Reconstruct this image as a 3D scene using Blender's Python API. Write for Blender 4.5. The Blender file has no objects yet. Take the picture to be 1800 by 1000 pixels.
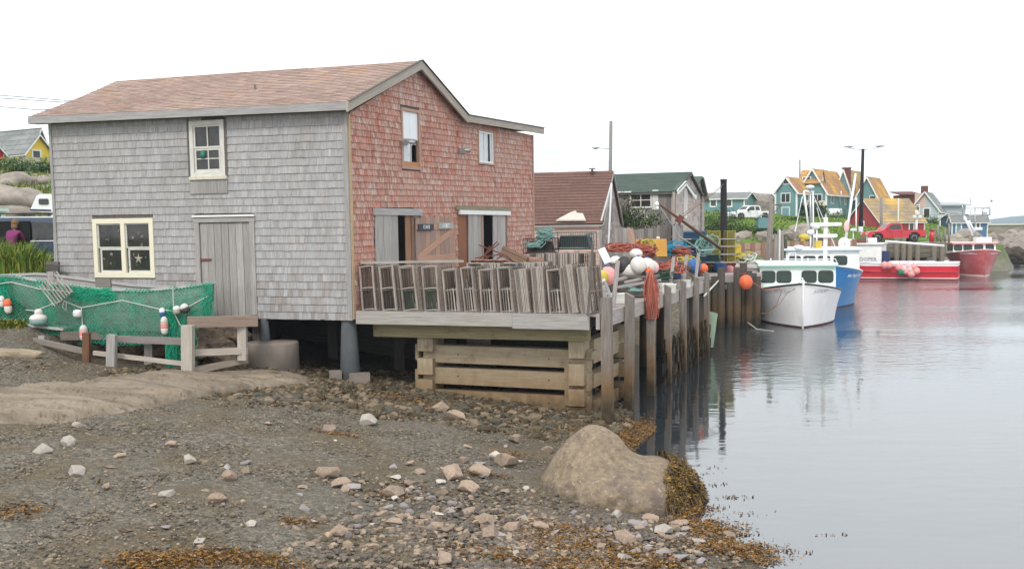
import bpy, math, random
import numpy as np
from mathutils import Vector, Matrix, noise
random.seed(7)
sc = bpy.context.scene
COL = sc.collection
V = Vector
PI = math.pi
R_ = math.radians
# ---------------------------------------------------------------- camera, sky, sun, exposure
F = 1820.0; CX = 900.0; CY = 571.0; CAM = V((0, 0, 4.5))
PITCH = math.atan(169 / F); ROLL = -0.0125
RM = Matrix.Rotation(PI / 2 - PITCH, 3, 'X') @ Matrix.Rotation(ROLL, 3, 'Z')
cd = bpy.data.cameras.new('camera'); cam = bpy.data.objects.new('camera', cd); COL.objects.link(cam)
cam.matrix_world = Matrix.Translation(CAM) @ RM.to_4x4()
cd.sensor_width = 36; cd.lens = 36 * F / 1800; cd.shift_y = (CY - 500) / 1800
cd.clip_start = 0.1; cd.clip_end = 9000
sc.camera = cam
world = bpy.data.worlds.new('World'); sc.world = world; world.use_nodes = True
nt = world.node_tree; nt.nodes.clear()
SUN_EL, SUN_AZ = R_(48), R_(200)
sky = nt.nodes.new('ShaderNodeTexSky'); sky.sky_type = 'NISHITA'; sky.sun_disc = False
sky.sun_elevation = SUN_EL; sky.sun_rotation = SUN_AZ
hs = nt.nodes.new('ShaderNodeHueSaturation'); hs.inputs['Saturation'].default_value = 0.12
nt.links.new(sky.outputs[0], hs.inputs['Color'])
tc = nt.nodes.new('ShaderNodeTexCoord'); mp = nt.nodes.new('ShaderNodeMapping'); mp.inputs['Scale'].default_value = (1, 1, 3)
nz = nt.nodes.new('ShaderNodeTexNoise'); nz.inputs['Scale'].default_value = 1.6; nz.inputs['Detail'].default_value = 4
rp = nt.nodes.new('ShaderNodeValToRGB'); rp.color_ramp.elements[0].position = .3; rp.color_ramp.elements[0].color = (8.4, 8.75, 9.1, 1)
rp.color_ramp.elements[1].position = .7; rp.color_ramp.elements[1].color = (9.8, 10.0, 10.1, 1)
mx = nt.nodes.new('ShaderNodeMix'); mx.data_type = 'RGBA'; mx.inputs[0].default_value = 0.88
bg = nt.nodes.new('ShaderNodeBackground'); bg.inputs['Strength'].default_value = 0.1
wo = nt.nodes.new('ShaderNodeOutputWorld')
nt.links.new(tc.outputs['Generated'], mp.inputs[0]); nt.links.new(mp.outputs[0], nz.inputs['Vector'])
nt.links.new(nz.outputs['Fac'], rp.inputs[0]); nt.links.new(hs.outputs[0], mx.inputs[6]); nt.links.new(rp.outputs[0], mx.inputs[7])
nt.links.new(mx.outputs[2], bg.inputs['Color']); nt.links.new(bg.outputs[0], wo.inputs[0])
sl = bpy.data.lights.new('sun', 'SUN'); sl.energy = 1.1; sl.angle = R_(14); sl.color = (1, .96, .9)
so = bpy.data.objects.new('sun', sl); COL.objects.link(so)
sdir = V((math.sin(SUN_AZ) * math.cos(SUN_EL), math.cos(SUN_AZ) * math.cos(SUN_EL), math.sin(SUN_EL)))
so.rotation_euler = sdir.to_track_quat('Z', 'Y').to_euler()
sc.view_settings.view_transform = 'Standard'; sc.view_settings.look = 'None'
sc.view_settings.exposure = 0.85; sc.view_settings.gamma = 1; sc.view_settings.use_curve_mapping = False
try:
    sc.cycles.max_bounces = 8; sc.cycles.volume_bounces = 1; sc.cycles.use_denoising = True
except Exception: pass

# ---------------------------------------------------------------- pixel rays
def ray(px, py): return RM @ V(((px - CX) / F, (CY - py) / F, -1))
def PZ(px, py, z):
    d = ray(px, py); return CAM + d * ((z - CAM.z) / d.z)
def PY(px, py, Y):
    d = ray(px, py); return CAM + d * (Y / d.y)
def PH(px, Y, z):                     # point at image column px, distance Y, height z
    d0 = PY(px, 400, Y); d1 = PY(px, 500, Y)
    k = (z - d0.z) / (d1.z - d0.z); return d0 + (d1 - d0) * k
class Plane:                          # vertical plane: origin, unit horizontal direction, normal towards the viewer
    def __init__(s, o, d):
        s.o = V((o[0], o[1], 0)); s.d = V((d[0], d[1], 0)).normalized(); s.n = V((s.d.y, -s.d.x, 0))
        if s.n.dot(V((CAM.x, CAM.y, 0)) - s.o) < 0: s.n = -s.n
    def at(s, a, z, off=0): return s.o + s.d * a + s.n * off + V((0, 0, z))
    def px(s, x, y):
        r = ray(x, y); t = (s.o - CAM).dot(s.n) / r.dot(s.n); p = CAM + r * t
        return ((p - s.o).dot(s.d), p.z)

# ---------------------------------------------------------------- materials
MATS = {}
def mat(name, c1, c2=None, sc_=(4, 4, 4), rough=.8, bump=.3, bscale=None, coord='UV', tint=True, metal=0, spec=.3,
        detail=6, lo=.3, hi=.7, stain=None, patch=None, dist=.01, alpha=None, patch2=None, emit=None):
    """noise mix of two colours, face tint, bump, optional patches (scale, colour, lo, hi) and height stain (z0,z1,colour)"""
    m = bpy.data.materials.new(name); m.use_nodes = True; n = m.node_tree; N = n.nodes; L = n.links
    b = N['Principled BSDF']; c2 = c2 or c1
    t = N.new('ShaderNodeTexCoord'); mp = N.new('ShaderNodeMapping'); mp.inputs['Scale'].default_value = sc_
    L.new(t.outputs[coord], mp.inputs[0])
    z = N.new('ShaderNodeTexNoise'); z.inputs['Scale'].default_value = 1; z.inputs['Detail'].default_value = detail
    z.inputs['Roughness'].default_value = .65
    L.new(mp.outputs[0], z.inputs['Vector'])
    r = N.new('ShaderNodeMapRange'); r.inputs[1].default_value = lo; r.inputs[2].default_value = hi
    L.new(z.outputs['Fac'], r.inputs[0])
    x = N.new('ShaderNodeMix'); x.data_type = 'RGBA'; x.inputs[6].default_value = (*c1, 1); x.inputs[7].default_value = (*c2, 1)
    L.new(r.outputs[0], x.inputs[0]); col = x.outputs[2]
    def blend(fac, c):
        nonlocal col
        q = N.new('ShaderNodeMix'); q.data_type = 'RGBA'; q.inputs[7].default_value = (*c, 1)
        L.new(fac, q.inputs[0]); L.new(col, q.inputs[6]); col = q.outputs[2]
    for pt in (patch, patch2):
        if pt:
            pz = N.new('ShaderNodeTexNoise'); pz.inputs['Scale'].default_value = pt[0]; pz.inputs['Detail'].default_value = 5
            pz.inputs['Roughness'].default_value = .7
            L.new(t.outputs['Object'], pz.inputs['Vector'])
            pr = N.new('ShaderNodeMapRange'); pr.inputs[1].default_value = pt[2]; pr.inputs[2].default_value = pt[3]
            L.new(pz.outputs['Fac'], pr.inputs[0]); blend(pr.outputs[0], pt[1])
    if tint:
        a = N.new('ShaderNodeAttribute'); a.attribute_name = 'tint'
        q = N.new('ShaderNodeMix'); q.data_type = 'RGBA'; q.blend_type = 'MULTIPLY'; q.inputs[0].default_value = 1
        L.new(col, q.inputs[6]); L.new(a.outputs['Color'], q.inputs[7]); col = q.outputs[2]
    if stain:
        g = N.new('ShaderNodeNewGeometry'); s = N.new('ShaderNodeSeparateXYZ'); L.new(g.outputs['Position'], s.inputs[0])
        for (z0, z1, c) in stain:
            wz = N.new('ShaderNodeTexNoise'); wz.inputs['Scale'].default_value = 5; L.new(g.outputs['Position'], wz.inputs['Vector'])
            ad = N.new('ShaderNodeMath'); ad.operation = 'MULTIPLY_ADD'; ad.inputs[1].default_value = .9; L.new(wz.outputs['Fac'], ad.inputs[0])
            L.new(s.outputs['Z'], ad.inputs[2])
            rr = N.new('ShaderNodeMapRange'); rr.inputs[1].default_value = z0 + .45; rr.inputs[2].default_value = z1 + .45
            rr.inputs[3].default_value = 1; rr.inputs[4].default_value = 0
            L.new(ad.outputs[0], rr.inputs[0]); blend(rr.outputs[0], c)
    L.new(col, b.inputs['Base Color'])
    b.inputs['Roughness'].default_value = rough; b.inputs['Metallic'].default_value = metal
    b.inputs['Specular IOR Level'].default_value = spec
    if bump:
        z2 = z
        if bscale:
            z2 = N.new('ShaderNodeTexNoise'); z2.inputs['Scale'].default_value = bscale; z2.inputs['Detail'].default_value = 5
            L.new(t.outputs['Object'], z2.inputs['Vector'])
        bp = N.new('ShaderNodeBump'); bp.inputs['Strength'].default_value = bump; bp.inputs['Distance'].default_value = dist
        L.new(z2.outputs['Fac'], bp.inputs['Height']); L.new(bp.outputs[0], b.inputs['Normal'])
    MATS[name] = m
    return m
G_ = (60, 3, 1)
def wood(name, c1, c2, **k): return mat(name, c1, c2, sc_=k.pop('s', (1.5, 22, 1)), rough=.85, bump=.5, **k)

# ---------------------------------------------------------------- mesh builder
class MB:
    def __init__(s): s.v = []; s.f = []; s.t = []; s.uv = []; s.sm = []
    def face(s, idx, t=(1, 1, 1), uv=None, sm=False):
        s.f.append(tuple(idx)); s.t.append(t); s.sm.append(sm)
        if uv is None:
            p = [s.v[i] for i in idx]
            n = (p[1] - p[0]).cross(p[2] - p[0]); a = [abs(c) for c in n]; k = a.index(max(a))
            if k == 2: uv = [(q.x, q.y) for q in p]
            elif k == 0: uv = [(q.y, q.z) for q in p]
            else: uv = [(q.x, q.z) for q in p]
        s.uv.append(uv)
    def quad(s, a, b, c, d, t=(1, 1, 1), uv=None, sm=False):
        i = len(s.v); s.v += [V(a), V(b), V(c), V(d)]; s.face((i, i + 1, i + 2, i + 3), t, uv, sm)
    def poly(s, pts, t=(1, 1, 1), uv=None):
        i = len(s.v); s.v += [V(p) for p in pts]; s.face(range(i, i + len(pts)), t, uv)
    def hexa(s, p, t=(1, 1, 1), ax=None, ru=0):
        """8 corners: 0-3 bottom ring, 4-7 top ring; ax: grain direction"""
        i = len(s.v); s.v += [V(q) for q in p]
        for f in ((3, 2, 1, 0), (4, 5, 6, 7), (0, 1, 5, 4), (1, 2, 6, 5), (2, 3, 7, 6), (3, 0, 4, 7)):
            uv = None
            if ax is not None:
                q = [s.v[i + k] for k in f]
                n = (q[1] - q[0]).cross(q[2] - q[0])
                o = n.cross(ax)
                if o.length > 1e-6:
                    o.normalize(); uv = [(w.dot(ax) + ru * 3.1, w.dot(o) + ru) for w in q]
            s.face([i + k for k in f], t, uv)
    def box(s, c, sz, rz=0, t=(1, 1, 1), rot=None, taper=1):
        x, y, z = sz[0] / 2, sz[1] / 2, sz[2] / 2
        m = rot if rot else Matrix.Rotation(rz, 3, 'Z')
        P = [V((-x, -y, -z)), V((x, -y, -z)), V((x, y, -z)), V((-x, y, -z))]
        Q = [V((p.x * taper, p.y * taper, z)) for p in P]
        k = sz.index(max(sz)); ax = m @ V([1 if j == k else 0 for j in range(3)])
        c = V(c); s.hexa([c + m @ p for p in P + Q], t, ax, random.random() * 9)
    def beam(s, a, b, w, h, t=(1, 1, 1), up=None, w2=None, h2=None):
        a = V(a); b = V(b); d = (b - a).normalized(); up = V(up) if up else V((0, 0, 1))
        if abs(d.dot(up)) > .98: up = V((0, 1, 0)) if abs(d.y) < .9 else V((1, 0, 0))
        x = d.cross(up).normalized(); y = x.cross(d).normalized(); w2 = w if w2 is None else w2; h2 = h if h2 is None else h2
        P = [a - x * w / 2 - y * h / 2, a + x * w / 2 - y * h / 2, a + x * w / 2 + y * h / 2, a - x * w / 2 + y * h / 2]
        Q = [b - x * w2 / 2 - y * h2 / 2, b + x * w2 / 2 - y * h2 / 2, b + x * w2 / 2 + y * h2 / 2, b - x * w2 / 2 + y * h2 / 2]
        s.hexa(P + Q, t, d, random.random() * 9)
    def tube(s, pts, r, n=6, t=(1, 1, 1), cap=True, r2=None):
        pts = [V(p) for p in pts]; i0 = len(s.v); m = len(pts); L = 0
        prev = None
        for k, p in enumerate(pts):
            d = (pts[min(k + 1, m - 1)] - pts[max(k - 1, 0)])
            if d.length < 1e-9: d = V((0, 0, 1))
            d.normalize()
            if prev is None:
                u = d.cross(V((0, 0, 1)));
                if u.length < .05: u = d.cross(V((1, 0, 0)))
            else: u = prev - d * prev.dot(d)
            u.normalize(); prev = u; w = d.cross(u)
            rr = r[k] if isinstance(r, (list, tuple)) else (r if r2 is None else r + (r2 - r) * k / max(1, m - 1))
            for j in range(n):
                a = 2 * PI * j / n; s.v.append(p + u * (math.cos(a) * rr) + w * (math.sin(a) * rr))
        for k in range(m - 1):
            l1 = L + (pts[k + 1] - pts[k]).length
            for j in range(n):
                a = i0 + k * n + j; b = i0 + k * n + (j + 1) % n
                s.face((a, b, b + n, a + n), t, [(L, j / n), (L, (j + 1) / n), (l1, (j + 1) / n), (l1, j / n)], n > 5)
            L = l1
        if cap:
            s.face([i0 + j for j in range(n)][::-1], t); s.face([i0 + (m - 1) * n + j for j in range(n)], t)
    def lathe(s, c, prof, n=16, ax=None, t=(1, 1, 1)):
        """profile [(r,h)...] turned about an axis"""
        c = V(c); ax = V(ax).normalized() if ax else V((0, 0, 1))
        u = ax.cross(V((0, 1, .01))).normalized(); w = ax.cross(u); i0 = len(s.v)
        for (r, h) in prof:
            for j in range(n):
                a = 2 * PI * j / n; s.v.append(c + ax * h + u * (r * math.cos(a)) + w * (r * math.sin(a)))
        for k in range(len(prof) - 1):
            for j in range(n):
                a = i0 + k * n + j; b = i0 + k * n + (j + 1) % n; s.face((a, a + n, b + n, b), t, None, True)
        s.face([i0 + j for j in range(n)], t); s.face([i0 + (len(prof) - 1) * n + j for j in range(n)][::-1], t)
    def blob(s, c, r, sub=2, amp=.15, fr=1.0, flat=None, t=(1, 1, 1), seed=0, sm=True, tj=0, rot=None):
        """noisy icosphere; r may be a vector"""
        vs, fs = ico(sub); r = V(r) if hasattr(r, '__len__') else V((r, r, r)); i0 = len(s.v); c = V(c); o = V((seed * 7.3, seed * 3.1, seed * 1.7))
        for p in vs:
            k = 1 + amp * noise.noise(p * fr + o) + amp * .5 * noise.noise(p * fr * 2.3 + o)
            q = V((p.x * r.x * k, p.y * r.y * k, p.z * r.z * k))
            if rot: q = rot @ q
            if flat is not None and q.z < flat: q.z = flat
            s.v.append(c + q)
        for f in fs:
            j = 1 + random.uniform(-tj, tj)
            s.face([i0 + k for k in f], (t[0] * j, t[1] * j, t[2] * j), None, sm)
    def build(s, name, m, parent=None, loc=None):
        me = bpy.data.meshes.new(name); o = bpy.data.objects.new(name, me); COL.objects.link(o)
        off = V((0, 0, 0))
        if parent is not None:
            off = V(parent['_w']); o.parent = parent; o['_w'] = tuple(off)
        elif loc is not None:
            off = V(loc); o.location = off; o['_w'] = tuple(off)
        else: o['_w'] = (0., 0., 0.)
        me.from_pydata([tuple(q - off) for q in s.v], [], s.f); me.materials.append(MATS[m] if isinstance(m, str) else m)
        uvl = me.uv_layers.new(name='UVMap')
        fl = []; cl = []
        for f, uv, t in zip(s.f, s.uv, s.t):
            for k in range(len(f)): fl += [uv[k][0], uv[k][1]]; cl += [t[0], t[1], t[2], 1]
        uvl.data.foreach_set('uv', fl)
        ca = me.color_attributes.new('tint', 'FLOAT_COLOR', 'CORNER'); ca.data.foreach_set('color', cl)
        me.polygons.foreach_set('use_smooth', s.sm); me.update()
        return o
_ICO = {}
def ico(sub):
    if sub not in _ICO:
        import bmesh
        bm = bmesh.new(); bmesh.ops.create_icosphere(bm, subdivisions=sub, radius=1)
        bm.verts.ensure_lookup_table(); _ICO[sub] = ([v.co.copy() for v in bm.verts], [[v.index for v in f.verts] for f in bm.faces]); bm.free()
    return _ICO[sub]
def tag(o, label=None, cat=None, group=None, kind=None):
    if label: o['label'] = label
    if cat: o['category'] = cat
    if group: o['group'] = group
    if kind: o['kind'] = kind
    return o
def thing(name, label, cat, loc, group=None):
    o = bpy.data.objects.new(name, None); COL.objects.link(o); o.location = V(loc); o['_w'] = tuple(V(loc)); o.empty_display_size = .2
    return tag(o, label, cat, group)
def kids(o): return [c for c in COL.objects if c.parent == o]
def dup(o, loc=None, rot=None, scale=None, label=None, group=None, parent=None, first=False):
    """a copy of a thing with copies of its parts and sub-parts"""
    ks = KID.get(o.name) or KID.setdefault(o.name, [(c, kids(c)) for c in kids(o)])
    if first: r = o
    else:
        r = o.copy(); COL.objects.link(r)
        for c, gs in ks:
            q = c.copy(); COL.objects.link(q); q.parent = r
            for g in gs:
                w = g.copy(); COL.objects.link(w); w.parent = q
    if loc is not None: r.location = loc
    if rot is not None: r.rotation_euler = rot
    if scale is not None: r.scale = scale if hasattr(scale, '__len__') else (scale,) * 3
    if label: r['label'] = label
    if group: r['group'] = group
    return r
KID = {}
def rt(a=.85, b=1.12, w=0):
    k = random.uniform(a, b); return (k * (1 + random.uniform(-w, w)), k, k * (1 + random.uniform(-w, w)))
def text(name, body, size, loc, xdir, up, m, parent, ext=.004, bold=0, shear=0):
    cu = bpy.data.curves.new(name, 'FONT'); cu.body = body; cu.size = size; cu.extrude = ext; cu.align_x = 'CENTER'; cu.align_y = 'CENTER'
    cu.offset = bold; cu.shear = shear; cu.resolution_u = 2
    to = bpy.data.objects.new(name + '_tmp', cu); COL.objects.link(to)
    dg = bpy.context.evaluated_depsgraph_get(); me = bpy.data.meshes.new_from_object(to.evaluated_get(dg))
    bpy.data.objects.remove(to); me.name = name
    x = V(xdir).normalized(); u = V(up); z = x.cross(u).normalized(); y = z.cross(x)
    M = Matrix((x, y, z)).transposed().to_4x4(); off = V(parent['_w']) if parent else V((0, 0, 0))
    me.transform(Matrix.Translation(V(loc) - off) @ M); me.materials.clear(); me.materials.append(MATS[m])
    ca = me.color_attributes.new('tint', 'FLOAT_COLOR', 'CORNER'); ca.data.foreach_set('color', [1.0] * (4 * len(ca.data)))
    o = bpy.data.objects.new(name, me); COL.objects.link(o); o.parent = parent; o['_w'] = tuple(off); return o
# ---------------------------------------------------------------- material list
wood('grey_wood', (.40, .38, .36), (.24, .225, .21), stain=None)
wood('deck_wood', (.43, .385, .36), (.27, .24, .23))
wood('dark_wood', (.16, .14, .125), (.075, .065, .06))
wood('post_wood', (.27, .24, .21), (.12, .10, .09), stain=[(.9, 1.8, (.17, .105, .055)), (.2, .95, (.045, .033, .018))])
wood('crib_wood', (.44, .37, .26), (.27, .215, .145), stain=[(.5, 1.6, (.23, .155, .085)), (.0, .55, (.07, .045, .022))], patch=(1.8, (.20, .15, .09), .54, .72))
wood('pile_wood', (.085, .07, .058), (.04, .033, .028), stain=[(.9, 1.6, (.085, .055, .028)), (.1, .7, (.035, .028, .018))])
wood('brown_wood', (.26, .165, .115), (.15, .095, .07))
wood('pale_brown_wood', (.48, .31, .235), (.33, .215, .165))
wood('trim_wood', (.36, .345, .335), (.23, .22, .21))
wood('rake_wood', (.46, .40, .32), (.28, .26, .24))
wood('trap_wood', (.42, .375, .33), (.16, .135, .12), s=(2, 30, 1))
wood('bark', (.10, .08, .06), (.05, .04, .035))
mat('grey_shingle', (.43, .42, .41), (.25, .24, .235), sc_=(22, 2.4, 1), rough=.9, bump=.5, patch=(.5, (.28, .262, .245), .5, .72), patch2=(2.1, (.20, .19, .19), .62, .8))
mat('red_shingle', (.37, .145, .105), (.56, .41, .35), sc_=(20, 2.6, 1), rough=.9, bump=.5, lo=.43, hi=.66, patch=(2.2, (.40, .125, .065), .52, .72), patch2=(.5, (.46, .24, .18), .5, .8))
mat('pink_shingle', (.62, .46, .40), (.48, .33, .28), sc_=(25, 3, 1), rough=.9)
mat('pale_shingle', (.50, .44, .41), (.25, .20, .18), sc_=(25, 3, 1), rough=.9)
mat('roof_pink', (.40, .295, .25), (.29, .20, .17), sc_=(5, 5, 1), rough=.95, patch=(1.3, (.46, .27, .14), .56, .74), patch2=(2.6, (.30, .20, .17), .6, .8), bump=.4)
mat('roof_brown', (.175, .095, .075), (.12, .07, .06), sc_=(6, 6, 1), rough=.95)
mat('roof_green', (.085, .13, .105), (.075, .09, .08), sc_=(3, 3, 1), rough=.95)
mat('roof_grey', (.26, .27, .26), (.17, .18, .175), sc_=(3, 3, 1), rough=.95)
mat('roof_lichen', (.24, .19, .13), (.32, .24, .15), sc_=(3, 3, 1), rough=.95, patch=(.35, (.55, .34, .07), .42, .66))
mat('roof_orange', (.40, .21, .09), (.30, .17, .10), sc_=(3, 3, 1), rough=.95, patch=(.3, (.60, .35, .05), .45, .68))
mat('teal_wall', (.15, .27, .28), (.12, .23, .24), sc_=(4, 60, 1), rough=.8, coord='UV')
mat('teal_blue_wall', (.19, .30, .36), (.15, .25, .30), sc_=(4, 60, 1), rough=.8)
mat('navy_wall', (.03, .05, .09), (.04, .065, .11), sc_=(60, 3, 1), rough=.7)
mat('blue_wall', (.10, .19, .30), (.075, .14, .23), sc_=(60, 3, 1), rough=.75)
mat('barn_red', (.34, .055, .05), (.27, .04, .04), sc_=(4, 60, 1), rough=.8)
mat('grey_wall', (.42, .46, .50), (.36, .40, .44), sc_=(4, 60, 1), rough=.8)
mat('yellow_wall', (.78, .58, .09), (.70, .50, .075), sc_=(2, 50, 1), rough=.8)
mat('red_wall', (.50, .03, .04), (.42, .025, .03), sc_=(2, 50, 1), rough=.8)
mat('white_paint', (.78, .78, .76), (.68, .68, .66), sc_=(3, 3, 3), rough=.55, bump=.1)
mat('old_white', (.66, .65, .60), (.46, .44, .40), sc_=(3, 18, 1), rough=.7)
mat('cream_paint', (.74, .70, .55), (.66, .61, .46), sc_=(2, 12, 1), rough=.6, bump=.15)
mat('glass', (.015, .018, .02), (.05, .045, .04), sc_=(3, 3, 3), rough=.04, bump=0, spec=.5, coord='Object')
mat('glass_pale', (.45, .50, .50), (.62, .65, .66), sc_=(2, 1, 1), rough=.15, bump=0, spec=.6)
mat('glass_green', (.012, .025, .02), (.03, .045, .035), sc_=(2, 2, 2), rough=.06, bump=0, spec=.35, coord='Object')
mat('concrete', (.24, .20, .17), (.15, .13, .11), sc_=(2, 2, 2), rough=.95, coord='Object', bscale=20)
mat('dark_concrete', (.10, .11, .115), (.07, .075, .08), sc_=(2, 2, 2), rough=.9, coord='Object', bscale=20)
mat('dark', (.012, .012, .012), rough=.9, bump=0)
mat('black_rubber', (.02, .02, .02), rough=.6, bump=0)
mat('black_rail', (.025, .03, .035), rough=.4, bump=0)
mat('metal', (.45, .45, .45), (.35, .35, .36), rough=.35, metal=.8, bump=0)
mat('white_metal', (.78, .80, .82), (.70, .72, .74), rough=.35, bump=0, sc_=(2, 2, 2))
mat('rust', (.15, .075, .05), (.09, .045, .03), sc_=(8, 8, 8), rough=.9, coord='Object')
mat('rust_iron', (.19, .07, .05), (.11, .045, .035), sc_=(8, 8, 8), rough=.9, coord='Object')
mat('tar_pole', (.018, .018, .022), (.035, .03, .03), sc_=(1, 12, 1), rough=.95, spec=.1)
wood('far_timber', (.19, .165, .125), (.11, .095, .07))
mat('pole_wood', (.27, .25, .23), (.18, .165, .15), sc_=(1, 14, 1), rough=.9)
mat('rope_teal', (.24, .40, .36), (.15, .28, .26), rough=.9, sc_=(30, 3, 1))
mat('rope_red', (.46, .15, .105), (.30, .085, .06), rough=.9, sc_=(30, 3, 1))
mat('rope_white', (.62, .64, .58), (.45, .48, .43), rough=.9, sc_=(30, 3, 1))
mat('rope_brown', (.26, .15, .09), (.16, .10, .06), rough=.9, sc_=(30, 3, 1))
mat('rope_blue', (.05, .30, .42), (.04, .20, .32), rough=.9, sc_=(30, 3, 1))
mat('net_green', (.01, .23, .13), (.02, .38, .23), sc_=(4, 4, 1), rough=.8, bump=0)
mat('trap_net', (.02, .075, .04), (.015, .05, .035), rough=.8, bump=0)
mat('plastic_white', (.72, .70, .66), (.60, .57, .52), sc_=(4, 4, 4), rough=.5, bump=0, coord='Object', patch=(3, (.42, .38, .33), .6, .75))
mat('plastic_pink', (.80, .36, .34), (.70, .26, .24), sc_=(5, 5, 5), rough=.5, bump=0, coord='Object')
mat('plastic_lpink', (.82, .52, .52), (.72, .42, .40), sc_=(5, 5, 5), rough=.5, bump=0, coord='Object')
mat('plastic_orange', (.78, .16, .06), (.60, .12, .05), sc_=(5, 5, 5), rough=.5, bump=0, coord='Object')
mat('plastic_yellow', (.62, .47, .07), (.48, .36, .06), sc_=(5, 5, 5), rough=.55, bump=0, coord='Object')
mat('plastic_amber', (.66, .36, .08), (.50, .25, .06), sc_=(2, 2, 2), rough=.6, bump=.1, coord='Object')
mat('plastic_blue', (.04, .14, .36), (.03, .10, .26), sc_=(3, 3, 3), rough=.6, bump=0, coord='Object')
mat('plastic_navy', (.03, .045, .11), (.02, .03, .08), sc_=(3, 3, 3), rough=.6, bump=0, coord='Object')
mat('plastic_black', (.03, .028, .03), (.06, .05, .05), sc_=(3, 3, 3), rough=.5, bump=0, coord='Object')
mat('plastic_green', (.02, .17, .12), (.03, .22, .15), sc_=(3, 3, 3), rough=.6, bump=0, coord='Object')
mat('plastic_red', (.50, .05, .05), (.36, .035, .035), sc_=(3, 3, 3), rough=.6, bump=0, coord='Object')
mat('wire_green', (.03, .12, .09), (.03, .09, .10), rough=.5, bump=0)
mat('wire_dark', (.035, .035, .04), (.05, .04, .035), rough=.5, bump=0)
mat('wire_yellow', (.42, .36, .05), (.32, .27, .04), rough=.5, bump=0)
mat('wire_blue', (.03, .13, .27), (.03, .10, .2), rough=.5, bump=0)
mat('car_navy', (.035, .055, .10), rough=.25, bump=0, spec=.6)
mat('car_red', (.50, .015, .03), (.44, .012, .025), rough=.22, bump=0, spec=.6)
mat('car_white', (.74, .75, .76), rough=.25, bump=0, spec=.6)
mat('hull_white', (.84, .83, .85), (.76, .74, .74), sc_=(5, 5, .8), rough=.35, bump=0, coord='Object', spec=.5, patch=(1.5, (.62, .50, .42), .60, .82))
mat('hull_blue', (.015, .20, .50), (.012, .16, .42), sc_=(1, 1, 1), rough=.3, bump=0, coord='Object', spec=.5, patch=(1.5, (.05, .20, .42), .55, .8))
mat('hull_red', (.62, .015, .03), (.55, .012, .03), sc_=(1, 1, 1), rough=.3, bump=0, coord='Object', spec=.5)
mat('hull_dull_red', (.40, .055, .06), (.50, .14, .14), sc_=(.8, .8, .8), rough=.45, bump=0, coord='Object', spec=.5, patch=(1.1, (.55, .26, .25), .52, .75))
mat('hull_keel', (.10, .02, .02), (.05, .02, .02), sc_=(2, 2, 2), rough=.6, bump=0, coord='Object')
mat('cabin_mint', (.60, .72, .66), (.66, .74, .70), sc_=(1, 1, 1), rough=.4, bump=0, coord='Object')
mat('mint_trim', (.20, .45, .34), rough=.4, bump=0)
mat('paint_blue_trim', (.25, .38, .45), rough=.4, bump=0)
mat('letter_grey', (.42, .44, .48), rough=.7, bump=0)
mat('letter_dark', (.16, .16, .20), rough=.7, bump=0)
mat('letter_white', (.85, .90, .95), rough=.6, bump=0)
mat('letter_pink', (.80, .55, .52), rough=.6, bump=0)
mat('sign_navy', (.035, .045, .07), (.06, .06, .07), rough=.7, bump=.1)
mat('sign_grey', (.40, .40, .36), (.30, .30, .28), rough=.8, bump=.1)
mat('granite', (.29, .225, .15), (.14, .105, .075), sc_=(8, 8, 8), rough=.9, coord='Object', bscale=11, bump=1, dist=.05, patch=(1.3, (.13, .10, .085), .5, .62), patch2=(17, (.34, .28, .22), .58, .66), detail=9, stain=[(-.05, .34, (.06, .045, .025))])
mat('ledge_rock', (.31, .25, .185), (.11, .088, .065), sc_=(.5, 2.2, 1.5), rough=.9, coord='Object', bscale=6, bump=.6, dist=.04, patch=(.6, (.24, .19, .14), .55, .75), patch2=(9, (.07, .056, .045), .56, .7), detail=9)
mat('far_rock', (.36, .31, .265), (.17, .145, .125), sc_=(1.5, 1.5, 1.5), rough=.9, coord='Object', bscale=2, bump=.6, dist=.1)
mat('far_rock_wet', (.07, .05, .035), (.04, .03, .02), sc_=(1, 1, 1), rough=.9, coord='Object', bscale=2, bump=.6, dist=.1)
mat('stone_pink', (.36, .275, .205), (.20, .145, .11), sc_=(5, 5, 5), rough=.85, coord='Object', bscale=14, bump=.5, dist=.02, patch=(11, (.24, .18, .15), .6, .75))
mat('stone_grey', (.22, .20, .20), (.33, .29, .28), sc_=(5, 5, 5), rough=.85, coord='Object', bscale=14, bump=.5, dist=.02)
mat('stone_white', (.48, .43, .38), (.34, .30, .26), sc_=(5, 5, 5), rough=.85, coord='Object', bscale=14, bump=.4, dist=.02)
mat('pebble', (.19, .17, .14), (.12, .108, .09), sc_=(9, 9, 9), rough=.8, coord='Object', bump=0)
mat('seaweed', (.23, .14, .022), (.07, .042, .012), sc_=(6, 6, 6), rough=.35, coord='Object', bump=0, spec=.5)
mat('algae', (.05, .032, .01), (.022, .015, .006), sc_=(9, 9, 9), rough=.6, coord='Object', bump=0, spec=.4)
mat('foliage', (.06, .105, .028), (.03, .06, .018), sc_=(3, 3, 3), rough=.8, coord='Object', bump=0)
mat('grass_blades', (.115, .18, .03), (.19, .19, .05), sc_=(1.5, 1.5, 1.5), rough=.8, coord='Object', bump=0)
mat('hill', (.04, .065, .045), (.06, .085, .06), sc_=(.01, .02, .03), rough=1, coord='Object', bump=0)
mat('stone_wall', (.34, .29, .25), (.22, .19, .165), sc_=(1.1, 3.2, 1), rough=.95, bump=.8, dist=.1)
mat('skin', (.50, .32, .25), rough=.6, bump=0)
mat('purple_cloth', (.20, .03, .12), (.15, .025, .09), sc_=(8, 8, 8), rough=.9, coord='Object')
mat('hair', (.22, .13, .06), (.14, .08, .04), sc_=(9, 9, 40), rough=.8, coord='Object')
mat('denim', (.03, .04, .07), rough=.9, bump=0)
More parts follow.
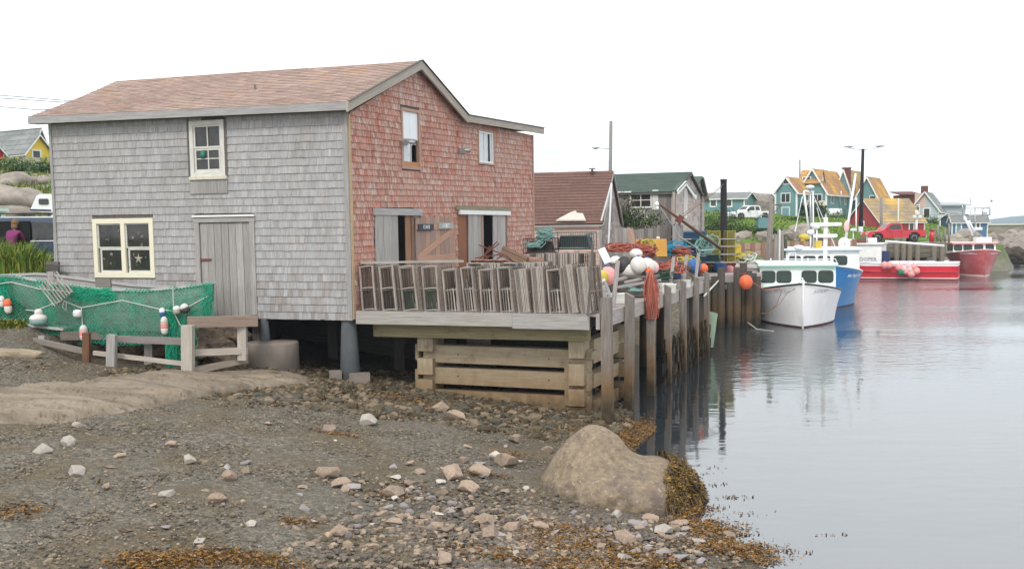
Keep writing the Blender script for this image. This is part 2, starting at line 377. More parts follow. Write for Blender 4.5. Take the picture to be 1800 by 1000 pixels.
mat('light_lens', (.55, .55, .52), rough=.15, bump=0)
# ---------------------------------------------------------------- terrain
import bisect
CTRL = []
def cz(px, py, z): p = PZ(px, py, z); CTRL.append((p.x, p.y, z))
def cy_(px, py, Y): p = PY(px, py, Y); CTRL.append((p.x, p.y, p.z))
for a in [(0, 1000, 1.05), (300, 1000, .9), (600, 1000, .65), (900, 1000, .36), (1150, 1000, .15), (1330, 1000, .02), (1420, 1000, -.12),
          (0, 860, 1.2), (300, 860, 1.02), (600, 860, .8), (900, 860, .36), (1100, 900, .12), (1250, 925, -.02), (1320, 900, -.3),
          (0, 765, 1.35), (250, 745, 1.2), (500, 745, .95), (700, 745, .6), (850, 770, .33), (1000, 765, .1), (1120, 760, -.04), (1240, 760, -.5),
          (0, 690, 1.48), (200, 680, 1.32), (400, 665, 1.1), (520, 660, .95), (0, 620, 1.82), (110, 603, 1.78), (200, 645, 1.4), (152, 636, 1.45), (260, 630, 1.35), (330, 655, 1.22), (60, 575, 2.2), (0, 560, 2.38), (0, 520, 2.95)]: cz(*a)
for a in [(4.5, 12, -.35), (5, 16, -.5), (5.5, 20, -.8), (5, 25, -.6), (8, 25, -1.2), (12, 14, -1.4), (20, 20, -2), (40, 20, -2.5), (30, 45, -2.2), (8, 8, -1), (3, 7, .0), (-2, 6, .9),
          (-3.8, 24.8, .85), (-3.2, 24.5, .72), (-5.5, 25.4, 1.15), (-.8, 24.3, .42), (1.6, 23.4, .12), (2.8, 25, .02), (2.6, 29, .0), (4.5, 31, -.5), (5.5, 37, -1), (-9, 27.2, 2.2), (-11, 28, 2.9), (-12.3, 28.4, 3.1),
          (-8, 31, 1.5), (-3, 31, .7), (-.5, 33, .5), (-6, 28, 1.0), (-2, 28, .5), (-14, 30, 3.15), (-20, 36, 3.25), (-13, 38, 3.3), (-6, 40, 2.6), (1, 38, 1.0), (3.5, 41, 1.0), (2, 45, 2.3), (6, 46, 2.35), (9, 52, 2.3), (10.4, 46, 1.8), (12.5, 46, -.5), (12, 52, -.6), (13.5, 50, -1.6),
          (12, 60, 2.2), (15, 60, -.6), (9, 43, .5), (7, 39, -.8), (20, 40, -2), (22, 60, -2), (16, 70, .4), (22, 76, -1), (30, 60, -2.2), (45, 75, -2), (28, 86, -1), (36, 86, -1), (60, 60, -3), (60, 95, -2),
          (-30, 50, 3.6), (-60, 60, 4), (-30, 100, 8), (-100, 100, 7), (0, 100, 5), (0, 200, 6), (-200, 300, 10), (-15, 20, 2.9), (-14, 12, 2.4), (-12, 7, 2.0), (-8, 4, 1.6), (-40, 15, 3.2), (-5, 2, 1.3), (5, 2, -1),
          (60, 130, 3), (52, 112, 1.5), (57, 120, 2.2), (75, 125, 0.2), (80, 115, -3), (90, 135, -2), (110, 140, -3), (80, 160, -3), (140, 180, -3), (100, 250, -3), (60, 200, 3), (30, 230, 5), (150, 60, -3), (300, 300, -3), (300, 30, -3), (62, 113, 3.2), (70, 119, 3.0), (45, 91, 2.0), (40, 95, 2.8), (47, 100, 2.6)]:
    CTRL.append(a)
for a in [(20, 470, 36), (50, 400, 46), (40, 350, 56), (60, 300, 68), (20, 265, 85), (-200, 300, 70), (-300, 420, 45), (200, 290, 75),
          (1250, 425, 78), (1300, 425, 76), (1400, 427, 80), (1330, 398, 95), (1450, 405, 100), (1260, 400, 100), (1350, 386, 122), (1290, 386, 122), (1440, 386, 145), (1540, 388, 145), (1380, 374, 150), (1380, 352, 175),
          (1500, 426, 91), (1560, 426, 92), (1640, 426, 93), (1520, 412, 100), (1640, 410, 106), (1655, 420, 100), (1620, 392, 135), (1680, 392, 138), (1660, 402, 118), (1735, 410, 122), (1700, 412, 118), (1740, 432, 104), (1690, 432, 98)]: cy_(*a)
CT = np.array(CTRL); cc = CT[:, :2]
def _ker(d2): return np.sqrt(d2 + 1.2)
_A = _ker(((cc[:, None, :] - cc[None]) ** 2).sum(-1)) ; _n = len(cc)
_w = np.linalg.solve(np.block([[_A - 1.1 * 0 + np.eye(_n) * -.02, np.ones((_n, 1))], [np.ones((1, _n)), np.zeros((1, 1))]]), np.append(CT[:, 2], 0))
def Harr(x, y):
    x = np.asarray(x, float); y = np.asarray(y, float); out = np.full(x.shape, _w[-1])
    for (a, b), w in zip(cc, _w[:-1]): out = out + w * np.sqrt((x - a) ** 2 + (y - b) ** 2 + 1.2)
    return out
def H(x, y):
    i = min(max(bisect.bisect_right(XL, x) - 1, 0), len(XL) - 2); j = min(max(bisect.bisect_right(YL, y) - 1, 0), len(YL) - 2)
    u = (x - XL[i]) / (XL[i + 1] - XL[i]); v = (y - YL[j]) / (YL[j + 1] - YL[j]); a = ZL[j]; b = ZL[j + 1]
    return (a[i] * (1 - u) + a[i + 1] * u) * (1 - v) + (b[i] * (1 - u) + b[i + 1] * u) * v
def Gp(px, py, dz=0):
    """where the ray through a pixel meets the ground"""
    d = ray(px, py); t = 4.0
    for i in range(4000):
        p = CAM + d * t
        if p.z < H(p.x, p.y) + dz: break
        t += .04 if t < 40 else .2
    return p
_xs = np.concatenate([[-900, -500, -300, -200, -150, -110], np.arange(-90, -20, 3), np.arange(-20, -13, .5), np.arange(-13, 5.2, .11), np.arange(5.2, 16, .4), np.arange(16, 90, 1.6), np.arange(90, 200, 8), [250, 400, 900]])
_ys = np.concatenate([[-60, -20, -5, 0, 3, 5], np.arange(6, 29, .12), np.arange(29, 50, .5), np.arange(50, 170, 1.6), np.arange(170, 330, 10), [400, 600, 900]])
GX, GY = np.meshgrid(_xs, _ys); GZ = Harr(GX, GY); XL, YL, ZL = list(map(float, _xs)), list(map(float, _ys)), GZ.tolist()
far = np.clip((GY - 200) / 300, 0, 1); GZ = GZ * (1 - far) + far * np.where(GX < 70, 3, -4)
GZ = np.where((GX > 200), np.minimum(GZ, -3), GZ)
def inpoly(x, y, P):
    r = np.zeros(x.shape, bool)
    for (x0, y0), (x1, y1) in zip(P, P[1:] + P[:1]):
        if y0 == y1: continue
        r ^= ((y0 > y) != (y1 > y)) & (x < (x1 - x0) * (y - y0) / (y1 - y0) + x0)
    return r
HARB = [(6.2, 36), (8.0, 42), (8.6, 49), (9.2, 53), (12.8, 53), (14.6, 62), (18, 73), (27, 85), (28, 92), (37, 92), (40, 96), (46, 97), (50, 104.5), (54, 111), (62, 116), (78, 121), (140, 150), (600, 150), (600, 20), (9, 25)]
ins = inpoly(GX, GY, HARB); GZ = np.where(ins, np.minimum(GZ, -1.0), GZ); ZL = GZ.tolist()
nzv = np.array([[noise.noise(V((x * .9, y * .9, 0))) * .05 + noise.noise(V((x * 3.1, y * 3.1, 4))) * .018 for x in _xs] for y in _ys])
amp = np.where(GY > 45, 1 + np.clip((GY - 45) / 30, 0, 3), 1.0); GZ = GZ + nzv * amp
def npmesh(name, verts, faces, tint, m, parent=None, smooth=False, zone=None, uv=None):
    verts = np.asarray(verts, np.float32); faces = np.asarray(faces, np.int32); M_, k = faces.shape
    me = bpy.data.meshes.new(name); o = bpy.data.objects.new(name, me); COL.objects.link(o)
    if parent is not None:
        verts = verts - np.array(parent['_w'], np.float32); o.parent = parent; o['_w'] = tuple(parent['_w'])
    else: o['_w'] = (0., 0., 0.)
    me.vertices.add(len(verts)); me.vertices.foreach_set('co', verts.ravel())
    me.loops.add(M_ * k); me.loops.foreach_set('vertex_index', faces.ravel())
    me.polygons.add(M_); me.polygons.foreach_set('loop_start', np.arange(M_, dtype=np.int32) * k)
    me.polygons.foreach_set('use_smooth', np.full(M_, smooth))
    if tint is not None:
        tint = np.asarray(tint, np.float32)
        c = np.ones((M_, k, 4), np.float32); c[:, :, :3] = tint[:, None, :]
        me.color_attributes.new('tint', 'FLOAT_COLOR', 'CORNER').data.foreach_set('color', c.ravel())
    if zone is not None:
        z = np.ones((len(verts), 4), np.float32); z[:, :3] = zone
        me.color_attributes.new('zone', 'FLOAT_COLOR', 'POINT').data.foreach_set('color', z.ravel())
    me.update(); me.validate(); me.materials.append(MATS[m] if isinstance(m, str) else m)
    return o
def sstep(a, b, x): t = np.clip((x - a) / (b - a), 0, 1); return t * t * (3 - 2 * t)
def gridfaces(nx, ny):
    i = np.arange(nx - 1)[None] + np.arange(ny - 1)[:, None] * nx
    return np.stack([i, i + 1, i + 1 + nx, i + nx], -1).reshape(-1, 4)
# ground material: gravel, grass zone, zone of weed and painted under-house shade, bare rock zone
def ground_mat():
    m = bpy.data.materials.new('ground'); m.use_nodes = True; n = m.node_tree; N = n.nodes; L = n.links; b = N['Principled BSDF']
    g = N.new('ShaderNodeNewGeometry'); at = N.new('ShaderNodeAttribute'); at.attribute_name = 'zone'; sp = N.new('ShaderNodeSeparateColor'); L.new(at.outputs['Color'], sp.inputs[0])
    vo = N.new('ShaderNodeTexVoronoi'); vo.inputs['Scale'].default_value = 16; L.new(g.outputs['Position'], vo.inputs['Vector'])
    vo2 = N.new('ShaderNodeTexVoronoi'); vo2.inputs['Scale'].default_value = 34; L.new(g.outputs['Position'], vo2.inputs['Vector'])
    def ramp(fac, stops):
        r = N.new('ShaderNodeValToRGB'); e = r.color_ramp.elements
        while len(e) < len(stops): e.new(.5)
        for q, (p, c) in zip(e, stops): q.position = p; q.color = (*c, 1)
        L.new(fac, r.inputs[0]); return r.outputs[0]
    def noise_(s, d=5): z = N.new('ShaderNodeTexNoise'); z.inputs['Scale'].default_value = s; z.inputs['Detail'].default_value = d; L.new(g.outputs['Position'], z.inputs['Vector']); return z.outputs['Fac']
    def mixc(f, a, c, bt='MIX'):
        q = N.new('ShaderNodeMix'); q.data_type = 'RGBA'; q.blend_type = bt
        if hasattr(f, 'links') or not isinstance(f, float): L.new(f, q.inputs[0])
        else: q.inputs[0].default_value = f
        for k, w in ((6, a), (7, c)):
            if isinstance(w, tuple): q.inputs[k].default_value = (*w, 1)
            else: L.new(w, q.inputs[k])
        return q.outputs[2]
    def rng(x, a, c):
        q = N.new('ShaderNodeMapRange'); q.inputs[1].default_value = a; q.inputs[2].default_value = c; L.new(x, q.inputs[0]); return q.outputs[0]
    s1 = N.new('ShaderNodeSeparateColor'); L.new(vo.outputs['Color'], s1.inputs[0]); s2 = N.new('ShaderNodeSeparateColor'); L.new(vo2.outputs['Color'], s2.inputs[0])
    c1 = ramp(s1.outputs[0], [(0, (.05, .045, .036)), (.45, (.14, .122, .094)), (.8, (.215, .185, .14)), (1, (.36, .30, .225))])
    c2 = ramp(s2.outputs[1], [(0, (.045, .04, .032)), (.6, (.115, .10, .08)), (1, (.25, .215, .175))])
    grav = mixc(.5, c1, c2); grav = mixc(rng(noise_(.45), .45, .62), grav, mixc(.35, grav, (.14, .13, .11)))
    grav = mixc(rng(noise_(.8), .44, .66), grav, mixc(.6, grav, (.12, .085, .04)))
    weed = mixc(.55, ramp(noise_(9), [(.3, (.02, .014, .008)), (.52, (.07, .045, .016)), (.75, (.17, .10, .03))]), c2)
    grass = ramp(noise_(1.3), [(.25, (.05, .10, .015)), (.5, (.10, .19, .025)), (.75, (.17, .22, .05))])
    rock = ramp(noise_(2.0), [(.3, (.15, .14, .125)), (.7, (.32, .29, .25))])
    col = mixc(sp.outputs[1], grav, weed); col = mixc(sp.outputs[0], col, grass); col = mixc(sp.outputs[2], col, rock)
    L.new(col, b.inputs['Base Color']); b.inputs['Roughness'].default_value = .9; b.inputs['Specular IOR Level'].default_value = .25
    bp = N.new('ShaderNodeBump'); bp.inputs['Strength'].default_value = .9; bp.inputs['Distance'].default_value = .03
    ad = N.new('ShaderNodeMath'); ad.operation = 'ADD'; L.new(vo.outputs['Distance'], ad.inputs[0]); L.new(vo2.outputs['Distance'], ad.inputs[1])
    iv = N.new('ShaderNodeMath'); iv.operation = 'MULTIPLY'; iv.inputs[1].default_value = -1; L.new(ad.outputs[0], iv.inputs[0])
    L.new(iv.outputs[0], bp.inputs['Height']); L.new(bp.outputs[0], b.inputs['Normal']); MATS['ground'] = m
ground_mat()
gx, gy, gz = GX.ravel(), GY.ravel(), GZ.ravel()
grass = np.maximum(sstep(2.75, 3.1, gz) * (gx < -9), (gy > 55) * sstep(1.8, 2.6, gz) * 1.0); grass = np.maximum(grass, sstep(-16, -19, gx) * (gy > 25))
rocky = ((gy > 42) & (gx < -12)) * (nzv.ravel() > .0) * 1.0; rocky = np.maximum(rocky, (gy > 55) * sstep(2.2, 1.2, gz))
weed_shade = sstep(.42, .05, gz) * (gy < 40)
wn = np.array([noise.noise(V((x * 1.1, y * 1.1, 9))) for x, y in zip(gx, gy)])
weed_shade = np.clip(weed_shade * (.75 + wn * 1.2) + sstep(21.5, 23.5, gy) * (gy < 42) * (gz < 1.6) * (.75 + wn), 0, 1)  # second term paints shade into the ground under house and wharf
g_ = npmesh('ground', np.stack([gx, gy, gz], -1), gridfaces(len(_xs), len(_ys)), None, 'ground', smooth=True, zone=np.stack([grass, weed_shade, rocky], -1))
tag(g_, kind='structure')
# ---------------------------------------------------------------- water
def water_mat():
    m = bpy.data.materials.new('water'); m.use_nodes = True; n = m.node_tree; N = n.nodes; L = n.links; b = N['Principled BSDF']
    g = N.new('ShaderNodeNewGeometry')
    def nz(s, d, mpx=(1, 1, 1)):
        mp = N.new('ShaderNodeMapping'); mp.inputs['Scale'].default_value = mpx; L.new(g.outputs['Position'], mp.inputs[0])
        z = N.new('ShaderNodeTexNoise'); z.inputs['Scale'].default_value = s; z.inputs['Detail'].default_value = d; L.new(mp.outputs[0], z.inputs['Vector']); return z.outputs['Fac']
    patch = N.new('ShaderNodeMapRange'); patch.inputs[1].default_value = .36; patch.inputs[2].default_value = .55; patch.inputs[3].default_value = .1; patch.inputs[4].default_value = 1
    L.new(nz(.06, 2, (.55, 1.5, 1)), patch.inputs[0])
    sp = N.new('ShaderNodeSeparateXYZ'); L.new(g.outputs['Position'], sp.inputs[0])
    fr = N.new('ShaderNodeMapRange'); fr.inputs[1].default_value = 26; fr.inputs[2].default_value = 50; fr.inputs[3].default_value = .05; fr.inputs[4].default_value = 1; L.new(sp.outputs['Y'], fr.inputs[0])
    mu = N.new('ShaderNodeMath'); mu.operation = 'MULTIPLY'; L.new(patch.outputs[0], mu.inputs[0]); L.new(fr.outputs[0], mu.inputs[1])
    a1 = N.new('ShaderNodeMath'); a1.operation = 'MULTIPLY'; L.new(nz(3.2, 4, (.6, 1, 1)), a1.inputs[0]); L.new(mu.outputs[0], a1.inputs[1])
    a2 = N.new('ShaderNodeMath'); a2.operation = 'MULTIPLY_ADD'; L.new(nz(.9, 2, (.45, 1, 1)), a2.inputs[0]); a2.inputs[1].default_value = .18; L.new(a1.outputs[0], a2.inputs[2])
    bp = N.new('ShaderNodeBump'); bp.inputs['Strength'].default_value = 1; bp.inputs['Distance'].default_value = .065; L.new(a2.outputs[0], bp.inputs['Height'])
    L.new(bp.outputs[0], b.inputs['Normal']); b.inputs['Base Color'].default_value = (.022, .028, .032, 1); b.inputs['Roughness'].default_value = .05; b.inputs['IOR'].default_value = 2.3
    b.inputs['Specular IOR Level'].default_value = .9
    MATS['water'] = m
water_mat()
w = npmesh('water', [(-60, -60, 0), (2600, -60, 0), (2600, 2200, 0), (-60, 2200, 0)], [(0, 1, 2, 3)], None, 'water'); tag(w, kind='structure')
# far hill across the bay
m = MB(); P = [(1380, 396), (1500, 393), (1600, 390), (1700, 388), (1735, 386.5), (1755, 384), (1775, 381), (1800, 379), (1850, 376), (1950, 372), (2150, 378), (2350, 388), (2500, 396)]
for k in range(len(P) - 1):
    a0 = PH(P[k][0], 1500, -1); b0 = PH(P[k + 1][0], 1500, -1); a1 = PY(*P[k], 1620); b1 = PY(*P[k + 1], 1620)
    am = a0.lerp(a1, .55) + V((0, 0, (a1.z) * .28)); bm_ = b0.lerp(b1, .55) + V((0, 0, (b1.z) * .28)); ab = V((a1.x, 1900, -1)); bb = V((b1.x, 1900, -1))
    m.quad(a0, b0, bm_, am); m.quad(am, bm_, b1, a1); m.quad(a1, b1, bb, ab)
tag(m.build('hill', 'hill'), kind='structure')
# ---------------------------------------------------------------- scatter helpers
rng = np.random.default_rng(5)
def scatter(name, pos, size, base_v, base_f, tint, m, parent=None, flat=(1, 1, .6), rots='z', smooth=False, jitter=.25):
    """many small solids baked to one mesh"""
    n = len(pos); bv = np.array(base_v, np.float32); bf = np.array(base_f, np.int32); k = len(bv)
    a = rng.uniform(0, 2 * PI, n); ca, sa = np.cos(a), np.sin(a)
    s = np.asarray(size)[:, None] * np.array(flat)[None] * rng.uniform(1 - jitter, 1 + jitter, (n, 3))
    v = bv[None] * s[:, None, :] * rng.uniform(.78, 1.2, (n, k, 1))
    if rots == 'all':
        tl = rng.uniform(-.5, .5, n); ct, st = np.cos(tl)[:, None], np.sin(tl)[:, None]
        y, z = v[:, :, 1].copy(), v[:, :, 2].copy(); v[:, :, 1] = y * ct - z * st; v[:, :, 2] = y * st + z * ct
    x, y = v[:, :, 0].copy(), v[:, :, 1].copy()
    v[:, :, 0] = x * ca[:, None] - y * sa[:, None]; v[:, :, 1] = x * sa[:, None] + y * ca[:, None]
    v += np.asarray(pos)[:, None, :]
    f = bf[None] + (np.arange(n) * k)[:, None, None]
    return npmesh(name, v.reshape(-1, 3), f.reshape(-1, bf.shape[1]), np.repeat(tint, len(bf), 0), m, parent, smooth)
def leaves(name, pos, size, tint, m, parent=None, up=.3, aspect=.5):
    """leaf quads at points"""
    n = len(pos); pos = np.asarray(pos); size = np.asarray(size)[:, None]
    d = rng.normal(size=(n, 3)); d[:, 2] += up; d /= np.linalg.norm(d, axis=1)[:, None]
    if name == 'seaweed': d[:, 2] *= .3
    e = rng.normal(size=(n, 3)); e -= d * (e * d).sum(1)[:, None]; e /= np.linalg.norm(e, axis=1)[:, None]
    v = np.stack([pos - d * size * .5, pos + e * size * aspect * .5, pos + d * size * .5, pos - e * size * aspect * .5], 1)
    return npmesh(name, v.reshape(-1, 3), np.arange(n * 4).reshape(n, 4), tint, m, parent)
def blades(name, pos, h, w_, tint, m, parent=None, lean=.4, down=None):
    """grass or weed blades: bent two-segment strips"""
    n = len(pos); pos = np.asarray(pos); h = np.asarray(h)[:, None]; a = rng.uniform(0, 2 * PI, n)
    s = np.stack([np.cos(a), np.sin(a), 0 * a], -1) * w_ / 2; l = np.stack([-np.sin(a), np.cos(a), 0 * a], -1) * lean * rng.uniform(.2, 1.4, (n, 1))
    if down is None: up = np.array([0, 0, 1.]); p1 = pos + (up + l * .35) * h * .55; p2 = pos + (up * .9 + l) * h
    else: p1 = pos + down * h * .5 + l * h * .25; p2 = pos + down * h + l * h * .3
    v = np.stack([pos - s, pos + s, p1 + s * .8, p1 - s * .8, p2 + s * .2, p2 - s * .2], 1)
    f = np.array([[0, 1, 2, 3], [3, 2, 4, 5]])[None] + (np.arange(n) * 6)[:, None, None]
    return npmesh(name, v.reshape(-1, 3), f.reshape(-1, 4), np.repeat(tint, 2, 0), m, parent)
def tints(n, cols, j=.18):
    c = np.array(cols)[rng.integers(0, len(cols), n)]; return c * rng.uniform(1 - j, 1 + j, (n, 1))
OCT_V = ico(1)[0]; OCT_V = [tuple(v) for v in OCT_V]; OCT_F = ico(1)[1]
# ---------------------------------------------------------------- beach pebbles (uncountable)
n = 46000
px = rng.uniform(-13, 3.6, n); py = 7 + 17 * rng.random(n) ** 1.15
pz = Harr(px, py); keep = (pz > -.02) & ~((px > .6) & (px < 3) & (py > 16) & (py < 18.2)); px, py, pz = px[keep], py[keep], pz[keep]; n = len(px)
pt_ = tints(n, [(.9, .9, .88), (.75, .76, .76), (1.25, 1.1, .9), (1.5, 1.3, 1.1), (.55, .53, .5), (1.0, .82, .6), (1.8, 1.55, 1.3), (.8, .78, .72), (.5, .45, .4)])
sz = rng.uniform(.009, .021, n) * (1 + (rng.random(n) ** 14) * 1.8)
tag(scatter('gravel', np.stack([px, py, pz + .003], -1), sz, OCT_V, OCT_F, pt_, 'pebble', rots='all'), kind='stuff', label='loose grey and brown shingle covering the beach', cat='gravel')
n = 9000; px = rng.uniform(-9, 3.2, n); py = rng.uniform(21, 28.5, n); pz = Harr(px, py); k = (pz > 0) & (pz < 1.9); px, py, pz = px[k], py[k], pz[k]; n = len(px)
tag(scatter('gravel', np.stack([px, py, pz + .01], -1), rng.uniform(.02, .05, n) * (1 + (rng.random(n) ** 9) * 3), OCT_V, OCT_F, tints(n, [(.6, .5, .35), (.4, .33, .22), (.9, .75, .5), (.5, .5, .45), (.35, .25, .15), (1.2, 1, .8)]), 'pebble', rots='all'), kind='stuff', label='dark weedy shingle beneath the fish house and the wharf', cat='gravel')
# flat slate chips denser among the stones
n = 4200; qx = rng.normal(0, 1.25, n) + .2; qy = rng.normal(13.2, 1.2, n); qz = Harr(qx, qy); k = (qz > 0) & (qy > 9); qx, qy, qz = qx[k], qy[k], qz[k]; n = len(qx)
tag(scatter('beach_cobbles', np.stack([qx, qy, qz + .015], -1), rng.uniform(.022, .058, n), OCT_V, OCT_F, tints(n, [(.9, .8, .78), (.72, .74, .80), (1.4, 1.15, 1.0), (.95, .82, .75), (.6, .56, .58), (1.9, 1.6, 1.35), (.6, .5, .4)]), 'pebble', rots='all'), kind='stuff', label='small flat slate chips strewn between the larger beach stones', cat='pebbles')
# ---------------------------------------------------------------- rock ledge
TOP = [(-60, 684), (60, 678), (200, 664), (330, 652), (430, 650), (500, 655), (560, 668)]
BOT = [(-60, 752), (60, 752), (140, 746), (260, 722), (380, 694), (470, 684), (560, 674)]
def curve(P, u):
    x = u * (len(P) - 1); i = min(int(x), len(P) - 2); f = x - i; return (P[i][0] + (P[i + 1][0] - P[i][0]) * f, P[i][1] + (P[i + 1][1] - P[i][1]) * f)
m = MB(); NU, NV = 170, 46; T_ = [Gp(*curve(TOP, i / NU)) for i in range(NU + 1)]; B_ = [Gp(*curve(BOT, i / NU)) for i in range(NU + 1)]
for i in range(NU + 1):
    for j in range(NV + 1):
        v = j / NV; p = B_[i].lerp(T_[i], v); u = i / NU
        e = (math.sin(PI * min(1, max(0, v))) ** .45) * (1 - u ** 6) * .17
        q = noise.noise(V((p.x * .7, p.y * 1.6, 3))) * .10 + noise.noise(V((p.x * 2.4, p.y * 5, 7))) * .035
        cr = abs(noise.noise(V((p.x * .35 + 5, p.y * 1.5 - p.x * .25, 1)))) ; q -= max(0, .045 - cr) * 3.0 + max(0, .03 - abs(noise.noise(V((p.x * .8, p.y * 2.6 + p.x * .4, 8))))) * 1.6
        edge = min(1, min(v, 1 - v) * 8)
        p.z = H(p.x, p.y) - .12 * (1 - edge) + (e + q) * edge + .02 * edge; m.v.append(p)
for i in range(NU):
    for j in range(NV):
        a = i * (NV + 1) + j; m.face((a, a + NV + 1, a + NV + 2, a + 1), (1, 1, 1), None, True)
tag(m.build('rock_ledge', 'ledge_rock'), 'long low brown bedrock ledge crossing the left of the beach', 'rock')
m = MB(); c = Gp(15, 622); m.blob(c + V((0, 0, -.02)), (.75, .35, .16), 3, .3, 1.2, t=(1.5, 1.5, 1.4), seed=3)
tag(m.build('flat_rock', 'ledge_rock'), 'pale flat rock in the grey gravel left of the dory', 'rock')
# ---------------------------------------------------------------- boulder
def dome(x, y, cx, cy, a, b, h, rz, p=.55):
    c, s = math.cos(rz), math.sin(rz); dx, dy = x - cx, y - cy; u = (dx * c + dy * s) / a; v = (-dx * s + dy * c) / b; k = 1 - u * u - v * v
    return h * (k ** p) if k > 0 else -.5 * min(1, -k * 2)
def bz(x, y):
    d = [dome(x, y, 1.36, 17.1, .84, .95, 1.10, .2, .72), dome(x, y, 2.36, 17.0, .80, .72, .70, -.2, .55), dome(x, y, 1.72, 16.35, 1.0, .75, .56, -.25, .6), dome(x, y, 1.08, 16.8, .66, .7, .66, .0, .6)]
    k = 5.5; return math.log(sum(math.exp(k * q) for q in d)) / k
m = MB(); NX, NY = 110, 90; idx = {}
for j in range(NY + 1):
    for i in range(NX + 1):
        x = -.15 + 3.75 * i / NX; y = 15.2 + 3.2 * j / NY; z = bz(x, y)
        z += noise.noise(V((x * 1.6, y * 1.6, 2))) * .09 + noise.noise(V((x * 5, y * 5, 2))) * .022
        idx[i, j] = len(m.v); m.v.append(V((x + noise.noise(V((x * 2, y * 2, z * 2))) * .06, y, H(x, y) * .5 + z)))
for j in range(NY):
    for i in range(NX):
        q = (idx[i, j], idx[i + 1, j], idx[i + 1, j + 1], idx[i, j + 1])
        if max(m.v[k].z for k in q) > -.15: m.face(q, (1, 1, 1), None, True)
bo = tag(m.build('boulder', 'granite'), 'big rounded two humped granite boulder at the edge of the water', 'boulder')
def bweed(n, cond, seed):
    r2 = random.Random(seed); P = []
    while len(P) < n:
        x = r2.uniform(1.2, 3.5); y = r2.uniform(15.4, 17.9); z = bz(x, y)
        if z > .0 and cond(x, y, z): P.append((x, y, z + H(x, y) * .5 + .02))
    return np.array(P)
P = bweed(5200, lambda x, y, z: x + noise.noise(V((x * 2, y * 2, 0))) * .35 + (.75 - z) * .55 > 2.62 and x > 2.05 and y < 17.6, 3)
dn = np.stack([(P[:, 0] - 2.35) * .5, (P[:, 1] - 17.0) * .5, np.full(len(P), -.75)], -1); dn /= np.linalg.norm(dn, axis=1)[:, None]
ws = blades('seaweed', P + dn * -.05 + np.array([0, 0, .04]), rng.uniform(.08, .24, len(P)), .02, tints(len(P), [(1, 1, 1), (.6, .6, .6), (1.4, 1.3, 1.2), (.3, .3, .4), (1.9, 1.6, 1), (.45, .4, .4)], .35) * (1 + 1.1 * np.array([[noise.noise(V(q) * 5)] for q in P])), 'seaweed', lean=.9, down=dn)
tag(ws, 'mop of brown rockweed hanging over the right end of the big boulder', 'seaweed', kind='stuff')
P2 = bweed(5200, lambda x, y, z: x + noise.noise(V((x * 2, y * 2, 0))) * .45 + (.75 - z) * .6 > 2.66 and x > 2.05 and y < 17.7, 5) + rng.normal(0, .03, (5200, 3)) + np.array([.03, -.05, 0])
tag(leaves('seaweed', P2, rng.uniform(.03, .10, len(P2)), tints(len(P2), [(1, 1, 1), (.5, .5, .5), (1.6, 1.4, 1.1), (.25, .25, .3)], .3) * (1 + 1.1 * np.array([[noise.noise(V(q) * 5)] for q in P2])), 'seaweed', up=-.6, aspect=.35), 'short brown bladderwrack fronds on the right end of the big boulder', 'seaweed', kind='stuff')
# seaweed mats on the lower beach
def weedpatch(cx, cy, rx, ry, n, P):
    for _ in range(n):
        a = random.gauss(0, .5), random.gauss(0, .5); P.append((cx + a[0] * rx + .35 * noise.noise(V((a[0] * 3 + cx, a[1] * 3, 0))), cy + a[1] * ry))
P = []
for (a, b, r1, r2, n) in [(980, 935, .7, .35, 900), (1040, 965, .9, .35, 1300), (960, 990, 1.1, .3, 1200), (1100, 990, .8, .3, 900), (1240, 930, .45, .5, 900), (1290, 965, .5, .35, 1000), (1190, 900, .35, .3, 500),
                          (310, 985, .55, .22, 700), (430, 985, .6, .22, 800), (250, 995, .3, .15, 250), (1090, 780, .5, 1.1, 900), (1130, 765, .5, 1.4, 1200), (1160, 790, .4, 1.2, 700), (760, 715, .5, .5, 200), (590, 765, .35, .15, 170), (700, 700, .6, .4, 240), (520, 920, .3, .15, 120), (850, 835, .3, .12, 130),
                          (40, 900, .25, .4, 150), (900, 800, .3, .12, 100), (690, 875, .3, .12, 110), (1020, 760, .7, .6, 300), (1330, 985, .3, .15, 160)]:
    g = Gp(a, b); weedpatch(g.x, g.y, r1, r2, n, P)
P = np.array(P); P = np.concatenate([P, P + rng.normal(0, .05, P.shape), P + rng.normal(0, .09, P.shape)]); z = Harr(P[:, 0], P[:, 1]); k = z > -.12; P, z = P[k], np.maximum(z[k], -.0); n = len(P)
ws = leaves('seaweed', np.stack([P[:, 0], P[:, 1], z + .012 + rng.random(n) * .035], -1), rng.uniform(.03, .085, n), tints(n, [(1, 1, 1), (.55, .5, .5), (1.6, 1.3, 1.1), (.4, .35, .5), (1.9, 1.4, .8), (1.1, .7, .7)], .3), 'seaweed', up=0, aspect=.3)
tag(ws, 'brown and rust coloured seaweed mats lying over the lower beach', 'seaweed', kind='stuff')
P = []
for (a, b, r1, r2, n) in [(1290, 874, .3, .13, 45), (1260, 852, .15, .1, 14), (1310, 903, .45, .2, 26), (1250, 892, .2, .2, 60), (1390, 970, .3, .15, 36), (1310, 918, .15, .02, 5), (1240, 832, .12, .1, 8), (1255, 822, .1, .1, 8), (1330, 960, .3, .1, 50), (1450, 940, .2, .03, 10), (1300, 940, .2, .1, 40)]:
    g = PZ(a, b, 0); weedpatch(g.x, g.y, r1, r2, n, P)
P = np.array(P); n = len(P)
ws = leaves('floating_weed', np.stack([P[:, 0], P[:, 1], np.full(n, .012)], -1), rng.uniform(.02, .06, n), tints(n, [(1.0, .6, .6), (.5, .33, .33)]), 'seaweed', up=0)
tag(ws, 'scraps of reddish weed floating off the beach', 'seaweed', kind='stuff')
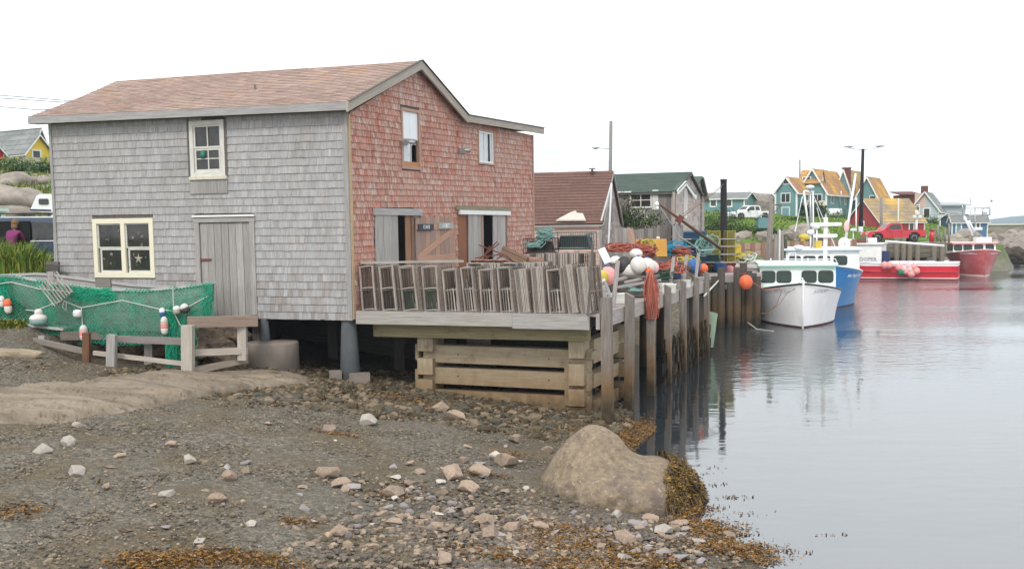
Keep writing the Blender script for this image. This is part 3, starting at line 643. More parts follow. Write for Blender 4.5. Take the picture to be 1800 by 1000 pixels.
# ---------------------------------------------------------------- individual stones
import bmesh
def stone_mesh(seed, flat):
    r = random.Random(seed); bm = bmesh.new()
    for _ in range(13): 
        p = V((r.gauss(0, 1), r.gauss(0, 1), r.gauss(0, 1))).normalized(); bm.verts.new((p.x, p.y * .8, p.z * flat))
    bmesh.ops.convex_hull(bm, input=bm.verts); bmesh.ops.delete(bm, geom=[v for v in bm.verts if not v.link_faces], context='VERTS')
    bmesh.ops.dissolve_limit(bm, angle_limit=.25, verts=bm.verts, edges=bm.edges)
    bmesh.ops.bevel(bm, geom=bm.edges[:], offset=.07, segments=2, affect='EDGES', profile=.6)
    me = bpy.data.meshes.new('stone'); bm.to_mesh(me); bm.free(); return me
STONES = []
for s in range(10):
    for mn in ('stone_pink', 'stone_grey', 'stone_white'):
        me = stone_mesh(s, [.5, .62, .4, .75, .55][s % 5]); me.materials.append(MATS[mn])
        c = me.color_attributes.new('tint', 'FLOAT_COLOR', 'CORNER'); k = [.85, 1, 1.15][s % 3]; c.data.foreach_set('color', [k, k, k, 1] * len(c.data)); STONES.append(me)
def stone(px, py, w, kind, label, group=None, seed=None, tilt=None):
    r = random.Random(px * 31 + py); g = Gp(px, py); sz = w / F * (g.y) / 2 * (1.3 if w > 16 else 1)
    me = STONES[r.randrange(10) * 3 + kind]; o = bpy.data.objects.new('stone', me); COL.objects.link(o)
    o.scale = (sz, sz * r.uniform(.7, 1), sz * r.uniform(.65, 1.0)); o.rotation_euler = (r.uniform(-.25, .25), r.uniform(-.25, .25), r.uniform(0, 6.28))
    o.location = (g.x, g.y + sz * .3, H(g.x, g.y) + sz * .25); tag(o, label, 'stone', group)
BIG = [(115, 785, 34, 2, 'squarish pale stone resting on the open gravel below the left ledge'), (72, 798, 32, 2, 'pale wedge of stone left of the squarish one on the gravel'), (130, 836, 36, 2, 'light grey white stone alone near the left edge of the beach'),
 (395, 847, 42, 0, 'flat reddish slab alone in the middle of the gravel'), (380, 885, 40, 0, 'elongated reddish stone lying slanted on the gravel'), (218, 935, 24, 0, 'small pinkish stone near the bottom left of the beach'), (330, 815, 34, 2, 'thin pale flake lying flat on the gravel'), (293, 875, 28, 2, 'small thin whitish flake left of the slanted stone'),
 (575, 838, 42, 0, 'upright tan block, tallest in the little pile on the gravel'), (596, 856, 36, 0, 'tan block leaning against the upright one'), (620, 862, 26, 1, 'dark stone at the right end of the little pile'), (645, 749, 40, 2, 'pale pink flat stone beneath the crib corner'), (578, 757, 30, 0, 'brown rounded stone with weed beside it near the crib'),
 (770, 722, 34, 0, 'yellowish stone, left of the pair in front of the log crib'), (800, 737, 36, 0, 'flat yellowish stone, right of the pair in front of the crib'), (908, 778, 32, 0, 'red sided peaked stone between crib and boulder'), (962, 797, 30, 0, 'red sided stone touching the foot of the big boulder'), (890, 820, 46, 0, 'broad pink stone left of the boulder'), (872, 808, 26, 2, 'pale slab just above the broad pink stone'),
 (796, 842, 44, 0, 'angular stone, left end of the middle jumble'), (845, 838, 40, 0, 'pale blocky stone in the middle of the jumble'), (822, 866, 48, 0, 'cracked yellow brown slab in the jumble, lowest of it'), (815, 815, 24, 0, 'small pointed stone standing above the jumble'), (722, 820, 22, 0, 'tan stone alone above the jumble'), (690, 875, 44, 0, 'brown slanted slab lying left of the jumble'),
 (690, 925, 32, 0, 'cube like pink stone, left of three in a row'), (737, 932, 26, 0, 'pink topped stone in the middle of three in a row'), (775, 938, 40, 0, 'four sided red edged stone, right of three in a row'), (852, 925, 52, 0, 'long dark red stone right of the row of three'), (905, 937, 44, 0, 'wide pink stone right of the long dark one'), (590, 943, 40, 0, 'brown rough stone at the lower left of the stone field'),
 (775, 990, 54, 0, 'broad pink block cut by the bottom edge of the view'), (905, 977, 20, 2, 'small pale stone by the seaweed at the bottom'), (865, 948, 40, 0, 'mottled stone just below the long dark one'), (1100, 955, 48, 0, 'biggest rounded pink stone below the boulder'), (1085, 910, 26, 2, 'white topped stone at the foot of the boulder'), (1118, 925, 26, 1, 'dark blue grey cobble right of the white topped stone'),
 (1145, 918, 30, 0, 'pink cobble under the hanging rockweed'), (1165, 940, 34, 2, 'white cobble among the cobbles below the boulder'), (1228, 955, 32, 2, 'pale upright cobble nearest the water'), (1225, 978, 26, 2, 'round white cobble low at the shore'), (1195, 925, 40, 0, 'pink slab half under the rockweed at the shore'), (1070, 935, 26, 1, 'grey cobble left of the biggest pink one'), (1198, 985, 34, 1, 'dark speckled cobble near the bottom of the shore'), (1165, 978, 28, 1, 'grey green cobble left of the dark speckled one'),
 (470, 748, 18, 0, 'small tan pebble high on the gravel'), (300, 785, 20, 0, 'small brown stone in the upper left gravel'), (545, 960, 20, 0, 'small orange stone at the lower middle'), (350, 955, 24, 2, 'pale stone beside the lower left seaweed'), (440, 925, 26, 2, 'whitish flat stone right of the lower left seaweed'), (195, 825, 22, 0, 'brown stone between the white one and the slab')]
for b in BIG: stone(*b)
rs = random.Random(11); placed = 0
GRP = 'smaller stones scattered over the beach'
while placed < 190:
    if placed < 120: px_, py_ = rs.gauss(760, 170), rs.gauss(900, 55)
    elif placed < 160: px_, py_ = rs.gauss(1130, 70), rs.gauss(955, 28)
    else: px_, py_ = rs.uniform(60, 1000), rs.uniform(730, 990)
    if not (20 < px_ < 1290 and 720 < py_ < 999) or (930 < px_ < 1240 and py_ < 905): continue
    kd = rs.choice([0, 0, 0, 0, 1, 1, 1, 2]); w_ = rs.choice([9, 12, 15, 18, 22, 26]) * (1 if placed < 160 else .8)
    stone(px_, py_, w_, kd, ['one of the small angular pinkish stones lying on the beach', 'one of the small angular dark grey stones lying on the beach', 'one of the small angular whitish stones lying on the beach'][kd], ['small pinkish beach stones', 'small dark grey beach stones', 'small whitish beach stones'][kd]); placed += 1
# ---------------------------------------------------------------- the fish house
A = PY(619, 563, 25.0)
GPL = Plane(A, (-.94, .342)); RPL = Plane(A, (.407, .914))
GO = Plane(GPL.at(0, 0, .30), GPL.d); RO = Plane(RPL.at(0, 0, .22), RPL.d)
def isect(P, Q):                       # s on P of the meeting line with Q
    return (Q.o - P.o).dot(Q.n) / P.d.dot(Q.n)
def lin(P, a, b):                      # z(s) through two pixels on plane P
    (s0, z0), (s1, z1) = P.px(*a), P.px(*b); return lambda s: z0 + (z1 - z0) * (s - s0) / (s1 - s0)
def roofline(P, pts):
    q = sorted(P.px(*a) for a in pts)
    def f(s):
        if s <= q[0][0]: a, b = q[0], q[1]
        elif s >= q[-1][0]: a, b = q[-2], q[-1]
        else:
            for a, b in zip(q, q[1:]):
                if a[0] <= s <= b[0]: break
        return a[1] + (b[1] - a[1]) * (s - a[0]) / (b[0] - a[0])
    return f
def shingles(P, name, m, parent, rowz, rows, s0f, s1f, clip, holes, tf, low=None, wr=(.075, .17), off=.03, label=None):
    mb = MB()
    for i in range(*rows):
        s = s0f(rowz(i, 0)) - random.random() * .1; zc = rowz(i, 2)
        while True:
            zz = rowz(i + .5, s); e = s1f(zz)
            if s >= e: break
            w = random.uniform(*wr); b = min(s + w, e); a = max(s, s0f(zz)); s += w
            if b - a < .02: continue
            sm_ = (a + b) / 2; za = rowz(i, sm_); h = rowz(i + 1, sm_) - za
            if low and za + h < low(sm_): continue
            hit = False
            for (h0, h1, g0, g1) in holes:
                if a < h1 and b > h0 and za + h * .25 < g1 and za + h * .8 > g0:
                    if a < h0 - .03: b = h0
                    elif b > h1 + .03: a = h1
                    else: hit = True
            if hit or b - a < .02: continue
            za0, zb0 = rowz(i, a), rowz(i, b); j = random.uniform(-.004, .003) if random.random() < .93 else random.uniform(-.014, .012)
            zt = lambda q: min(rowz(i + 1.18, q), clip(q)); ta, tb = zt(a), zt(b)
            if ta <= za0 + .01 and tb <= zb0 + .01: continue
            za0, zb0 = min(za0 + j, ta - .004), min(zb0 + j, tb - .004); g = .0012; t = tf(i, sm_, za)
            o0 = off + random.uniform(-.003, .006); o1 = .006; ru = random.random() * 40
            p = [P.at(a + g, za0, o0), P.at(b - g, zb0, o0), P.at(b - g, tb, o1), P.at(a + g, ta, o1)]
            k = len(mb.v); uv = [(a + ru, za0 + ru), (b + ru, zb0 + ru), (b + ru, tb + ru), (a + ru, ta + ru)]
            mb.quad(*p, t=t, uv=uv)
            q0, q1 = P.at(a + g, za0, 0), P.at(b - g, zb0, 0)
            td = (t[0] * .45, t[1] * .42, t[2] * .42); mb.quad(p[0], q0, q1, p[1], t=td); mb.quad(p[0], p[3], P.at(a + g, ta, 0), q0, t=t); mb.quad(p[1], q1, P.at(b - g, tb, 0), p[2], t=t)  # butt face tinted dark: shade under each course is painted in
    o = mb.build(name, m, parent)
    if label: o['label'] = label
    return o
def pbox(mb, P, s0, s1, z0, z1, o0, o1, t=(1, 1, 1), ax='z', z0b=None, z1b=None):
    """box on a wall plane; z0b, z1b: heights at s1"""
    z0b = z0 if z0b is None else z0b; z1b = z1 if z1b is None else z1b
    p = [P.at(s0, z0, o0), P.at(s1, z0b, o0), P.at(s1, z0b, o1), P.at(s0, z0, o1), P.at(s0, z1, o0), P.at(s1, z1b, o0), P.at(s1, z1b, o1), P.at(s0, z1, o1)]
    mb.hexa(p, t, V((0, 0, 1)) if ax == 'z' else P.d, random.random() * 9)
def backing(P, name, m, parent, s0, s1, z0, clip, holes, th=.12, step=.5):
    ss = sorted(set([s0, s1] + [q for h in holes for q in h[:2]] + list(np.arange(s0, s1, step)))); mb = MB()
    for a, b in zip(ss, ss[1:]):
        if b - a < 1e-4: continue
        mid = (a + b) / 2; zs = [z0] + sorted(q for h in holes if h[0] < mid < h[1] for q in h[2:]) + [None]
        for k in range(0, len(zs) - 1, 2):
            lo, hi = zs[k], zs[k + 1]
            pbox(mb, P, a, b, lo, clip(a) if hi is None else hi, -th, 0, z1b=clip(b) if hi is None else hi)
    return mb.build(name, m, parent)
def hole(P, x0, y0, x1, y1):
    s = sorted([P.px(x0, (y0 + y1) / 2)[0], P.px(x1, (y0 + y1) / 2)[0]]); xm = (x0 + x1) / 2; z = sorted([P.px(xm, y0)[1], P.px(xm, y1)[1]]); return (s[0], s[1], z[0], z[1])
def frame(mb, P, h, w, o0, o1, t=(1, 1, 1), sides='lrtb', wb=None):
    s0, s1, z0, z1 = h; wb = wb or w
    if 'l' in sides: pbox(mb, P, s0, s0 + w, z0, z1, o0, o1, t)
    if 'r' in sides: pbox(mb, P, s1 - w, s1, z0, z1, o0, o1, t)
    if 't' in sides: pbox(mb, P, s0 + w + .001, s1 - w - .001, z1 - w, z1, o0, o1 - .001, t, 'h')
    if 'b' in sides: pbox(mb, P, s0 + w + .001, s1 - w - .001, z0, z0 + wb, o0, o1 - .001, t, 'h')
house = thing('fish_house', 'two storey shingled fish house, grey side wall and red gable wall, standing on piers', 'fish house', (A.x, A.y, A.z))
# grey wall
gtop = lin(GPL, (90, 219), (612, 195)); gbot = lin(GPL, (98, 553), (618, 563)); gl0 = GPL.px(90, 219); gl1 = GPL.px(98, 553)
gs1 = lambda z: gl0[0] + (gl1[0] - gl0[0]) * (z - gl0[1]) / (gl1[1] - gl0[1])
W1 = hole(GPL, 335, 212, 396, 311); W2 = hole(GPL, 166, 384, 272, 488); D1 = hole(GPL, 346, 380, 451, 557)
def gt(i, s, z):
    k = random.gauss(1, .045) * (.92 if random.random() < .1 else 1); w = random.gauss(0, .012); 
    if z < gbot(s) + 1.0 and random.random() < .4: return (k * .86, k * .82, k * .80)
    return (k * (1 + w), k, k * (1.02 - w))
NR = 27
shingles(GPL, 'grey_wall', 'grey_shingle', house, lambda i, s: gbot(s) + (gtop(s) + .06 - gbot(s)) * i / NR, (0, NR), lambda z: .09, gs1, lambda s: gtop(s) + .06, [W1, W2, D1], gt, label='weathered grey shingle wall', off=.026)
backing(GPL, 'wall_backing', 'dark_wood', house, 0, min(gl0[0], gl1[0]), gbot(3) + .02, gtop, [W1, W2, (D1[0], D1[1], D1[2], D1[3])])
# red wall
cr = [(622, 196), (740, 121), (822, 213), (936, 236)]
rtop = roofline(RPL, [(619, 195), (740, 122), (823, 214), (936, 238)])
_a, _b = lin(RPL, (622, 291), (933, 312)), lin(RPL, (624, 353.6), (933, 356))
rrow = lambda i, s: _b(s) + i * (_a(s) - _b(s)) / 5.45
re0 = RPL.px(935, 232)[0]; re1 = RPL.px(939, 420)[0]
rs1 = lambda z: re0 + (re1 - re0) * (7.6 - z) / 3
W3 = hole(RPL, 704, 192, 737, 298); W4 = hole(RPL, 839, 229, 868, 290); D2 = hole(RPL, 657, 368, 728, 462); D2 = (D2[0], D2[1], 2.5, D2[3]); D3 = hole(RPL, 804, 372, 890, 460); D3 = (D3[0], D3[1], 2.5, D3[3])
def rtint(i, s, z):
    k = random.gauss(1, .06); f = noise.noise(V((s * .5, z * .8, 3))) ; r = random.random()
    if f > .05 and r < .6 or r < .25: return (k * 1.0, k * 1.25, k * 1.3)         # faded
    if r > .94: return (k * .78, k * .78, k * .8)
    return (k, k, k)
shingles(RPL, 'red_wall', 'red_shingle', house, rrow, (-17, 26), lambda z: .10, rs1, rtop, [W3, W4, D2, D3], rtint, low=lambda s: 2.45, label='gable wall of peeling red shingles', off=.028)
backing(RPL, 'wall_backing', 'dark_wood', house, .125, re0, 2.35, rtop, [W3, W4, D2, D3])
m = MB(); zb, zt_ = gbot(0), gtop(0)
pbox(m, GPL, -.03, .10, zb, zt_ + .1, .0, .05); m.build('corner_board', 'trim_wood', house)
m = MB(); pbox(m, RPL, .0, .085, zb + .02, rtop(0), .001, .052, t=(1.25, 1.0, .7)); m.build('corner_board', 'rake_wood', house)
m = MB(); pbox(m, RPL, re0 - .05, re0 + .03, 2.4, rtop(re0), 0, .05); m.build('corner_board', 'pale_brown_wood', house)
m = MB(); pbox(m, GPL, gl0[0] - .02, gl0[0] + .06, gbot(gl0[0]), gtop(gl0[0]), 0, .05); m.build('corner_board', 'trim_wood', house)
# closing walls, floor
B0 = GPL.at(gl0[0], 0); B1 = B0 + RPL.d * re0; B2 = RPL.at(re0, 0)
m = MB(); hz = [gbot(5), 6.9]
m.quad(B0 + V((0, 0, zb)), B1 + V((0, 0, zb)), B1 + V((0, 0, 7.3)), B0 + V((0, 0, gtop(gl0[0]) + .1)))
m.quad(B1 + V((0, 0, zb)), B2 + V((0, 0, zb)), B2 + V((0, 0, rtop(re0))), B1 + V((0, 0, 7.3)))
m.build('rear_wall', 'grey_shingle', house)
m = MB(); q = [GPL.at(.05, 0), B0, B1, B2]; m.hexa([V((p.x, p.y, zb + .02)) - GPL.n * .02 for p in q] + [V((p.x, p.y, zb + .18)) - GPL.n * .02 for p in q]); m.build('floor', 'dark_wood', house)
# roof
sc0 = isect(GO, RO); C0 = GO.at(sc0, lin(GO, (50, 205), (625, 179))(sc0)); EL = GO.at(*GO.px(50, 206))
sR, zR = RO.px(740, 107); R0 = RO.at(sR, zR); RID = Plane(R0, GPL.d)
r1 = RID.px(205, 143); rm = RID.px(430, 127); r2 = RID.px(590, 117)
ridge = lambda u: (lambda s: RID.at(s, float(np.interp(s, [0, r2[0], rm[0], r1[0]], [zR, r2[1], rm[1], r1[1]]))))(u * r1[0])
def froof(u, v, up=0): e = C0.lerp(EL, u); r = ridge(u); p = e.lerp(r, v); p.z += up - math.sin(PI * v) * .03 * (1 + math.sin(u * 9)); return p
def courses(f, nc, wid, L, name, m, parent, tf, lift=.018):
    mb = MB()
    for i in range(nc):
        v0, v1 = i / nc, min(1, (i + 1.1) / nc); u = -random.random() * wid / L; 
        while u < 1:
            a, b = max(0, u), min(1, u + wid / L * random.uniform(.8, 1.25)); u = b if b > u else 1
            if b - a < 1e-4: continue
            t = tf(i, a, v0); j = random.uniform(0, .008)
            p = [f(a, v0, lift + j), f(b, v0, lift + j), f(b, v1, .004), f(a, v1, .004)]
            mb.quad(p[0], p[3], p[2], p[1], t=t); mb.quad(p[0], p[1], f(b, v0, -.005), f(a, v0, -.005), t=(t[0] * .6, t[1] * .6, t[2] * .6))
    return mb.build(name, m, parent)
courses(froof, 24, .3, 9.8, 'roof', 'roof_pink', house, lambda i, u, v: (lambda k: (k, k * random.uniform(.96, 1.04), k))(random.gauss(1, .09)))['label'] = 'front roof slope of faded pink shingles with orange lichen'
sB, zB_ = RO.px(822, 203); sE, zE = RO.px(955, 226); BR = RO.at(sB, zB_); EX = RO.at(sE, zE); gl = GPL.d * 9.6
m = MB()
def slab(m, a, b, c, d, th, t=(1, 1, 1)): m.hexa([p - V((0, 0, th)) for p in (a, b, c, d)] + [a, b, c, d], t)
slab(m, R0 - V((0, 0, .02)), ridge(1) - V((0, 0, .02)), BR + gl, BR, .07); slab(m, BR + V((0, 0, .0)), BR + gl, EX + gl, EX, .07)
m.build('rear_roof', 'roof_grey', house)
m = MB(); slab(m, C0 - V((0, 0, .15)) - RO.n * .06 - GO.n * .05, EL - V((0, 0, .15)) - GO.n * .05, ridge(1) - V((0, 0, .17)), R0 - V((0, 0, .17)) - RO.n * .06, .04); m.build('roof_deck', 'dark_wood', house)
fh = .185
m = MB(); n_ = GO.n * .03; m.hexa([C0 - n_ - V((0, 0, fh)), EL - n_ - V((0, 0, fh)), EL + n_ - V((0, 0, fh)), C0 + n_ - V((0, 0, fh)), C0 - n_, EL - n_, EL + n_, C0 + n_], (.98, 1, 1.04), GO.d); m.build('fascia_board', 'grey_wood', house)
e0 = C0 - V((0, 0, .03)); EB = GPL.at(sc0, gtop(0) - .02)
m = MB()
# soffit under the front eave
slab(m, C0 - V((0, 0, fh - .03)) - n_ * 1.1, EL - V((0, 0, fh - .03)) - n_ * 1.1, EL - GO.n * .3 - V((0, 0, fh - .03)), C0 - GO.n * .3 - V((0, 0, fh - .03)), .02); m.build('soffit', 'dark_wood', house)
def rake(a, b, wd, off=0.0, e=0):
    m = MB(); n_ = RO.n * .03; a = a + RO.n * off; b = b + RO.n * off
    m.hexa([a - n_ - V((0, 0, wd)), b - n_ - V((0, 0, wd)), b + n_ - V((0, 0, wd)), a + n_ - V((0, 0, wd)), a - n_, b - n_, b + n_, a + n_], (1, 1, 1), (b - a).normalized(), e); m.build('rake_board', 'rake_wood', house)
rake(C0 + GO.n * .033, R0, .225); rake(R0, BR, .225, -.001); rake(BR, EX, .19, .004)
m = MB()                                                             # shingle edge over the rakes
for a, b in ((C0, R0), (R0, BR), (BR, EX)): m.beam(a + V((0, 0, .018)) + RO.n * .02, b + V((0, 0, .018)) + RO.n * .02, .10, .018)
m.build('roof_edge', 'dark_wood', house)
# soffits behind the rakes
m = MB()
for a, b in ((C0, R0), (R0, BR), (BR, EX)): slab(m, a - V((0, 0, .06)) - RO.n * .04, b - V((0, 0, .06)) - RO.n * .04, b - V((0, 0, .06)) - RO.n * .26, a - V((0, 0, .06)) - RO.n * .26, .03)
m.build('soffit', 'dark_wood', house)
# windows
def glass(P, h, o, m, parent, ins=.03):
    mb = MB(); pbox(mb, P, h[0] + ins, h[1] - ins, h[2] + ins, h[3] - ins, o - .01, o); return mb.build('pane', m, parent)
def win(P, h, name, mt, fw, label=None, dep=.045):
    mb = MB(); frame(mb, P, h, fw, -.06, dep); f = mb.build(name, mt, house)
    if label: f['label'] = label
    return f
# upper grey window: two sashes
f = win(GPL, W1, 'window', 'old_white', .11, 'small upper sash window with peeling white frame')
inn = (W1[0] + .11, W1[1] - .11, W1[2] + .14, W1[3] - .11); zm = (inn[2] + inn[3]) / 2; sm_ = (inn[0] + inn[1]) / 2
glass(GPL, inn, -.02, 'glass', f)
m = MB(); frame(m, GPL, (inn[0], inn[1], zm, inn[3]), .045, -.02, .012); pbox(m, GPL, sm_ - .015, sm_ + .015, zm + .045, inn[3] - .045, -.015, .006); m.build('sash', 'old_white', f)
m = MB(); frame(m, GPL, (inn[0] + .04, inn[1], inn[2] - .04, zm - .001), .05, -.03, -.003, wb=.09); pbox(m, GPL, sm_ - .015, sm_ + .015, inn[2] + .05, zm - .05, -.02, -.006); pbox(m, GPL, inn[0] + .09, inn[1] - .05, inn[2] + .3, inn[2] + .325, -.0195, -.007); m.build('sash', 'old_white', f)
m = MB(); pbox(m, GPL, W1[0] - .06, W1[1] + .02, W1[2] - .07, W1[2] + .01, .0, .09, t=(1, .95, .85)); m.build('sill', 'old_white', f)
m = MB(); pbox(m, GPL, W1[0] - .07, W1[0] - .004, W1[2], W1[3] + .05, .0, .035); pbox(m, GPL, W1[1] + .004, W1[1] + .07, W1[2], W1[3] + .05, .0, .035); m.build('casing', 'dark_wood', f)
m = MB()
for k in range(4):
    w_ = (W1[1] - W1[0] + .1) / 4; pbox(m, GPL, W1[0] - .05 + k * w_, W1[0] - .055 + (k + 1) * w_, W1[2] - .42, W1[2] - .075, .0, .05, rt(.82, .98))
m.build('apron_boards', 'grey_wood', f)
m = MB(); c = GPL.at(inn[1] - .25, inn[2] + .33, -.017); m.lathe(c, [(.001, 0), (.07, 0.001), (.065, .17), (.001, .171)], 10, None); m.build('green_jar', 'plastic_green', f)
# lower double window
f = win(GPL, W2, 'window', 'cream_paint', .13, 'double window with thick cream painted frame')
sm_ = (W2[0] + W2[1]) / 2; m = MB(); pbox(m, GPL, sm_ - .065, sm_ + .065, W2[2] + .13, W2[3] - .13, -.06, .043); m.build('mullion', 'cream_paint', f)
for a, b in ((W2[0] + .13, sm_ - .065), (sm_ + .065, W2[1] - .13)):
    i4 = (a, b, W2[2] + .13, W2[3] - .13); glass(GPL, i4, -.03, 'glass', f, .01); zm = (i4[2] + i4[3]) / 2
    m = MB(); frame(m, GPL, (a, b, zm, i4[3]), .035, -.03, .0); m.build('sash', 'old_white', f)
    m = MB(); frame(m, GPL, (a, b - .05, i4[2], zm - .001), .05, -.04, -.012, wb=.06); m.build('sash', 'old_white', f)
m = MB(); c = GPL.at(W2[0] + .55, zm - .28, -.022)
for k in range(5):
    a = k * 2 * PI / 5 + .35; t_ = c + GPL.d * math.cos(a) * .15 + V((0, 0, math.sin(a) * .15)); l, r = a + .6, a - .6
    m.poly([c + GPL.n * .012, c + GPL.d * math.cos(r) * .045 + V((0, 0, math.sin(r) * .045)), t_, c + GPL.d * math.cos(l) * .045 + V((0, 0, math.sin(l) * .045))])
m.build('starfish', 'rake_wood', f)
for k in range(18):
    m = MB(); m.blob(GPL.at(random.choice([random.uniform(W2[0] + .2, sm_ - .15), random.uniform(sm_ + .15, W2[1] - .2)]), random.uniform(W2[2] + .25, W2[3] - .2), -.025), (random.uniform(.02, .07), .008, random.uniform(.02, .09)), 1, .4, 2, t=rt(.25, .8), seed=k); m.build('ornament', 'stone_grey', f)
# grey plank door
dr = MB(); nP = 7; h = (D1[0] + .15, D1[1] - .15, D1[2] + .0, D1[3] - .17); w_ = (h[1] - h[0]) / nP
for k in range(nP): pbox(dr, GPL, h[0] + k * w_ + .006, h[0] + (k + 1) * w_ - .006, h[2] + .02, h[3], -.03, .005 + random.uniform(0, .012), rt(.8, 1.1))
d_ = dr.build('door', 'grey_wood', house); d_['label'] = 'closed door of wide grey planks'
m = MB(); frame(m, GPL, D1, .14, -.04, .05, sides='lr'); pbox(m, GPL, D1[0] - .02, D1[1] + .02, D1[3] - .15, D1[3] - .02, .0, .055, ax='h'); m.build('door_frame', 'grey_wood', d_)
m = MB(); pbox(m, GPL, D1[0] - .03, D1[1] + .03, D1[3] - .015, D1[3] + .03, .0, .09, ax='h'); m.build('drip_cap', 'white_paint', d_)
for dz in (.48, .76):
    m = MB(); z_ = h[2] + (h[3] - h[2]) * dz - .35; m.beam(GPL.at(h[1] - .32, z_, .03), GPL.at(h[1] + .03, z_, .03), .02, .055); m.build('hinge', 'rust_iron', d_)
m = MB(); m.beam(GPL.at(h[1] - .34, h[2] + .55, .035), GPL.at(h[1] + .02, h[2] + .55, .035), .025, .07); m.build('latch', 'white_metal', d_)
# upper window, red wall
f = win(RPL, W3, 'window', 'pale_brown_wood', .08, 'tall upper window with raw wood frame, boarded white above, half open below')
inn = (W3[0] + .08, W3[1] - .08, W3[2] + .20, W3[3] - .08); zm = inn[2] + (inn[3] - inn[2]) * .47; sm_ = (inn[0] + inn[1]) / 2
m = MB(); pbox(m, RPL, inn[0], inn[1], W3[2] + .07, inn[2], -.05, .02, t=(1.1, .8, .5)); m.build('sill', 'pale_brown_wood', f)
m = MB(); pbox(m, RPL, inn[0] + .01, sm_ - .004, zm, inn[3], -.03, .0); pbox(m, RPL, sm_ + .004, inn[1] - .01, zm, inn[3], -.03, .0); m.build('shutter', 'white_metal', f)
m = MB(); pbox(m, RPL, inn[0] + .01, sm_ + .05, inn[2], zm - .03, -.06, -.03); m.build('pane', 'glass_pale', f)
m = MB(); pbox(m, RPL, inn[0], inn[1], zm - .03, zm, -.05, .01); pbox(m, RPL, sm_ + .06, sm_ + .1, inn[2], zm - .03, -.05, -.02); m.build('sash', 'old_white', f)
f = win(RPL, W4, 'window', 'pale_brown_wood', .05, 'upper right window with bright white sashes')
inn = (W4[0] + .05, W4[1] - .05, W4[2] + .05, W4[3] - .05); sm_ = (inn[0] + inn[1]) / 2
glass(RPL, inn, -.02, 'glass_pale', f, .005); m = MB(); frame(m, RPL, inn, .06, -.03, .012); pbox(m, RPL, sm_ - .09, sm_ - .04, inn[2], inn[3], -.02, .0); m.build('sash', 'white_paint', f)
m = MB(); pbox(m, RPL, sm_ + .22, sm_ + .28, inn[2] + .06, inn[3] - .06, -.02, .008); m.build('gap', 'dark', f)
# doorways of the red wall
sA = lambda x, y=410: RPL.px(x, y)[0]; zA = lambda x, y: RPL.px(x, y)[1]
m = MB(); z_ = D2[3]; s_ = (sA(657), sA(696))
for k in range(3):
    w_ = (s_[1] - s_[0]) / 3; pbox(m, RPL, s_[0] + k * w_ + .005, s_[0] + (k + 1) * w_ - .008, 2.56, z_ - .16, .03, .07 + .008 * (k % 2), rt(1.0, 1.25))
d2 = m.build('sliding_door', 'grey_wood', house); d2['label'] = 'silvery plank door pushed left of the first opening'
m = MB(); pbox(m, RPL, s_[0] - .05, sA(738), z_ - .155, z_ + .02, .03, .10, (1.15, 1.15, 1.2), 'h'); m.build('lintel', 'grey_wood', house)
m = MB(); pbox(m, RPL, sA(713), sA(722), 2.56, z_ - .16, -.03, .0, (1.5, 1.3, 1.15)); pbox(m, RPL, sA(722), sA(727), 2.56, z_ - .16, -.1, .03); m.build('door_jamb', 'brown_wood', house)
m = MB(); s_ = (sA(727), sA(794)); n_ = 8; w_ = (s_[1] - s_[0]) / n_; zt2 = z_ - .12
for k in range(n_): pbox(m, RPL, s_[0] + k * w_ + .006, s_[0] + (k + 1) * w_ - .006, 2.56, zt2 - random.uniform(0, .12), .045, .065, rt(.75, 1.1) if k % 3 else (.75, .85, .95))
d3 = m.build('plank_door', 'pale_brown_wood', house); d3['label'] = 'pinkish braced plank door with two small signs'
m = MB(); zs_ = zA(760, 396); zl = zA(760, 452)
m.beam(RPL.at(s_[0] + .1, zl, .08), RPL.at(s_[1] - .05, zs_ - .12, .08), .02, .17, up=V((0, 0, 1)), t=(1.1, 1.0, .9)); pbox(m, RPL, s_[0] + .05, s_[1], zl - .12, zl + .06, .066, .095, (1.1, 1, .95), 'h'); pbox(m, RPL, s_[0], s_[1], zs_ - .12, zs_ + .03, .066, .088, (1.1, 1, .95), 'h'); m.build('brace', 'pale_brown_wood', d3)
def sign(x0, x1, y, mt, body, mt2, h_):
    a, b = sA(x0), sA(x1); z = zA((x0 + x1) / 2, y); m = MB(); pbox(m, RPL, a, b, z - h_ / 2, z + h_ / 2, .096, .125, ax='h'); s = m.build('sign', mt, d3)
    text('lettering', body, h_ * .85, RPL.at((a + b) / 2, z, .129), RPL.d, (0, 0, 1), mt2, s, .001)
sign(729, 756, 399.5, 'sign_navy', '12 81E', 'letter_white', .17); sign(765, 790, 397, 'sign_grey', 'LOBST', 'letter_white', .17)
m = MB(); z_ = D3[3]; pbox(m, RPL, sA(800), sA(893), z_ + .03, z_ + .16, .03, .09, (.6, .6, .5), 'h'); m.build('lintel', 'rake_wood', house)
m = MB(); pbox(m, RPL, sA(804), sA(892), z_ - .10, z_ + .025, .04, .13); m.build('door_track', 'white_paint', house)
for (a, b, lb) in ((820, 843, 'left silvery plank leaf of the second doorway'), (863.5, 885, 'right silvery plank leaf of the second doorway')):
    m = MB(); s_ = (sA(a), sA(b)); w_ = (s_[1] - s_[0]) / 3
    for k in range(3): pbox(m, RPL, s_[0] + k * w_ + .005, s_[0] + (k + 1) * w_ - .005, 2.56, z_ - .11, .035, .07 + .006 * (k % 2), rt(1.0, 1.25))
    m.build('sliding_door', 'grey_wood', house)['label'] = lb
m = MB(); pbox(m, RPL, sA(845.5), sA(848), 2.56, z_ - .12, .0, .04); pbox(m, RPL, D3[0], sA(819), 2.5, z_, -.03, .03, (.6, .4, .3)); m.build('door_jamb', 'pale_brown_wood', house)
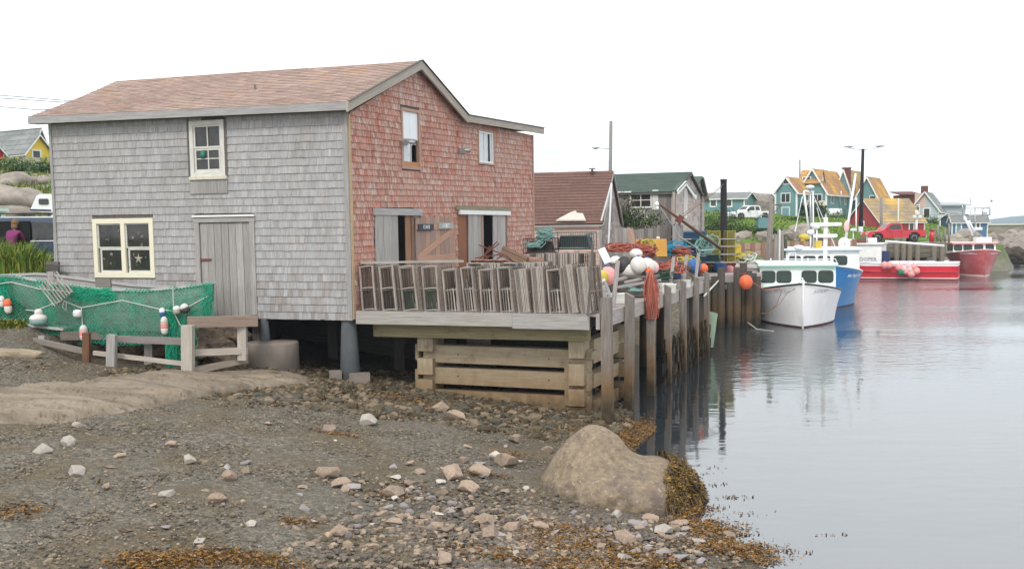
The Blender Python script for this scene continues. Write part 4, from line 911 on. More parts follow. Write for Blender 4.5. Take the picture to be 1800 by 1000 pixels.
m = MB(); pbox(m, RPL, sA(886), D3[1] + .02, 2.5, z_ - .1, 0, .03); m.build('infill_board', 'brown_wood', house)
# floodlights
for (x, y) in ((709, 250), (808, 264)):
    s_, z_ = RPL.px(x, y); c = RPL.at(s_, z_, .03); m = MB(); m.box(c + RPL.n * .02, (.12, .12, .1), rz=.4); fl = m.build('floodlight', 'white_metal', house)
    for k in (-1, 1):
        m = MB(); p = c + RPL.n * .08 + RPL.d * k * .06; q = p + RPL.d * k * .16 + RPL.n * .08 + V((0, 0, .02 * k - .02)); m.tube([p, q], [.03, .085], 10); m.build('lamp_head', 'metal', fl)
# small holes and roof vent
m = MB(); c = froof(.38, .45); m.lathe(c, [(.03, 0), (.03, .14), (.05, .15), (.001, .17)], 8); m.build('roof_vent', 'metal', house)
# piers
for (x0, x1, yt, yb, Y, mt, lb) in [(434, 526, 601, 650, 25.7, 'concrete', 'wide concrete footing'), (598, 634, 566, 672, 25.25, 'dark_concrete', 'tapering dark pier below the corner'), (457, 476, 566, 603, 25.9, 'dark_concrete', None)]:
    a, b = PY(x0, yb, Y), PY(x1, yb, Y); zt_ = PY(x0, yt, Y).z; c = (a + b) / 2; r = (b.x - a.x) / 2; m = MB()
    if mt == 'concrete': m.lathe((c.x, c.y, 0), [(r * 1.0, c.z - .3), (r * 1.0, zt_ - .04), (r * .96, zt_), (.01, zt_ + .01)], 22)
    else: m.lathe((c.x, c.y, 0), [(r * 1.1, c.z - .4), (r * .72, zt_ + .1)], 14)
    q = m.build('pier', mt, house)
    if lb: q['label'] = lb
for k in range(5):
    for j in range(3):
        if j == 0 and k in (0,): continue
        p = GPL.at(1.0 + k * 2.1, 0) + RPL.d * (.6 + j * 3.4); z = H(p.x, p.y)
        if z < zb - .2: m = MB(); m.box((p.x, p.y, (z - .4 + zb) / 2), (.28, .28, zb - z + .4)); m.build('pier', 'dark_wood', house)
for (x, y, w_) in ((632, 672, .5), (590, 668, .3)):
    g = Gp(x, y); m = MB(); m.box((g.x, g.y, g.z + .08), (w_, .3, .3), rz=.2); tag(m.build('footing_block', 'concrete'), 'broken concrete block under the house %s' % ('corner pier' if x == 632 else 'left of the corner pier'), 'block')
m = MB()                                                             # unseen dark sheet added to keep the space under the house dark
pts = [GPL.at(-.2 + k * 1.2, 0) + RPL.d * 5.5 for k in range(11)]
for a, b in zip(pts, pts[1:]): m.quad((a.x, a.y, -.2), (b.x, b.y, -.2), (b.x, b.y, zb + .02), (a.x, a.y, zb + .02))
tag(m.build('light_blocker', 'dark_wood'), 'dark sheet added to block light at the back of the space under the fish house', 'wall')
# ---------------------------------------------------------------- the wharf
ZD = 2.55
E0 = PZ(1047, 553, ZD); E1 = PZ(628, 547, ZD); E2 = PZ(1236, 496, ZD)
FD = (E1 - E0).normalized(); SD = (E2 - E0).normalized()
FP = Plane(E0, (FD.x, FD.y)); SP = Plane(E0, (SD.x, SD.y)); LS = (E2 - E0).length
wharf = thing('wharf', 'grey plank wharf with edge beams joined to the red gable wall', 'wharf', (E0.x, E0.y, ZD))
m = MB(); nP = 74; LT = LS + .3
for k in range(nP):
    a = E0 + SD * (LT * k / nP); b = E0 + SD * (LT * (k + 1) / nP - .012)
    s = RPL.o; # left end lies on the red wall
    tl = min((a - E0).length, 11.2); L0 = RPL.at(.05 + tl * 1.0, 0) + RPL.n * .04
    if k == 0: L0 = V((E1.x, E1.y, 0))
    L1 = L0 + V((SD.x, SD.y, 0)) * (LT / nP - .012); j = random.uniform(-.006, .004); t = rt(.78, 1.12, .04)
    q = [V((L0.x, L0.y, ZD - .05)), V((a.x, a.y, ZD - .05)), V((b.x, b.y, ZD - .05)), V((L1.x, L1.y, ZD - .05))]
    m.hexa(q + [p + V((0, 0, .05 + j)) for p in q], t, (a - L0).normalized(), random.random() * 9)
m.build('deck', 'deck_wood', wharf)
zf0 = [PZ(1045, 553, ZD).z, 0]
m = MB(); h = .34
sE1 = FP.px(628, 550)[0]
pbox(m, FP, .13, 1.95, ZD - h, ZD + .012, .0, .09, ax='h', t=(1, 1, 1)); pbox(m, FP, 1.955, sE1, ZD - .30, ZD + .015, .0, .088, ax='h', t=(1.05, 1.03, 1.0)); m.build('edge_beam', 'grey_wood', wharf)
m = MB(); pbox(m, SP, .02, 3.4, ZD - h, ZD + .012, .0, .09, ax='h'); pbox(m, SP, 3.41, 8, ZD - h, ZD + .01, .0, .087, ax='h', t=(1.04, 1.02, .98)); pbox(m, SP, 8.01, LS + .3, ZD - h, ZD + .012, .0, .09, ax='h'); m.build('edge_beam', 'deck_wood', wharf)
m = MB(); pbox(m, FP, .3, sE1 - .2, ZD - .66, ZD - .36, -.75, -.45, (.85, .9, .75), 'h'); m.build('stringer', 'crib_wood', wharf)
for k in range(3): m = MB(); a = E0 + SD * (.5 + k * .5) * 0; pbox(m, SP, .6, LS, ZD - .6, ZD - .3, -1.2 - 1.7 * k, -.95 - 1.7 * k, (.7, .7, .7), 'h'); m.build('stringer', 'dark_wood', wharf)
# crib of squared logs
CP = Plane(E0 + SD * .75, (FD.x, FD.y)); CS = Plane(CP.at(.35, 0), (SD.x, SD.y))
crib = thing('log_crib', 'stacked squared timber crib holding up the front of the wharf', 'crib', (CP.at(2, 0).x, CP.at(2, 0).y, .3))
def cp(x, y): return CP.px(x, y)
for (yl, yr, bl, br) in ((606, 615, 636, 647), (645, 656, 673, 686), (684, 697, 714, 735)):
    (sl, zl), (sr, zr) = cp(757, yl), cp(1002, yr); zbl, zbr = cp(757, bl)[1], cp(1002, br)[1]
    m = MB(); pbox(m, CP, sr - .45, sl + .2, zbr, zr, -.38, 0, (1, 1, 1), 'h', zbl, zl); lg = m.build('log', 'crib_wood', crib)
    mm = MB()
    for xx in (805, 965):
        s_, z_ = cp(xx, (yl + bl) / 2 + (xx - 757) / 245 * 11); mm.tube([CP.at(s_, z_, -.01), CP.at(s_, z_, .004)], .018, 8)
    mm.build('bolts', 'dark', lg)
for (x0, x1, lv) in ((738, 765, ((588, 616), (628, 657), (665, 700))), (1003, 1030, ((598, 628), (638, 676), (682, 712)))):
    for (y0, y1) in lv:
        s1, z1 = cp(x0, y0); s0, z0 = cp(x1, y1); m = MB(); c0 = .2 if x0 > 900 else .16
        pbox(m, CP, s0, s1, z0, z1, -.6, c0, rt(.95, 1.1)); m.build('log_end', 'crib_wood', crib)
for (x0, x1, y0, y1) in ((731, 737, 604, 632), (731, 737, 648, 690), (993, 1002, 634, 712), (1031, 1042, 618, 632)):
    s1, z1 = cp(x0, y0); s0, z0 = cp(x1, y1); m = MB(); pbox(m, CP, s0, s1, z0, z1, -.5, .05, rt(.8, .95)); m.build('spacer', 'crib_wood', crib)
m = MB(); s1, z1 = cp(1004, 714); s0, z0 = cp(1030, 752); pbox(m, CP, s0, s1, z0, z1, -.4, .1, (.6, .5, .45)); m.build('spacer', 'crib_wood', crib)
for (ya, yb) in ((585, 632), (642, 672), (686, 716)):               # right face logs
    z1, z0 = CS.px(1085, ya - 4)[1], CS.px(1085, yb - 12)[1]; m = MB(); pbox(m, CS, .35, 3.4, z0, z1, -.3, .0, rt(.9, 1.05), 'h'); m.build('log', 'crib_wood', crib)
for k, (z0, z1) in enumerate(((1.65, 2.0), (1.15, 1.5), (.65, 1.0), (.1, .5))):
    m = MB(); pbox(m, CS, 2.7, 3.05, z0, z1, -.3, .25, rt(.9, 1.05)); m.build('log_end', 'crib_wood', crib)
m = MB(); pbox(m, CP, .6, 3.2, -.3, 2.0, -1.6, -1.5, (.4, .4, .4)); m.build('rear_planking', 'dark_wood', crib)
# posts along the open side
POSTS = [(1049, 523, 20, 748, 'front corner wharf post, tallest below the deck'), (1092, 514, 17, 705, 'second wharf post from the front corner'), (1130, 478, 14, 690, 'wharf post wrapped in the coil of red rope'), (1162, 500, 12, 688, 'wharf post just beyond the red rope coil'),
         (1190, 491, 11, 700, 'fifth wharf post from the front corner'), (1214, 485, 10, 700, 'sixth wharf post, second last on the side'), (1233, 477, 9, 700, 'last wharf post at the far corner')]
def side_pt(x, out=.1): s = SP.px(x, 520)[0]; return s
for (x, yt, w_, yb, lb) in POSTS:
    s = side_pt(x); c = SP.at(s, 0, .09 + w_ * .006); Y = c.y; wd = w_ / F * Y; zt_ = PY(x, yt, Y).z; c = SP.at(s, 0, .095 + wd / 2); gz = max(H(c.x, c.y), -1.4)
    m = MB(); a, b = V((c.x, c.y, gz - .3)), V((c.x, c.y, zt_)); lean = V((random.uniform(-.04, .04), 0, 0)) if x > 1060 else V((.03, 0, 0))
    m.beam(a + lean, b, wd * .98, wd * .9, up=SP.n, w2=wd * .92, h2=wd * .85)
    if x < 1060: m.v[-3].z -= .02
    else: # bevelled top
        for q in m.v[-4:]:
            if (q - b).dot(SP.n) > 0: q.z -= wd * .45
    m.v = [v for v in m.v]; tag(m.build('wharf_post', 'post_wood'), lb, 'post', 'posts along the open side of the wharf')
for (x, yt, yb, lb) in [(1086, 458, 515, 'thin upright stake beside the second wharf post'), (1156, 452, 528, 'dark thin stake beyond the red rope coil'), (1184, 452, 520, 'pale thin stake behind the fifth wharf post'), (1207, 448, 500, 'thin stake near the blue and orange floats'), (1228, 444, 500, 'thin stake closest to the far wharf corner'), (1042, 430, 470, 'thin stake rising behind the front corner post')]:
    s = SP.px(x, yb)[0]; c = SP.at(s, 0, -.12); a = V((c.x, c.y, ZD - .02)); b = PY(x, yt, c.y); m = MB(); m.beam(a, b, *((.10, .08) if x != 1042 else (.05, .05))); tag(m.build('stake', 'deck_wood' if x not in (1042, 1156) else 'dark_wood'), lb, 'stake', 'stakes standing on the wharf edge')
for k in range(5):                                                   # inner piles in the dark
    for j in range(3):
        c = SP.at(2.8 + k * 2.5, 0, -1.3 - j * 1.6); gz = max(H(c.x, c.y), -1.3)
        if gz < 2: m = MB(); m.tube([(c.x, c.y, gz - .2), (c.x + .02, c.y, ZD - .3)], .14, 8); m.build('pile', 'pile_wood', wharf)
for k in range(7):                                                   # weedy sheet piles by the far corner
    c = SP.at(LS - 3.2 + k * .55, 0, -.1); m = MB(); m.tube([(c.x, c.y, -1.4), (c.x + random.uniform(-.05, .05), c.y, 1.9 + random.random() * .5)], .12, 8); m.build('pile', 'pile_wood', wharf)
# hanging weed on the seaward piles
P = []
for k in range(900):
    s = random.uniform(6.5, LS + .3); c = SP.at(s, 0, .12 + random.random() * .12); P.append((c.x, c.y, random.uniform(.1, 1.25) ** 1.3))
tag(blades('pile_weed', P, rng.uniform(.2, .5, 900), .05, tints(900, [(1, 1, 1), (.5, .5, .5), (1.6, 1.2, .7), (.35, .35, .35)]), 'algae', lean=.15, down=np.array([0, 0, -1.])), 'dark weed hanging on the seaward wharf piles', 'seaweed', kind='stuff')
m = MB()
c = SP.at(LS + .5, 0, .2); m.hexa([c + V(q) for q in ((-.05, 0, .2), (.08, 0, .2), (.1, .3, .2), (-.05, .3, .2), (-.1, 0, 1.5), (.24, 0, 1.4), (.24, .3, 1.4), (-.1, .3, 1.5))], (.5, .62, .52)); tag(m.build('skiff_bow', 'rope_white'), 'pale end of a small skiff showing past the far wharf corner', 'skiff')
# ---------------------------------------------------------------- lobster traps
def trap(kind, name='lobster_trap'):
    w_, d_, h_ = .47, .62, 1.08; root = thing(name, 'x', 'lobster trap', (0, 0, 0)); f = MB()
    for x in (-1, 1):
        for y in (0, 1): f.beam((x * w_ / 2, y * d_, 0), (x * w_ / 2, y * d_, h_), .04, .035, rt(.9, 1.4))
        for z in (.02, .5, h_ - .03): f.beam((x * w_ / 2, 0, z), (x * w_ / 2, d_, z), .03, .03, rt())
    for z in (.02, h_ * .5, h_ - .02):
        f.beam((-w_ / 2, d_, z), (w_ / 2, d_, z), .03, .025, rt())
        pts = [(x_, -.0, z + .012 * math.cos(x_ * 6)) for x_ in np.linspace(-w_ / 2, w_ / 2, 5)]; f.tube(pts, .014, 5, (1.35, 1.35, 1.3))
    f.build('frame', 'trap_wood', root)
    s = MB()
    for x in (-1, 1):
        for y in np.linspace(.06, d_ - .05, 7): s.beam((x * (w_ / 2 + .02), y, 0), (x * (w_ / 2 + .02), y, h_), .012, .04, (lambda q: (q, q * .86, q * .8))(random.uniform(.35, .85)), up=(0, 1, 0))
    for x in np.linspace(-.18, .18, 6): s.beam((x, d_ + .02, 0), (x, d_ + .02, h_), .04, .012, rt(.3, .55), up=(0, 1, 0))  # back slats tinted darker, shade inside the trap put into the colour
    if kind in ('half', 'full'):
        hh = h_ * (.55 if kind == 'half' else 1.0)
        for x in np.linspace(-w_ / 2 + .04, w_ / 2 - .03, 5 if kind == 'half' else 7): s.beam((x + random.uniform(-.008, .008), -.02, 0), (x + random.uniform(-.01, .01), -.02, hh), .035 if kind == 'half' else .042, .012, rt(.55, 1.4), up=(0, 1, 0))
    if kind == 'brown':
        for x in np.linspace(-.17, .17, 5): s.beam((x, .32, 0), (x, .32, h_), .05, .01, (.5, .42, .38), up=(0, 1, 0))
    s.build('slats', 'trap_wood', root)
    nmb = MB()
    zr = (0.02, h_ * .5) if kind in ('net', 'brown') else (h_ * .46, h_ * .56); t = (1, 1, 1) if kind != 'brown' else (2, .6, 1.0)
    if kind != 'full':
        for x in np.arange(-w_ / 2 + .03, w_ / 2, .055): nmb.beam((x, .015, zr[0]), (x + .01, .015, zr[1]), .007, .007, t)
        for z in np.arange(zr[0] + .02, zr[1], .055): nmb.beam((-w_ / 2, .018, z), (w_ / 2, .018, z + .008), .007, .007, t)
    for z in np.arange(.1, h_, .12): nmb.beam((-w_ / 2, .45, z), (w_ / 2, .3, z + .05), .008, .008, t)
    nmb.build('netting', 'trap_net', root); return root
for k_ in list(MATS):
    pass
protos = {k: trap(k) for k in ('net', 'brown', 'half', 'full')}; used = set()
wf = math.atan2(-FD.y, -FD.x)
def place_trap(kind, loc, rz, lean, label, group, sc_=1, tip=0):
    p = protos[kind]; fst = kind not in used; used.add(kind)
    r = dup(p, loc, (tip, lean, rz), sc_, label, group, first=fst)
    return r
ORD = ['first', 'second', 'third', 'fourth', 'fifth', 'sixth', 'seventh', 'eighth', 'ninth', 'tenth', 'eleventh', 'twelfth', 'thirteenth']
SEQ = [(631, 665, 'brown'), (667, 701, 'brown'), (703, 739, 'net'), (741, 777, 'net'), (778, 812, 'half'), (813, 840, 'half'), (842, 874, 'half'), (876, 906, 'half'), (907, 934, 'full'), (935, 961, 'full'), (962, 995, 'half'), (996, 1018, 'full'), (1019, 1041, 'full')]
KD = {'brown': 'open framed wooden trap with brown slats inside', 'net': 'open framed wooden trap with green net below', 'half': 'wooden trap slatted on its lower half', 'full': 'wooden trap slatted top to bottom'}
for k, (x0, x1, kd) in enumerate(SEQ):
    s0, s1 = FP.px(x0, 550)[0], FP.px(x1, 550)[0]; c = FP.at((s0 + s1) / 2, ZD + .02, -.05); wr = abs(s0 - s1) / .58
    place_trap(kd, c, wf - .30, -.08 - .02 * (k % 3) + (-.04 if k > 10 else 0), '%s, %s from the house along the wharf edge' % (KD[kd], ORD[k]), 'lobster traps on end along the front of the wharf', (wr, 1, 1.0 if k < 4 else .93 + .05 * (k % 2) + (.05 if k > 10 else 0)))
r2 = [(865, 'full'), (893, 'half'), (921, 'full'), (948, 'full'), (838, 'half')]
for k, (x, kd) in enumerate(r2):
    c = PH(x, 25.8 + k * .1, ZD + .02); place_trap(kd, c, wf + random.uniform(-.1, .1), .03 * (k % 3 - 1), '%s in the second row, %s' % (KD[kd], ['second from its left end', 'third from its left end', 'fourth from its left end', 'at its right end', 'at its left end'][k]), 'lobster traps in the second row')
r3 = [(944, 'full'), (964, 'full'), (985, 'full'), (1004, 'full'), (1026, 'half')]
for k, (x, kd) in enumerate(r3):
    c = PH(x, 30.2, ZD + .02); place_trap(kd, c, wf, 0, '%s under the wire traps, %s' % (KD[kd], ['leftmost of five', 'second of five', 'middle of five', 'fourth of five', 'rightmost of five'][k]), 'lobster traps in the rear stack', (.85, 1, 1.12))
# low heap of traps lying flat between the rows and the red wall
for k, (x, Y, z) in enumerate([(668, 27.0, 0), (730, 27.3, 0), (790, 27.6, 0), (850, 28.2, 0), (905, 29, 0)]):
    c = PH(x, Y, ZD + .55); place_trap('full' if k % 2 else 'half', c, wf + PI / 2, 0, 'slatted trap lying flat behind the front row, %s' % ['nearest the house corner', 'below the left doorway', 'below the braced door', 'below the right doorway', 'below the slanted fish box'][k], 'traps lying flat behind the front row', (1.1, .9, 1.2), tip=-PI / 2)
a, b = PY(634, 462, 25.4), PY(815, 459, 25.6); m = MB(); m.beam(a, b, .22, .05, (1.05, 1.05, 1)); tag(m.build('plank', 'grey_wood'), 'long weathered plank lying on top of the front traps', 'plank')
def wiretrap(c, sz, rz, ma, label, group=None):
    root = thing('wire_trap', label, 'wire trap', c, group); x, y, z = sz[0] / 2, sz[1] / 2, sz[2]; M = Matrix.Rotation(rz, 3, 'Z')
    def T(p): return V(c) + M @ V(p)
    f = MB(); C = [(-x, -y), (x, -y), (x, y), (-x, y)]
    for i in range(4):
        a, b = C[i], C[(i + 1) % 4]
        for zz in (0, z): f.beam(T((*a, zz)), T((*b, zz)), .022, .022)
        f.beam(T((*a, 0)), T((*a, z)), .022, .022)
    f.build('frame', ma, root); g = MB()
    for a in np.arange(-x, x, .07): g.beam(T((a, -y, 0)), T((a, -y, z)), .006, .006); g.beam(T((a, y, 0)), T((a, y, z)), .006, .006); g.beam(T((a, -y, z)), T((a, y, z)), .006, .006)
    for h_ in np.arange(0, z, .07):
        for i in range(4): g.beam(T((*C[i], h_)), T((*C[(i + 1) % 4], h_)), .006, .006)
    g.build('mesh', ma, root)
    s = MB(); s.box(T((0, .03, z * .45)), (sz[0] * .8, sz[1] * .6, sz[2] * .7), rz, (.7, .7, .7), taper=.85); s.beam(T((-x * .9, 0, .02)), T((x * .9, 0, .02)), sz[1] * .8, .02); s.build('dark_core', 'wire_dark', root); return root  # dark inner box added to stand for the shaded inside of the trap
wiretrap(PH(1010, 31, 3.87), (1.2, .6, .5), wf, 'wire_green', 'green wire trap topping the rear trap stack', 'wire traps')
wiretrap(PH(951, 30.6, 3.78), (.95, .6, .42), wf + .1, 'wire_dark', 'black wire trap under the teal rope on the rear stack', 'wire traps')
wiretrap(PH(1037, 31.4, 3.86), (.12, .5, .45), wf, 'wire_blue', 'narrow blue wire panel at the right end of the green trap', 'wire traps')
# fish boxes
def fbox(c, sz, rot, ma, label, name='fish_box', cat='box', th=.03, group=None):
    m = MB(); x, y, z = sz; R = rot; c = V(c)
    for (o, s) in (((0, 0, -z / 2 + th / 2), (x, y, th)), ((0, -y / 2 + th / 2, 0), (x, th, z)), ((0, y / 2 - th / 2, 0), (x, th, z)), ((-x / 2 + th / 2, 0, .001), (th, y - 2 * th, z)), ((x / 2 - th / 2, 0, .001), (th, y - 2 * th, z))): m.box(c + R @ V(o), s, t=rt(.9, 1.1), rot=R)
    for s in (-1, 1): m.box(c + R @ V((0, s * (y / 2 + .012), z * .3)), (x * 1.01, .024, z * .16), t=rt(.8, 1), rot=R)
    return tag(m.build(name, ma), label, cat, group)
RY = lambda a, b=0, c=0: Matrix.Rotation(c, 3, 'Z') @ Matrix.Rotation(a, 3, 'Y') @ Matrix.Rotation(b, 3, 'X')
fbox(PY(906, 452, 29.2), (.78, .5, .30), RY(.42, -.15, wf), 'brown_wood', 'brown wooden fish box tipped on the trap heap'); fbox(PY(940, 462, 29.2), (.40, .5, .28), RY(.0, -.1, wf), 'pale_brown_wood', 'small pale wooden box beside the tipped brown one')
fbox(PY(905, 466, 28.3), (.42, .3, .12), RY(.05, 0, wf), 'plastic_blue', 'flat blue plastic tray on the second trap row'); 
def rope(center, r, n, ma, label, rr=.012, flat=.5, seed=0, name='rope_coil', axis=None, wob=.35):
    rd = random.Random(seed + int(center[0] * 100)); m = MB(); c = V(center)
    for k in range(n):
        a0 = rd.uniform(0, 6.28); R1 = r * rd.uniform(.35, 1); tx, ty = rd.uniform(-.5, .5), rd.uniform(-.5, .5); ox = V((rd.gauss(0, .2) * r, rd.gauss(0, .2) * r, rd.uniform(0, flat) * r)); pts = []
        for i in range(14):
            a = a0 + i / 13 * rd.uniform(4.5, 6.4); q = V((math.cos(a) * R1, math.sin(a) * R1 * .85, (tx * math.cos(a) + ty * math.sin(a)) * R1)) + ox
            q += V((rd.gauss(0, 1), rd.gauss(0, 1), rd.gauss(0, 1))) * r * wob * .12
            if q.z < .012: q.z = .012 + rd.random() * .03
            if axis: q = V((q.x, q.z * .6, q.y))
            pts.append(c + q)
        m.tube(pts, rr, 5, rt(.75, 1.2), cap=False)
    return tag(m.build(name, ma), label, 'rope')
rope(PY(957, 424, 30.4) + V((0, 0, 0)), .27, 44, 'rope_teal', 'tangle of pale teal rope on the black wire trap', .010, 1.2); rope(PY(938, 436, 30.2), .3, 12, 'rope_teal', 'loose loops of teal rope left of the main tangle', .012, .4)
m = MB(); a = PY(848, 458, 28.2)
for k in range(7): m.tube([a + V((random.uniform(-.3, .9), random.uniform(-.2, .2), -.1)), a + V((random.uniform(-.2, .7), 0, random.uniform(.0, .2))), a + V((random.uniform(-.3, .5), 0, random.uniform(.05, .55)))], .018, 5)
tag(m.build('rusty_grapnel', 'rust_iron'), 'rusty bent iron rods standing before the right doorway', 'iron rods')
for k, (x, lb) in enumerate([(838, 'left'), (858, 'middle'), (880, 'right')]):
    m = MB(); c = PY(x, 462, 27.8); m.tube([c + V((0, 0, -.24)), c + V((0, 0, .06))], .15, 12, (.8, 1, 1)); m.tube([c + V((0, 0, .06)), c + V((0, 0, .085))], .185, 12, (2.5, 3.5, 3.5)); tag(m.build('bait_bucket', 'rust_iron'), 'dark red bucket with pale lid on the flat traps, %s of three' % lb, 'bucket', 'buckets on the flat traps')
# ---------------------------------------------------------------- things on the deck
def ball(c, r, ma, label, name='buoy', n=2, group=None, cat='buoy', stretch=1, parts=True):
    root = thing(name, label, cat, c, group); m = MB(); m.blob(c, (r, r, r * stretch), 3, .02, 1); m.build('float', ma, root)
    q = MB(); q.tube([V(c) + V((0, 0, r * stretch * .96)), V(c) + V((0, 0, r * stretch * 1.16))], [r * .2, r * .14], 8); q.build('eye', 'plastic_blue' if ma != 'plastic_orange' else 'plastic_black', root); return root
ball(PY(1068, 485, 26.2), .23, 'plastic_pink', 'pink round buoy behind the wharf corner post', stretch=1.05)
ball(PY(1058, 487, 26.0), .17, 'plastic_yellow', 'yellow round buoy touching the pink one', stretch=1.1)
b1 = PY(1100, 468, 29); root = thing('fender', 'large white and black fender balloon on the deck', 'fender', b1); m = MB(); m.blob(b1 + V((-.03, 0, .02)), (.24, .2, .27), 3, .05, 1); m.build('dark_half', 'plastic_black', root); m = MB(); m.blob(b1 + V((.14, .05, -.10)), (.36, .28, .26), 3, .08, 1, seed=4); m.build('white_half', 'plastic_white', root)
ball(PY(1122, 466, 28.8), .23, 'plastic_white', 'big white buoy left of the red rope coil', stretch=1.05); ball(PY(1137, 468, 29.1), .24, 'plastic_white', 'white buoy at the right of the big white one')
ball(PY(1146, 470, 29.3), .20, 'plastic_lpink', 'pale pink buoy right of the white ones'); ball(PY(1118, 446, 29.6), .19, 'plastic_white', 'upright white jug float on top of the big white buoy', stretch=.75); ball(PY(1141, 478, 28.8), .12, 'plastic_orange', 'small orange buoy under the pale pink one'); ball(PY(1082, 462, 29.6), .2, 'plastic_white', 'dirty white buoy left of the black and white fender')
m = MB(); c = PH(1112, 29.1, ZD)
m.box(c + V((0, 0, .3)), (1.3, .7, .5), rz=-.25); m.box(c + V((0, 0, .58)), (1.45, .8, .06), rz=-.25, t=(1.2, 1.2, 1.2)); tag(m.build('bait_bin', 'dark_wood'), 'low grey wooden bin under the pile of white buoys', 'bin')
m = MB(); c = PH(1078, 28.5, ZD); m.tube([c, c + V((0, 0, .95))], .1, 10); m.tube([c + V((0, 0, .95)), c + V((0, 0, .99))], .12, 10, (2, 2, 2)); tag(m.build('bollard', 'dark_wood'), 'short black post beside the pink buoy', 'bollard')
m = MB(); a, b = PY(1057, 437, 28.6), PY(1069, 462, 28.4); m.beam(a, b, .2, .03, up=(0, -1, .1)); tag(m.build('white_board', 'white_paint'), 'white board leaning above the black bollard', 'board')
root = thing('trap_hauler', 'tipped metal hauling bracket with a white plate at the deck corner', 'bracket', PY(1062, 510, 24.6)); q = PY(1062, 505, 24.6); m = MB(); m.box(q + V((-.12, 0, .12)), (.32, .06, .06), rot=RY(-.45)); m.build('plate', 'white_metal', root); m = MB(); m.beam(q + V((.02, 0, .12)), q + V((.17, .02, -.24)), .07, .06); m.build('arm', 'metal', root); m = MB(); m.tube([q + V((-.25, 0, .1)), q + V((-.2, 0, -.2)), q + V((0, .05, -.33)), q + V((.2, 0, -.25))], .015, 6); m.tube([q + V((-.2, 0, -.3)), q + V((.1, .05, -.3)), q + V((.22, 0, -.2))], .012, 6); m.build('hose', 'plastic_black', root)
rope(PY(1090, 443, 31.5), .42, 26, 'rope_red', 'rust red rope heaped behind the dirty white buoy', .016, .5); 
# rope coil hanging on its post
s = SP.px(1130, 520)[0]; c = SP.at(s, 0, .2); m = MB(); rd = random.Random(4)
for k in range(46):
    z0 = PY(1130, 482, c.y).z + rd.uniform(-.1, .12); dx, dy = rd.gauss(0, .05), rd.gauss(0, .05) - .02; L_ = rd.uniform(.4, 1.3); 
    m.tube([V((c.x + dx * .3, c.y - .12, z0)), V((c.x + dx * 1.0, c.y - .16 + dy, z0 - L_ * .3)), V((c.x + dx * 1.6, c.y - .16 + dy, z0 - L_ * .7)), V((c.x + dx * 1.4 + .03, c.y - .14 + dy, z0 - L_)), V((c.x + dx * 1.7 + .05, c.y - .14 + dy, z0 - L_ * .75)), V((c.x + dx * 1.2, c.y - .17, z0 - L_ * .3))], .011, 5, rt(.8, 1.3), cap=False)
for z_ in (-.35, -.42, -.49, -1.1, -1.16): m.tube([V((c.x + .17 * math.cos(a), c.y + .19 * math.sin(a), PY(1130, 482, c.y).z + z_ + .02 * math.sin(a * 2))) for a in np.linspace(0, 6.3, 16)], .014, 5, rt(.8, 1.2), cap=False)
tag(m.build('rope_coil', 'rope_red'), 'long coil of red rope hanging from a wharf post', 'rope')
# amber tank, rope heaps, bins towards the back of the wharf
c = PH(1147, 37.5, ZD); root = thing('fuel_tank', 'amber plastic tank standing before the board fence', 'tank', c); m = MB(); m.box(c + V((-.05, 0, 1.2)), (1.12, .7, .62), rz=-.1, taper=.96); m.build('body', 'plastic_amber', root); m = MB(); m.tube([c + V((.2, 0, 1.5)), c + V((.2, 0, 1.6))], .06, 8); m.build('cap', 'plastic_white', root); m = MB(); m.box(c + V((-.05, 0, .44)), (1.2, .8, .86)); m.build('pallet', 'dark_wood', root)
rope(PY(1134, 436, 33), .34, 22, 'rope_brown', 'brown and ochre hose coil before the amber tank', .024, .8, axis=1); rope(PY(1138, 430, 32.6), .2, 8, 'wire_yellow', 'yellow rope loops on the brown coil', .03, .5, axis=1); rope(PY(1133, 452, 32.4), .32, 26, 'rope_red', 'red rope bundle under the brown coil', .018, 1.1); rope(PY(1188, 449, 38.5), .45, 26, 'rope_blue', 'bright blue rope heap right of the amber tank', .02, .8)
fbox(PH(1169, 34.5, ZD + .48), (1.0, .8, .55), RY(0, 0, -.1), 'plastic_navy', 'dark navy fish tub behind the stakes', 'fish_tub', 'tub', .06)
rope(PY(1200, 456, 38), .35, 24, 'rope_red', 'red rope heap behind the last stakes', .02, 1.0); rope(PY(1208, 466, 37), .4, 20, 'wire_yellow', 'yellow and green rope heap beside the red one', .022, .5); rope(PY(1170, 480, 33.0), .55, 30, 'rope_red', 'flat red rope heap on the wharf below the tub', .02, .35); rope(PY(1158, 490, 31.5), .4, 16, 'trap_net', 'dark green net lying by the wharf edge', .016, .4, name='net_heap')
rope(PY(1190, 476, 35.5), .45, 22, 'rope_brown', 'brown rope heap right of the flat red one', .02, .4); rope(PY(1120, 512, 26.8), .3, 6, 'rope_teal', 'teal line lying loose on the front of the deck', .012, .05)
ball(PY(1219, 468, 36.5), .26, 'plastic_blue', 'bright blue buoy near the far end of the wharf'); ball(PY(1236, 472, 37.2), .18, 'plastic_orange', 'small orange buoy near the far end of the wharf'); ball(PY(1178, 470, 34), .16, 'plastic_orange', 'orange buoy beside the dark navy tub')
